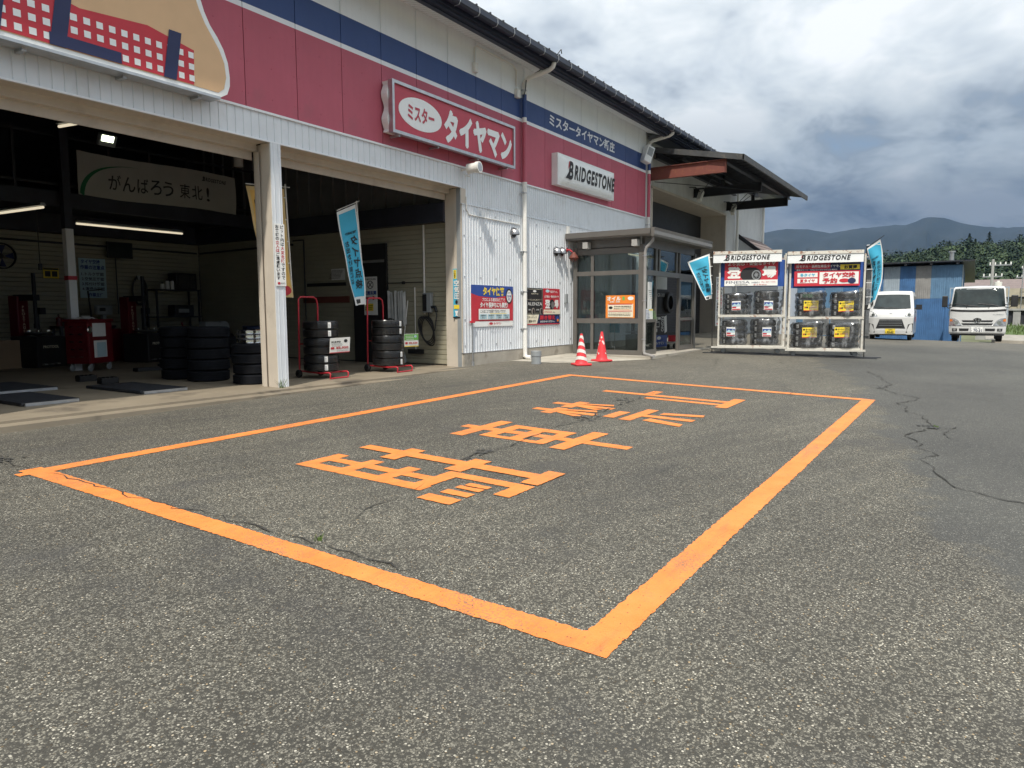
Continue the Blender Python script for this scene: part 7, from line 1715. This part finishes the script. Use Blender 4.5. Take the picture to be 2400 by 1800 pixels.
# ------------------------------------------------------------------ blue shed
SX = 29.9
Sh = thing('shed', 'shed clad in blue and grey corrugated sheets behind the white van', 'shed', (SX, 0, g(SX, -5) - 0.25))
sz = g(SX, -5) - 0.25
mts = {'b': M_BSHEET, 'f': M_BSHEET2, 'g': M_GSHEET, 't': M_TSHEET}
edges = [0.6, -0.2, -1.1, -2.0, -2.9, -3.7, -4.5, -5.14, -5.38, -6.03, -6.65, -7.25, -7.83, -8.41]
cols = 'fbfbfbtbgbtff'
zt = 3.12 - sz
for k, c in enumerate(cols):
    y0, y1 = edges[k], edges[k + 1]
    low = 1.67 - sz if c in 'gtf' and k > 7 else 0.0
    m = MB(); corr(m, y0 - y1 - 0.004, zt - low, lambda a, b, q, y0=y0, low=low: (-q, y0 - a, low + b), 0.076, 0.026, 0.014, 0.012); m.build('sheet', mts[c], Sh, recalc=False)
    if low: m = MB(); corr(m, y0 - y1 - 0.004, low, lambda a, b, q, y0=y0: (0.006 - q, y0 - a, b), 0.076, 0.026, 0.014, 0.012); m.build('sheet', M_BSHEET, Sh, recalc=False)
for k, c in enumerate('gtbfb'):
    m = MB(); corr(m, 0.9, zt, lambda a, b, q, k=k: (0.02 + 0.92 * k + a, -8.415 - q, b), 0.076, 0.026, 0.014, 0.012); m.build('sheet', mts[c], Sh, recalc=False)
m = MB(); m.box(0.03, 7.0, -8.39, 0.55, 0.0, zt - 0.02); m.build('core', M_DARK, Sh)
m = MB(); m.add([(-0.45, 0.9, zt + 0.12), (-0.45, -8.85, zt + 0.12), (7.4, -8.85, zt - 0.55), (7.4, 0.9, zt - 0.55), (-0.45, 0.9, zt + 0.17), (-0.45, -8.85, zt + 0.17), (7.4, -8.85, zt - 0.50), (7.4, 0.9, zt - 0.50)], [(0, 1, 2, 3), (4, 5, 6, 7), (0, 4, 5, 1), (1, 5, 6, 2), (2, 6, 7, 3)]); rr = m.build('shed_roof', M_DROOF, Sh)
m = MB()
for k in range(10): m.box(-0.40, 0.0, 0.6 - 0.98 * k - 0.05, 0.6 - 0.98 * k + 0.05, zt + 0.02, zt + 0.12)
m.build('rafter_end', M_DARK, rr)
m = MB(); m.cyl((1.2, -7.95, zt), (1.2, -7.95, zt + 0.62), 0.09, n=12); m.cyl((1.2, -7.95, zt + 0.62), (1.2, -7.95, zt + 0.68), 0.14, n=12); m.build('flue', M_STEEL, rr)
t = thing('louvre_panels', 'row of grey louvred shutter panels leaning against the shed behind the rack', 'panels', (28.6, -1.2, g(28.6, -1.5)))
for k, (y0, w, h) in enumerate(((-1.0, 1.15, 1.25), (-2.2, 1.15, 1.30), (-3.4, 0.8, 2.1))):
    m = MB(); m.box(0.0, 0.05, y0 - w, y0, 0, h); p_ = m.build('panel', M_STEEL, t)
    m = MB(); z = 0.08
    while z < h - 0.05: m.add([(-0.005, y0 - 0.05, z), (-0.005, y0 - w + 0.05, z), (-0.05, y0 - w + 0.05, z + 0.03), (-0.05, y0 - 0.05, z + 0.03)], [(0, 1, 2, 3)]); z += 0.075
    m.build('louvre', M_STEEL, p_)

# ------------------------------------------------------------------ right-hand background
kx = 29.2
m = MB(); vs_ = []
for k in range(13):
    y = -9.6 - 2.0 * k; z = g(kx, max(-16, y)); vs_ += [(kx, y, z - 0.1), (kx, y, z + 0.14), (kx + 0.15, y, z + 0.14), (kx + 0.15, y, z - 0.1)]
m.add(vs_, [(4 * k + i, 4 * k + (i + 1) % 4, 4 * k + 4 + (i + 1) % 4, 4 * k + 4 + i) for k in range(12) for i in range(4)]); structure(m.build('kerb', M_CONC))
def zone(name, x0, x1, dz, mt):
    m = MB(); m.add([(x, y, g(29.3, y) + dz(x)) for y in [-9.4 - 2.0 * k for k in range(13)] for x in (x0, x1)], [(2 * k, 2 * k + 1, 2 * k + 3, 2 * k + 2) for k in range(12)]); return structure(m.build(name, mt))
zone('pavement', 29.35, 32.5, lambda x: 0.13 + 0.05 * (x - 29.35), mat('pavement_concrete', (0.30, 0.28, 0.24), 0.85, var=0.15))
zone('verge', 32.5, 38.0, lambda x: 0.29 + 0.06 * (x - 32.5), M_GRASS)
m = MB(); rnd = random.Random(5)
for k in range(5200):
    x = rnd.uniform(32.4, 38.0); y = rnd.uniform(-34, -9.5); z = g(29.3, y) + 0.29 + 0.06 * (x - 32.5)
    h = rnd.uniform(0.06, 0.26); a = rnd.uniform(0, 6.3); l = rnd.uniform(-.1, .1); w = 0.02
    m.add([(x - w * math.cos(a), y - w * math.sin(a), z), (x + w * math.cos(a), y + w * math.sin(a), z), (x + l, y + l, z + h)], [(0, 1, 2)])
gr = stuff(m.build('grass', M_GRASS, recalc=False)); tag(gr, 'rough green grass verge behind the truck', 'grass')
Wl = thing('low_wall', 'low concrete wall with slots behind the truck', 'wall', (41.0, -9.0, 0.1))
M_OLDC = mat('old_concrete', (0.40, 0.36, 0.28), 0.85, var=0.12, streak=0.35); M_GREYC = mat('grey_concrete', (0.34, 0.34, 0.33), 0.85, var=0.12, streak=0.3)
m = MB(); m.box(0, 0.2, -26, 0.0, -0.7, 0.25); m.box(-0.06, 0.26, -26, 0, 1.02, 1.12)
y = 0.0
while y > -26: m.box(0, 0.2, y - 0.34, y, 0.25, 1.02); y -= 0.56
m.build('wall', M_GREYC, Wl)
m = MB(); m.box(0.12, 0.16, -26, 0, 0.25, 1.02); m.build('slot_back', M_DARK, Wl)
Bb = thing('concrete_building', 'pale concrete flat-roofed building behind the low wall', 'building', (46.5, -9.6, -0.6))
m = MB(); m.box(0, 8, -34, 0, 0, 2.55); m.build('wall', M_OLDC, Bb); m = MB(); m.box(-0.25, 8.2, -34.2, 0.2, 2.55, 3.05); m.build('parapet', M_OLDC, Bb)
m = MB(); m.box(-0.26, -0.24, -34, 0.2, 2.46, 2.55); m.build('parapet_strip', M_DARK, Bb)  # thin dark strip along the lower front edge of the parapet
m = MB()
for yy in (-1.6, -2.2): m.tube([(-0.4, yy, 0.4), (-0.4, yy, 4.2)], 0.025, 6)
for k in range(9): m.tube([(-0.4, -1.6, 0.6 + 0.35 * k), (-0.4, -2.2, 0.6 + 0.35 * k)], 0.018, 5)
m.build('ladder', M_STEEL, Bb)
Rb = thing('brown_roof_house', 'low house with dark brown roof far behind the concrete building', 'house', (75, -12, -0.4))
m = MB(); m.box(0, 10, -18, 4, 0, 3.0); m.build('wall', M_OLDC, Rb); m = MB(); m.add([(-0.8, 4.8, 3.0), (-0.8, -18.8, 3.0), (5, -18.8, 4.6), (5, 4.8, 4.6), (10.8, 4.8, 3.0), (10.8, -18.8, 3.0)], [(0, 1, 2, 3), (3, 2, 5, 4), (0, 3, 4), (1, 5, 2)]); m.build('roof', M_TILE, Rb)
m = MB()
for k in range(6): m.box(-0.03, 0.0, -16 + 3.2 * k, -14.6 + 3.2 * k, 0.9, 2.2)
m.build('window', M_TINT, Rb)
def utility_pole(x, y, h, label, tr):
    t = thing('utility_pole', label, 'utility pole', (x, y, -0.5), 0, 'utility poles behind the truck')
    m = MB(); m.cyl((0, 0, 0), (0, 0, h), 0.16, 0.10, n=12); m.build('pole', M_GREYC, t)
    m = MB(); m.box(-0.05, 0.05, -1.3, 0.25, h - 0.55, h - 0.45); m.box(-0.05, 0.05, -0.7, 0.7, h - 1.5, h - 1.4); m.build('crossarm', M_STEEL, t)
    m = MB(); m.cyl((0, 0, 0), (0, 0, 0.2), 0.05, n=8); i0 = m.build('insulator', M_PAPER, t, loc=(0, 0.2, h - 0.45))
    for k in range(1, 5): share(i0, t, (0, 0.2 - 0.36 * k, h - 0.45))
    for k in range(4): share(i0, t, (0, -0.66 + 0.42 * k, h - 1.4))
    if tr: m = MB(); m.cyl((0, -0.45, h - 2.7), (0, -0.45, h - 1.9), 0.28, n=14); m.cyl((0, -0.45, h - 1.9), (0, -0.45, h - 1.8), 0.1, n=8); m.build('transformer', M_PVC, t, smooth=40)
utility_pole(66, -9.9, 5.9, 'utility pole with transformer right of the shed roof', True)
utility_pole(88, -13.0, 6.6, 'thin far utility pole without transformer behind the brown roof', False)
utility_pole(84, -18.4, 6.4, 'utility pole at the right edge of the picture', False)

# ------------------------------------------------------------------ wooded hill and mountains
CAM = Vector((-6.837, -9.075, 1.155))
def ray(px, py): return fw + rt2 * ((px - 1200) / 1664) - up2 * ((py - 900) / 1664)
RIDGE = [(1500, 700), (1750, 660), (1900, 622), (2056, 592), (2120, 583), (2189, 571), (2235, 562), (2300, 560), (2400, 556), (2600, 545), (2900, 560), (3300, 640)]
def hillz(px, dist):
    py = interp(RIDGE, px); r = ray(px, py); top = (CAM + r * 430).z
    return -1 + (top + 1) * smooth01((dist - 120) / 310)
m = MB()
pxs = [1500 + 60 * k for k in range(31)]; ds = [110 + 22 * k for k in range(17)]
def hp(px, d):
    p = CAM + ray(px, 730) * d; return (p.x, p.y, hillz(px, d) - 12.0 * smooth01((d - 120) / 200))
m.grid(30, 16, lambda u, v: hp(pxs[int(round(u * 30))], ds[int(round(v * 16))])); structure(m.build('hill', mat('hill_soil', (0.04, 0.05, 0.025), 0.9), smooth=60))
rnd = random.Random(21)
FN = []
def crown(m, c, r, h, n, size, mi=0):
    for _ in range(n):
        while True:
            d = Vector((rnd.gauss(0, 1), rnd.gauss(0, 1), rnd.gauss(0, 1)))
            if d.length > 0.1: break
        d.normalize(); q = rnd.uniform(0.72, 1.06) if rnd.random() < 0.8 else rnd.uniform(0.3, 0.7)
        if d.z < -0.35: d.z *= -1
        p = Vector((c[0] + d.x * r * q, c[1] + d.y * r * q, c[2] + d.z * h * q))
        nn = (d + Vector((rnd.uniform(-.7, .7), rnd.uniform(-.7, .7), rnd.uniform(-.3, .9)))).normalized()
        a = nn.orthogonal().normalized(); b = nn.cross(a); t_ = rnd.uniform(0, 6.3); a, b = a * math.cos(t_) + b * math.sin(t_), b * math.cos(t_) - a * math.sin(t_)
        s = size * rnd.uniform(0.6, 1.3)
        m.add([p - a * s, p - b * s * 0.6, p + a * s, p + b * s * 0.7], [(0, 1, 2, 3)], mi)
        nr = (d * 0.75 + nn * 0.45).normalized(); FN.extend([nr] * 4)
m = MB()
for _ in range(700):
    px = rnd.uniform(1880, 2560); d = rnd.choice((rnd.uniform(150, 430), rnd.uniform(280, 440)))
    p = hp(px, d); r = rnd.uniform(3.2, 6.0)
    con = rnd.random() < 0.22
    crown(m, (p[0], p[1], p[2] + 3.0), r * (0.6 if con else 1), r * (1.5 if con else 0.95), 170, r * 0.11, 1 if con else (0 if rnd.random() < 0.6 else 2))
fo = stuff(m.build('forest', [M_LEAF1, M_LEAF2, m_leaf('foliage_light', (0.052, 0.080, 0.036))], recalc=False)); fo.data.polygons.foreach_set('use_smooth', [True] * len(fo.data.polygons)); fo.data.normals_split_custom_set_from_vertices(FN)
tag(fo, 'dense green wood covering the hill behind the shed', 'forest')
for k, (px, d, h) in enumerate(((2262, 430, 12), (2276, 432, 9), (2308, 428, 12.5), (2216, 425, 8.5), (2142, 415, 7))):
    p = hp(px, d); lb = ['tallest pointed conifer on the hill ridge left of centre', 'shorter conifer right beside the tall ridge conifer', 'lone tall conifer on the hill ridge farthest right', 'broad conifer on the ridge above the shed flue', 'small conifer low on the left of the ridge'][k]
    t = thing('conifer_tree', lb, 'tree', (p[0], p[1], p[2] + 3.0), 0, 'conifers on the ridge')
    m = MB(); m.cyl((0, 0, -2), (0, 0, h * 0.95), 0.35, 0.05, n=8); m.build('trunk', M_BARK, t)
    m = MB()
    for q in range(520):
        z = h * (0.15 + 0.85 * rnd.random() ** 1.0); rr_ = (h - z) * 0.30 + 0.15; a = rnd.uniform(0, 6.3); r_ = rr_ * rnd.uniform(0.35, 1.1); c = Vector((r_ * math.cos(a), r_ * math.sin(a), z)); s = 0.55 * rnd.uniform(0.6, 1.2)
        dd = Vector((math.cos(a), math.sin(a), -0.35)); b = Vector((-math.sin(a), math.cos(a), rnd.uniform(-.4, .4)))
        m.add([c - dd * s, c + b * s * 0.6, c + dd * s, c - b * s * 0.6], [(0, 1, 2, 3)])
    m.build('crown', M_LEAF2, t, recalc=False)
MR = [(600, 640), (1000, 600), (1500, 560), (1700, 552), (1792, 546), (1835, 539), (1886, 540), (1936, 549), (1998, 539), (2063, 532), (2121, 529), (2143, 519), (2164, 512), (2190, 512), (2208, 515), (2244, 526), (2287, 533), (2323, 536), (2400, 534), (2700, 540), (3100, 560), (3600, 640)]
import mathutils
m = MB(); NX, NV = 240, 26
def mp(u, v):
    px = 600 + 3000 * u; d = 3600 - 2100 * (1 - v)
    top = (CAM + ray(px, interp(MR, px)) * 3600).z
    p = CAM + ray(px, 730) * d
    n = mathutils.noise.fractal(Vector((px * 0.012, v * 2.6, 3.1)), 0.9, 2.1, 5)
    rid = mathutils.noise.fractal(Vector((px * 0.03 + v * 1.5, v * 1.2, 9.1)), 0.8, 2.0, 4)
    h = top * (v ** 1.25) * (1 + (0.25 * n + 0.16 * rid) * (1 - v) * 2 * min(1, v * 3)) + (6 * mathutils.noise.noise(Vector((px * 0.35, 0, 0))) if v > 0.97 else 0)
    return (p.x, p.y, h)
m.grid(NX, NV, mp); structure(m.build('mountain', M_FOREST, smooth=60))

# ------------------------------------------------------------------ haze
hz = bpy.data.materials.new('haze'); hz.use_nodes = True; ht = hz.node_tree; ht.nodes.clear()
ho = ht.nodes.new('ShaderNodeOutputMaterial'); hv = ht.nodes.new('ShaderNodeVolumePrincipled')
hv.inputs['Color'].default_value = (0.22, 0.50, 1.0, 1); hv.inputs['Density'].default_value = 0.000034
ht.links.new(hv.outputs[0], ho.inputs['Volume'])
hz.cycles.homogeneous_volume = True
hz.cycles.volume_sampling = 'DISTANCE'
m = MB(); m.box(-400, 4700, -3600, 3600, -8, 620); hb = stuff(m.build('haze', hz)); tag(hb, 'faint blue haze in front of the far mountains', 'haze')
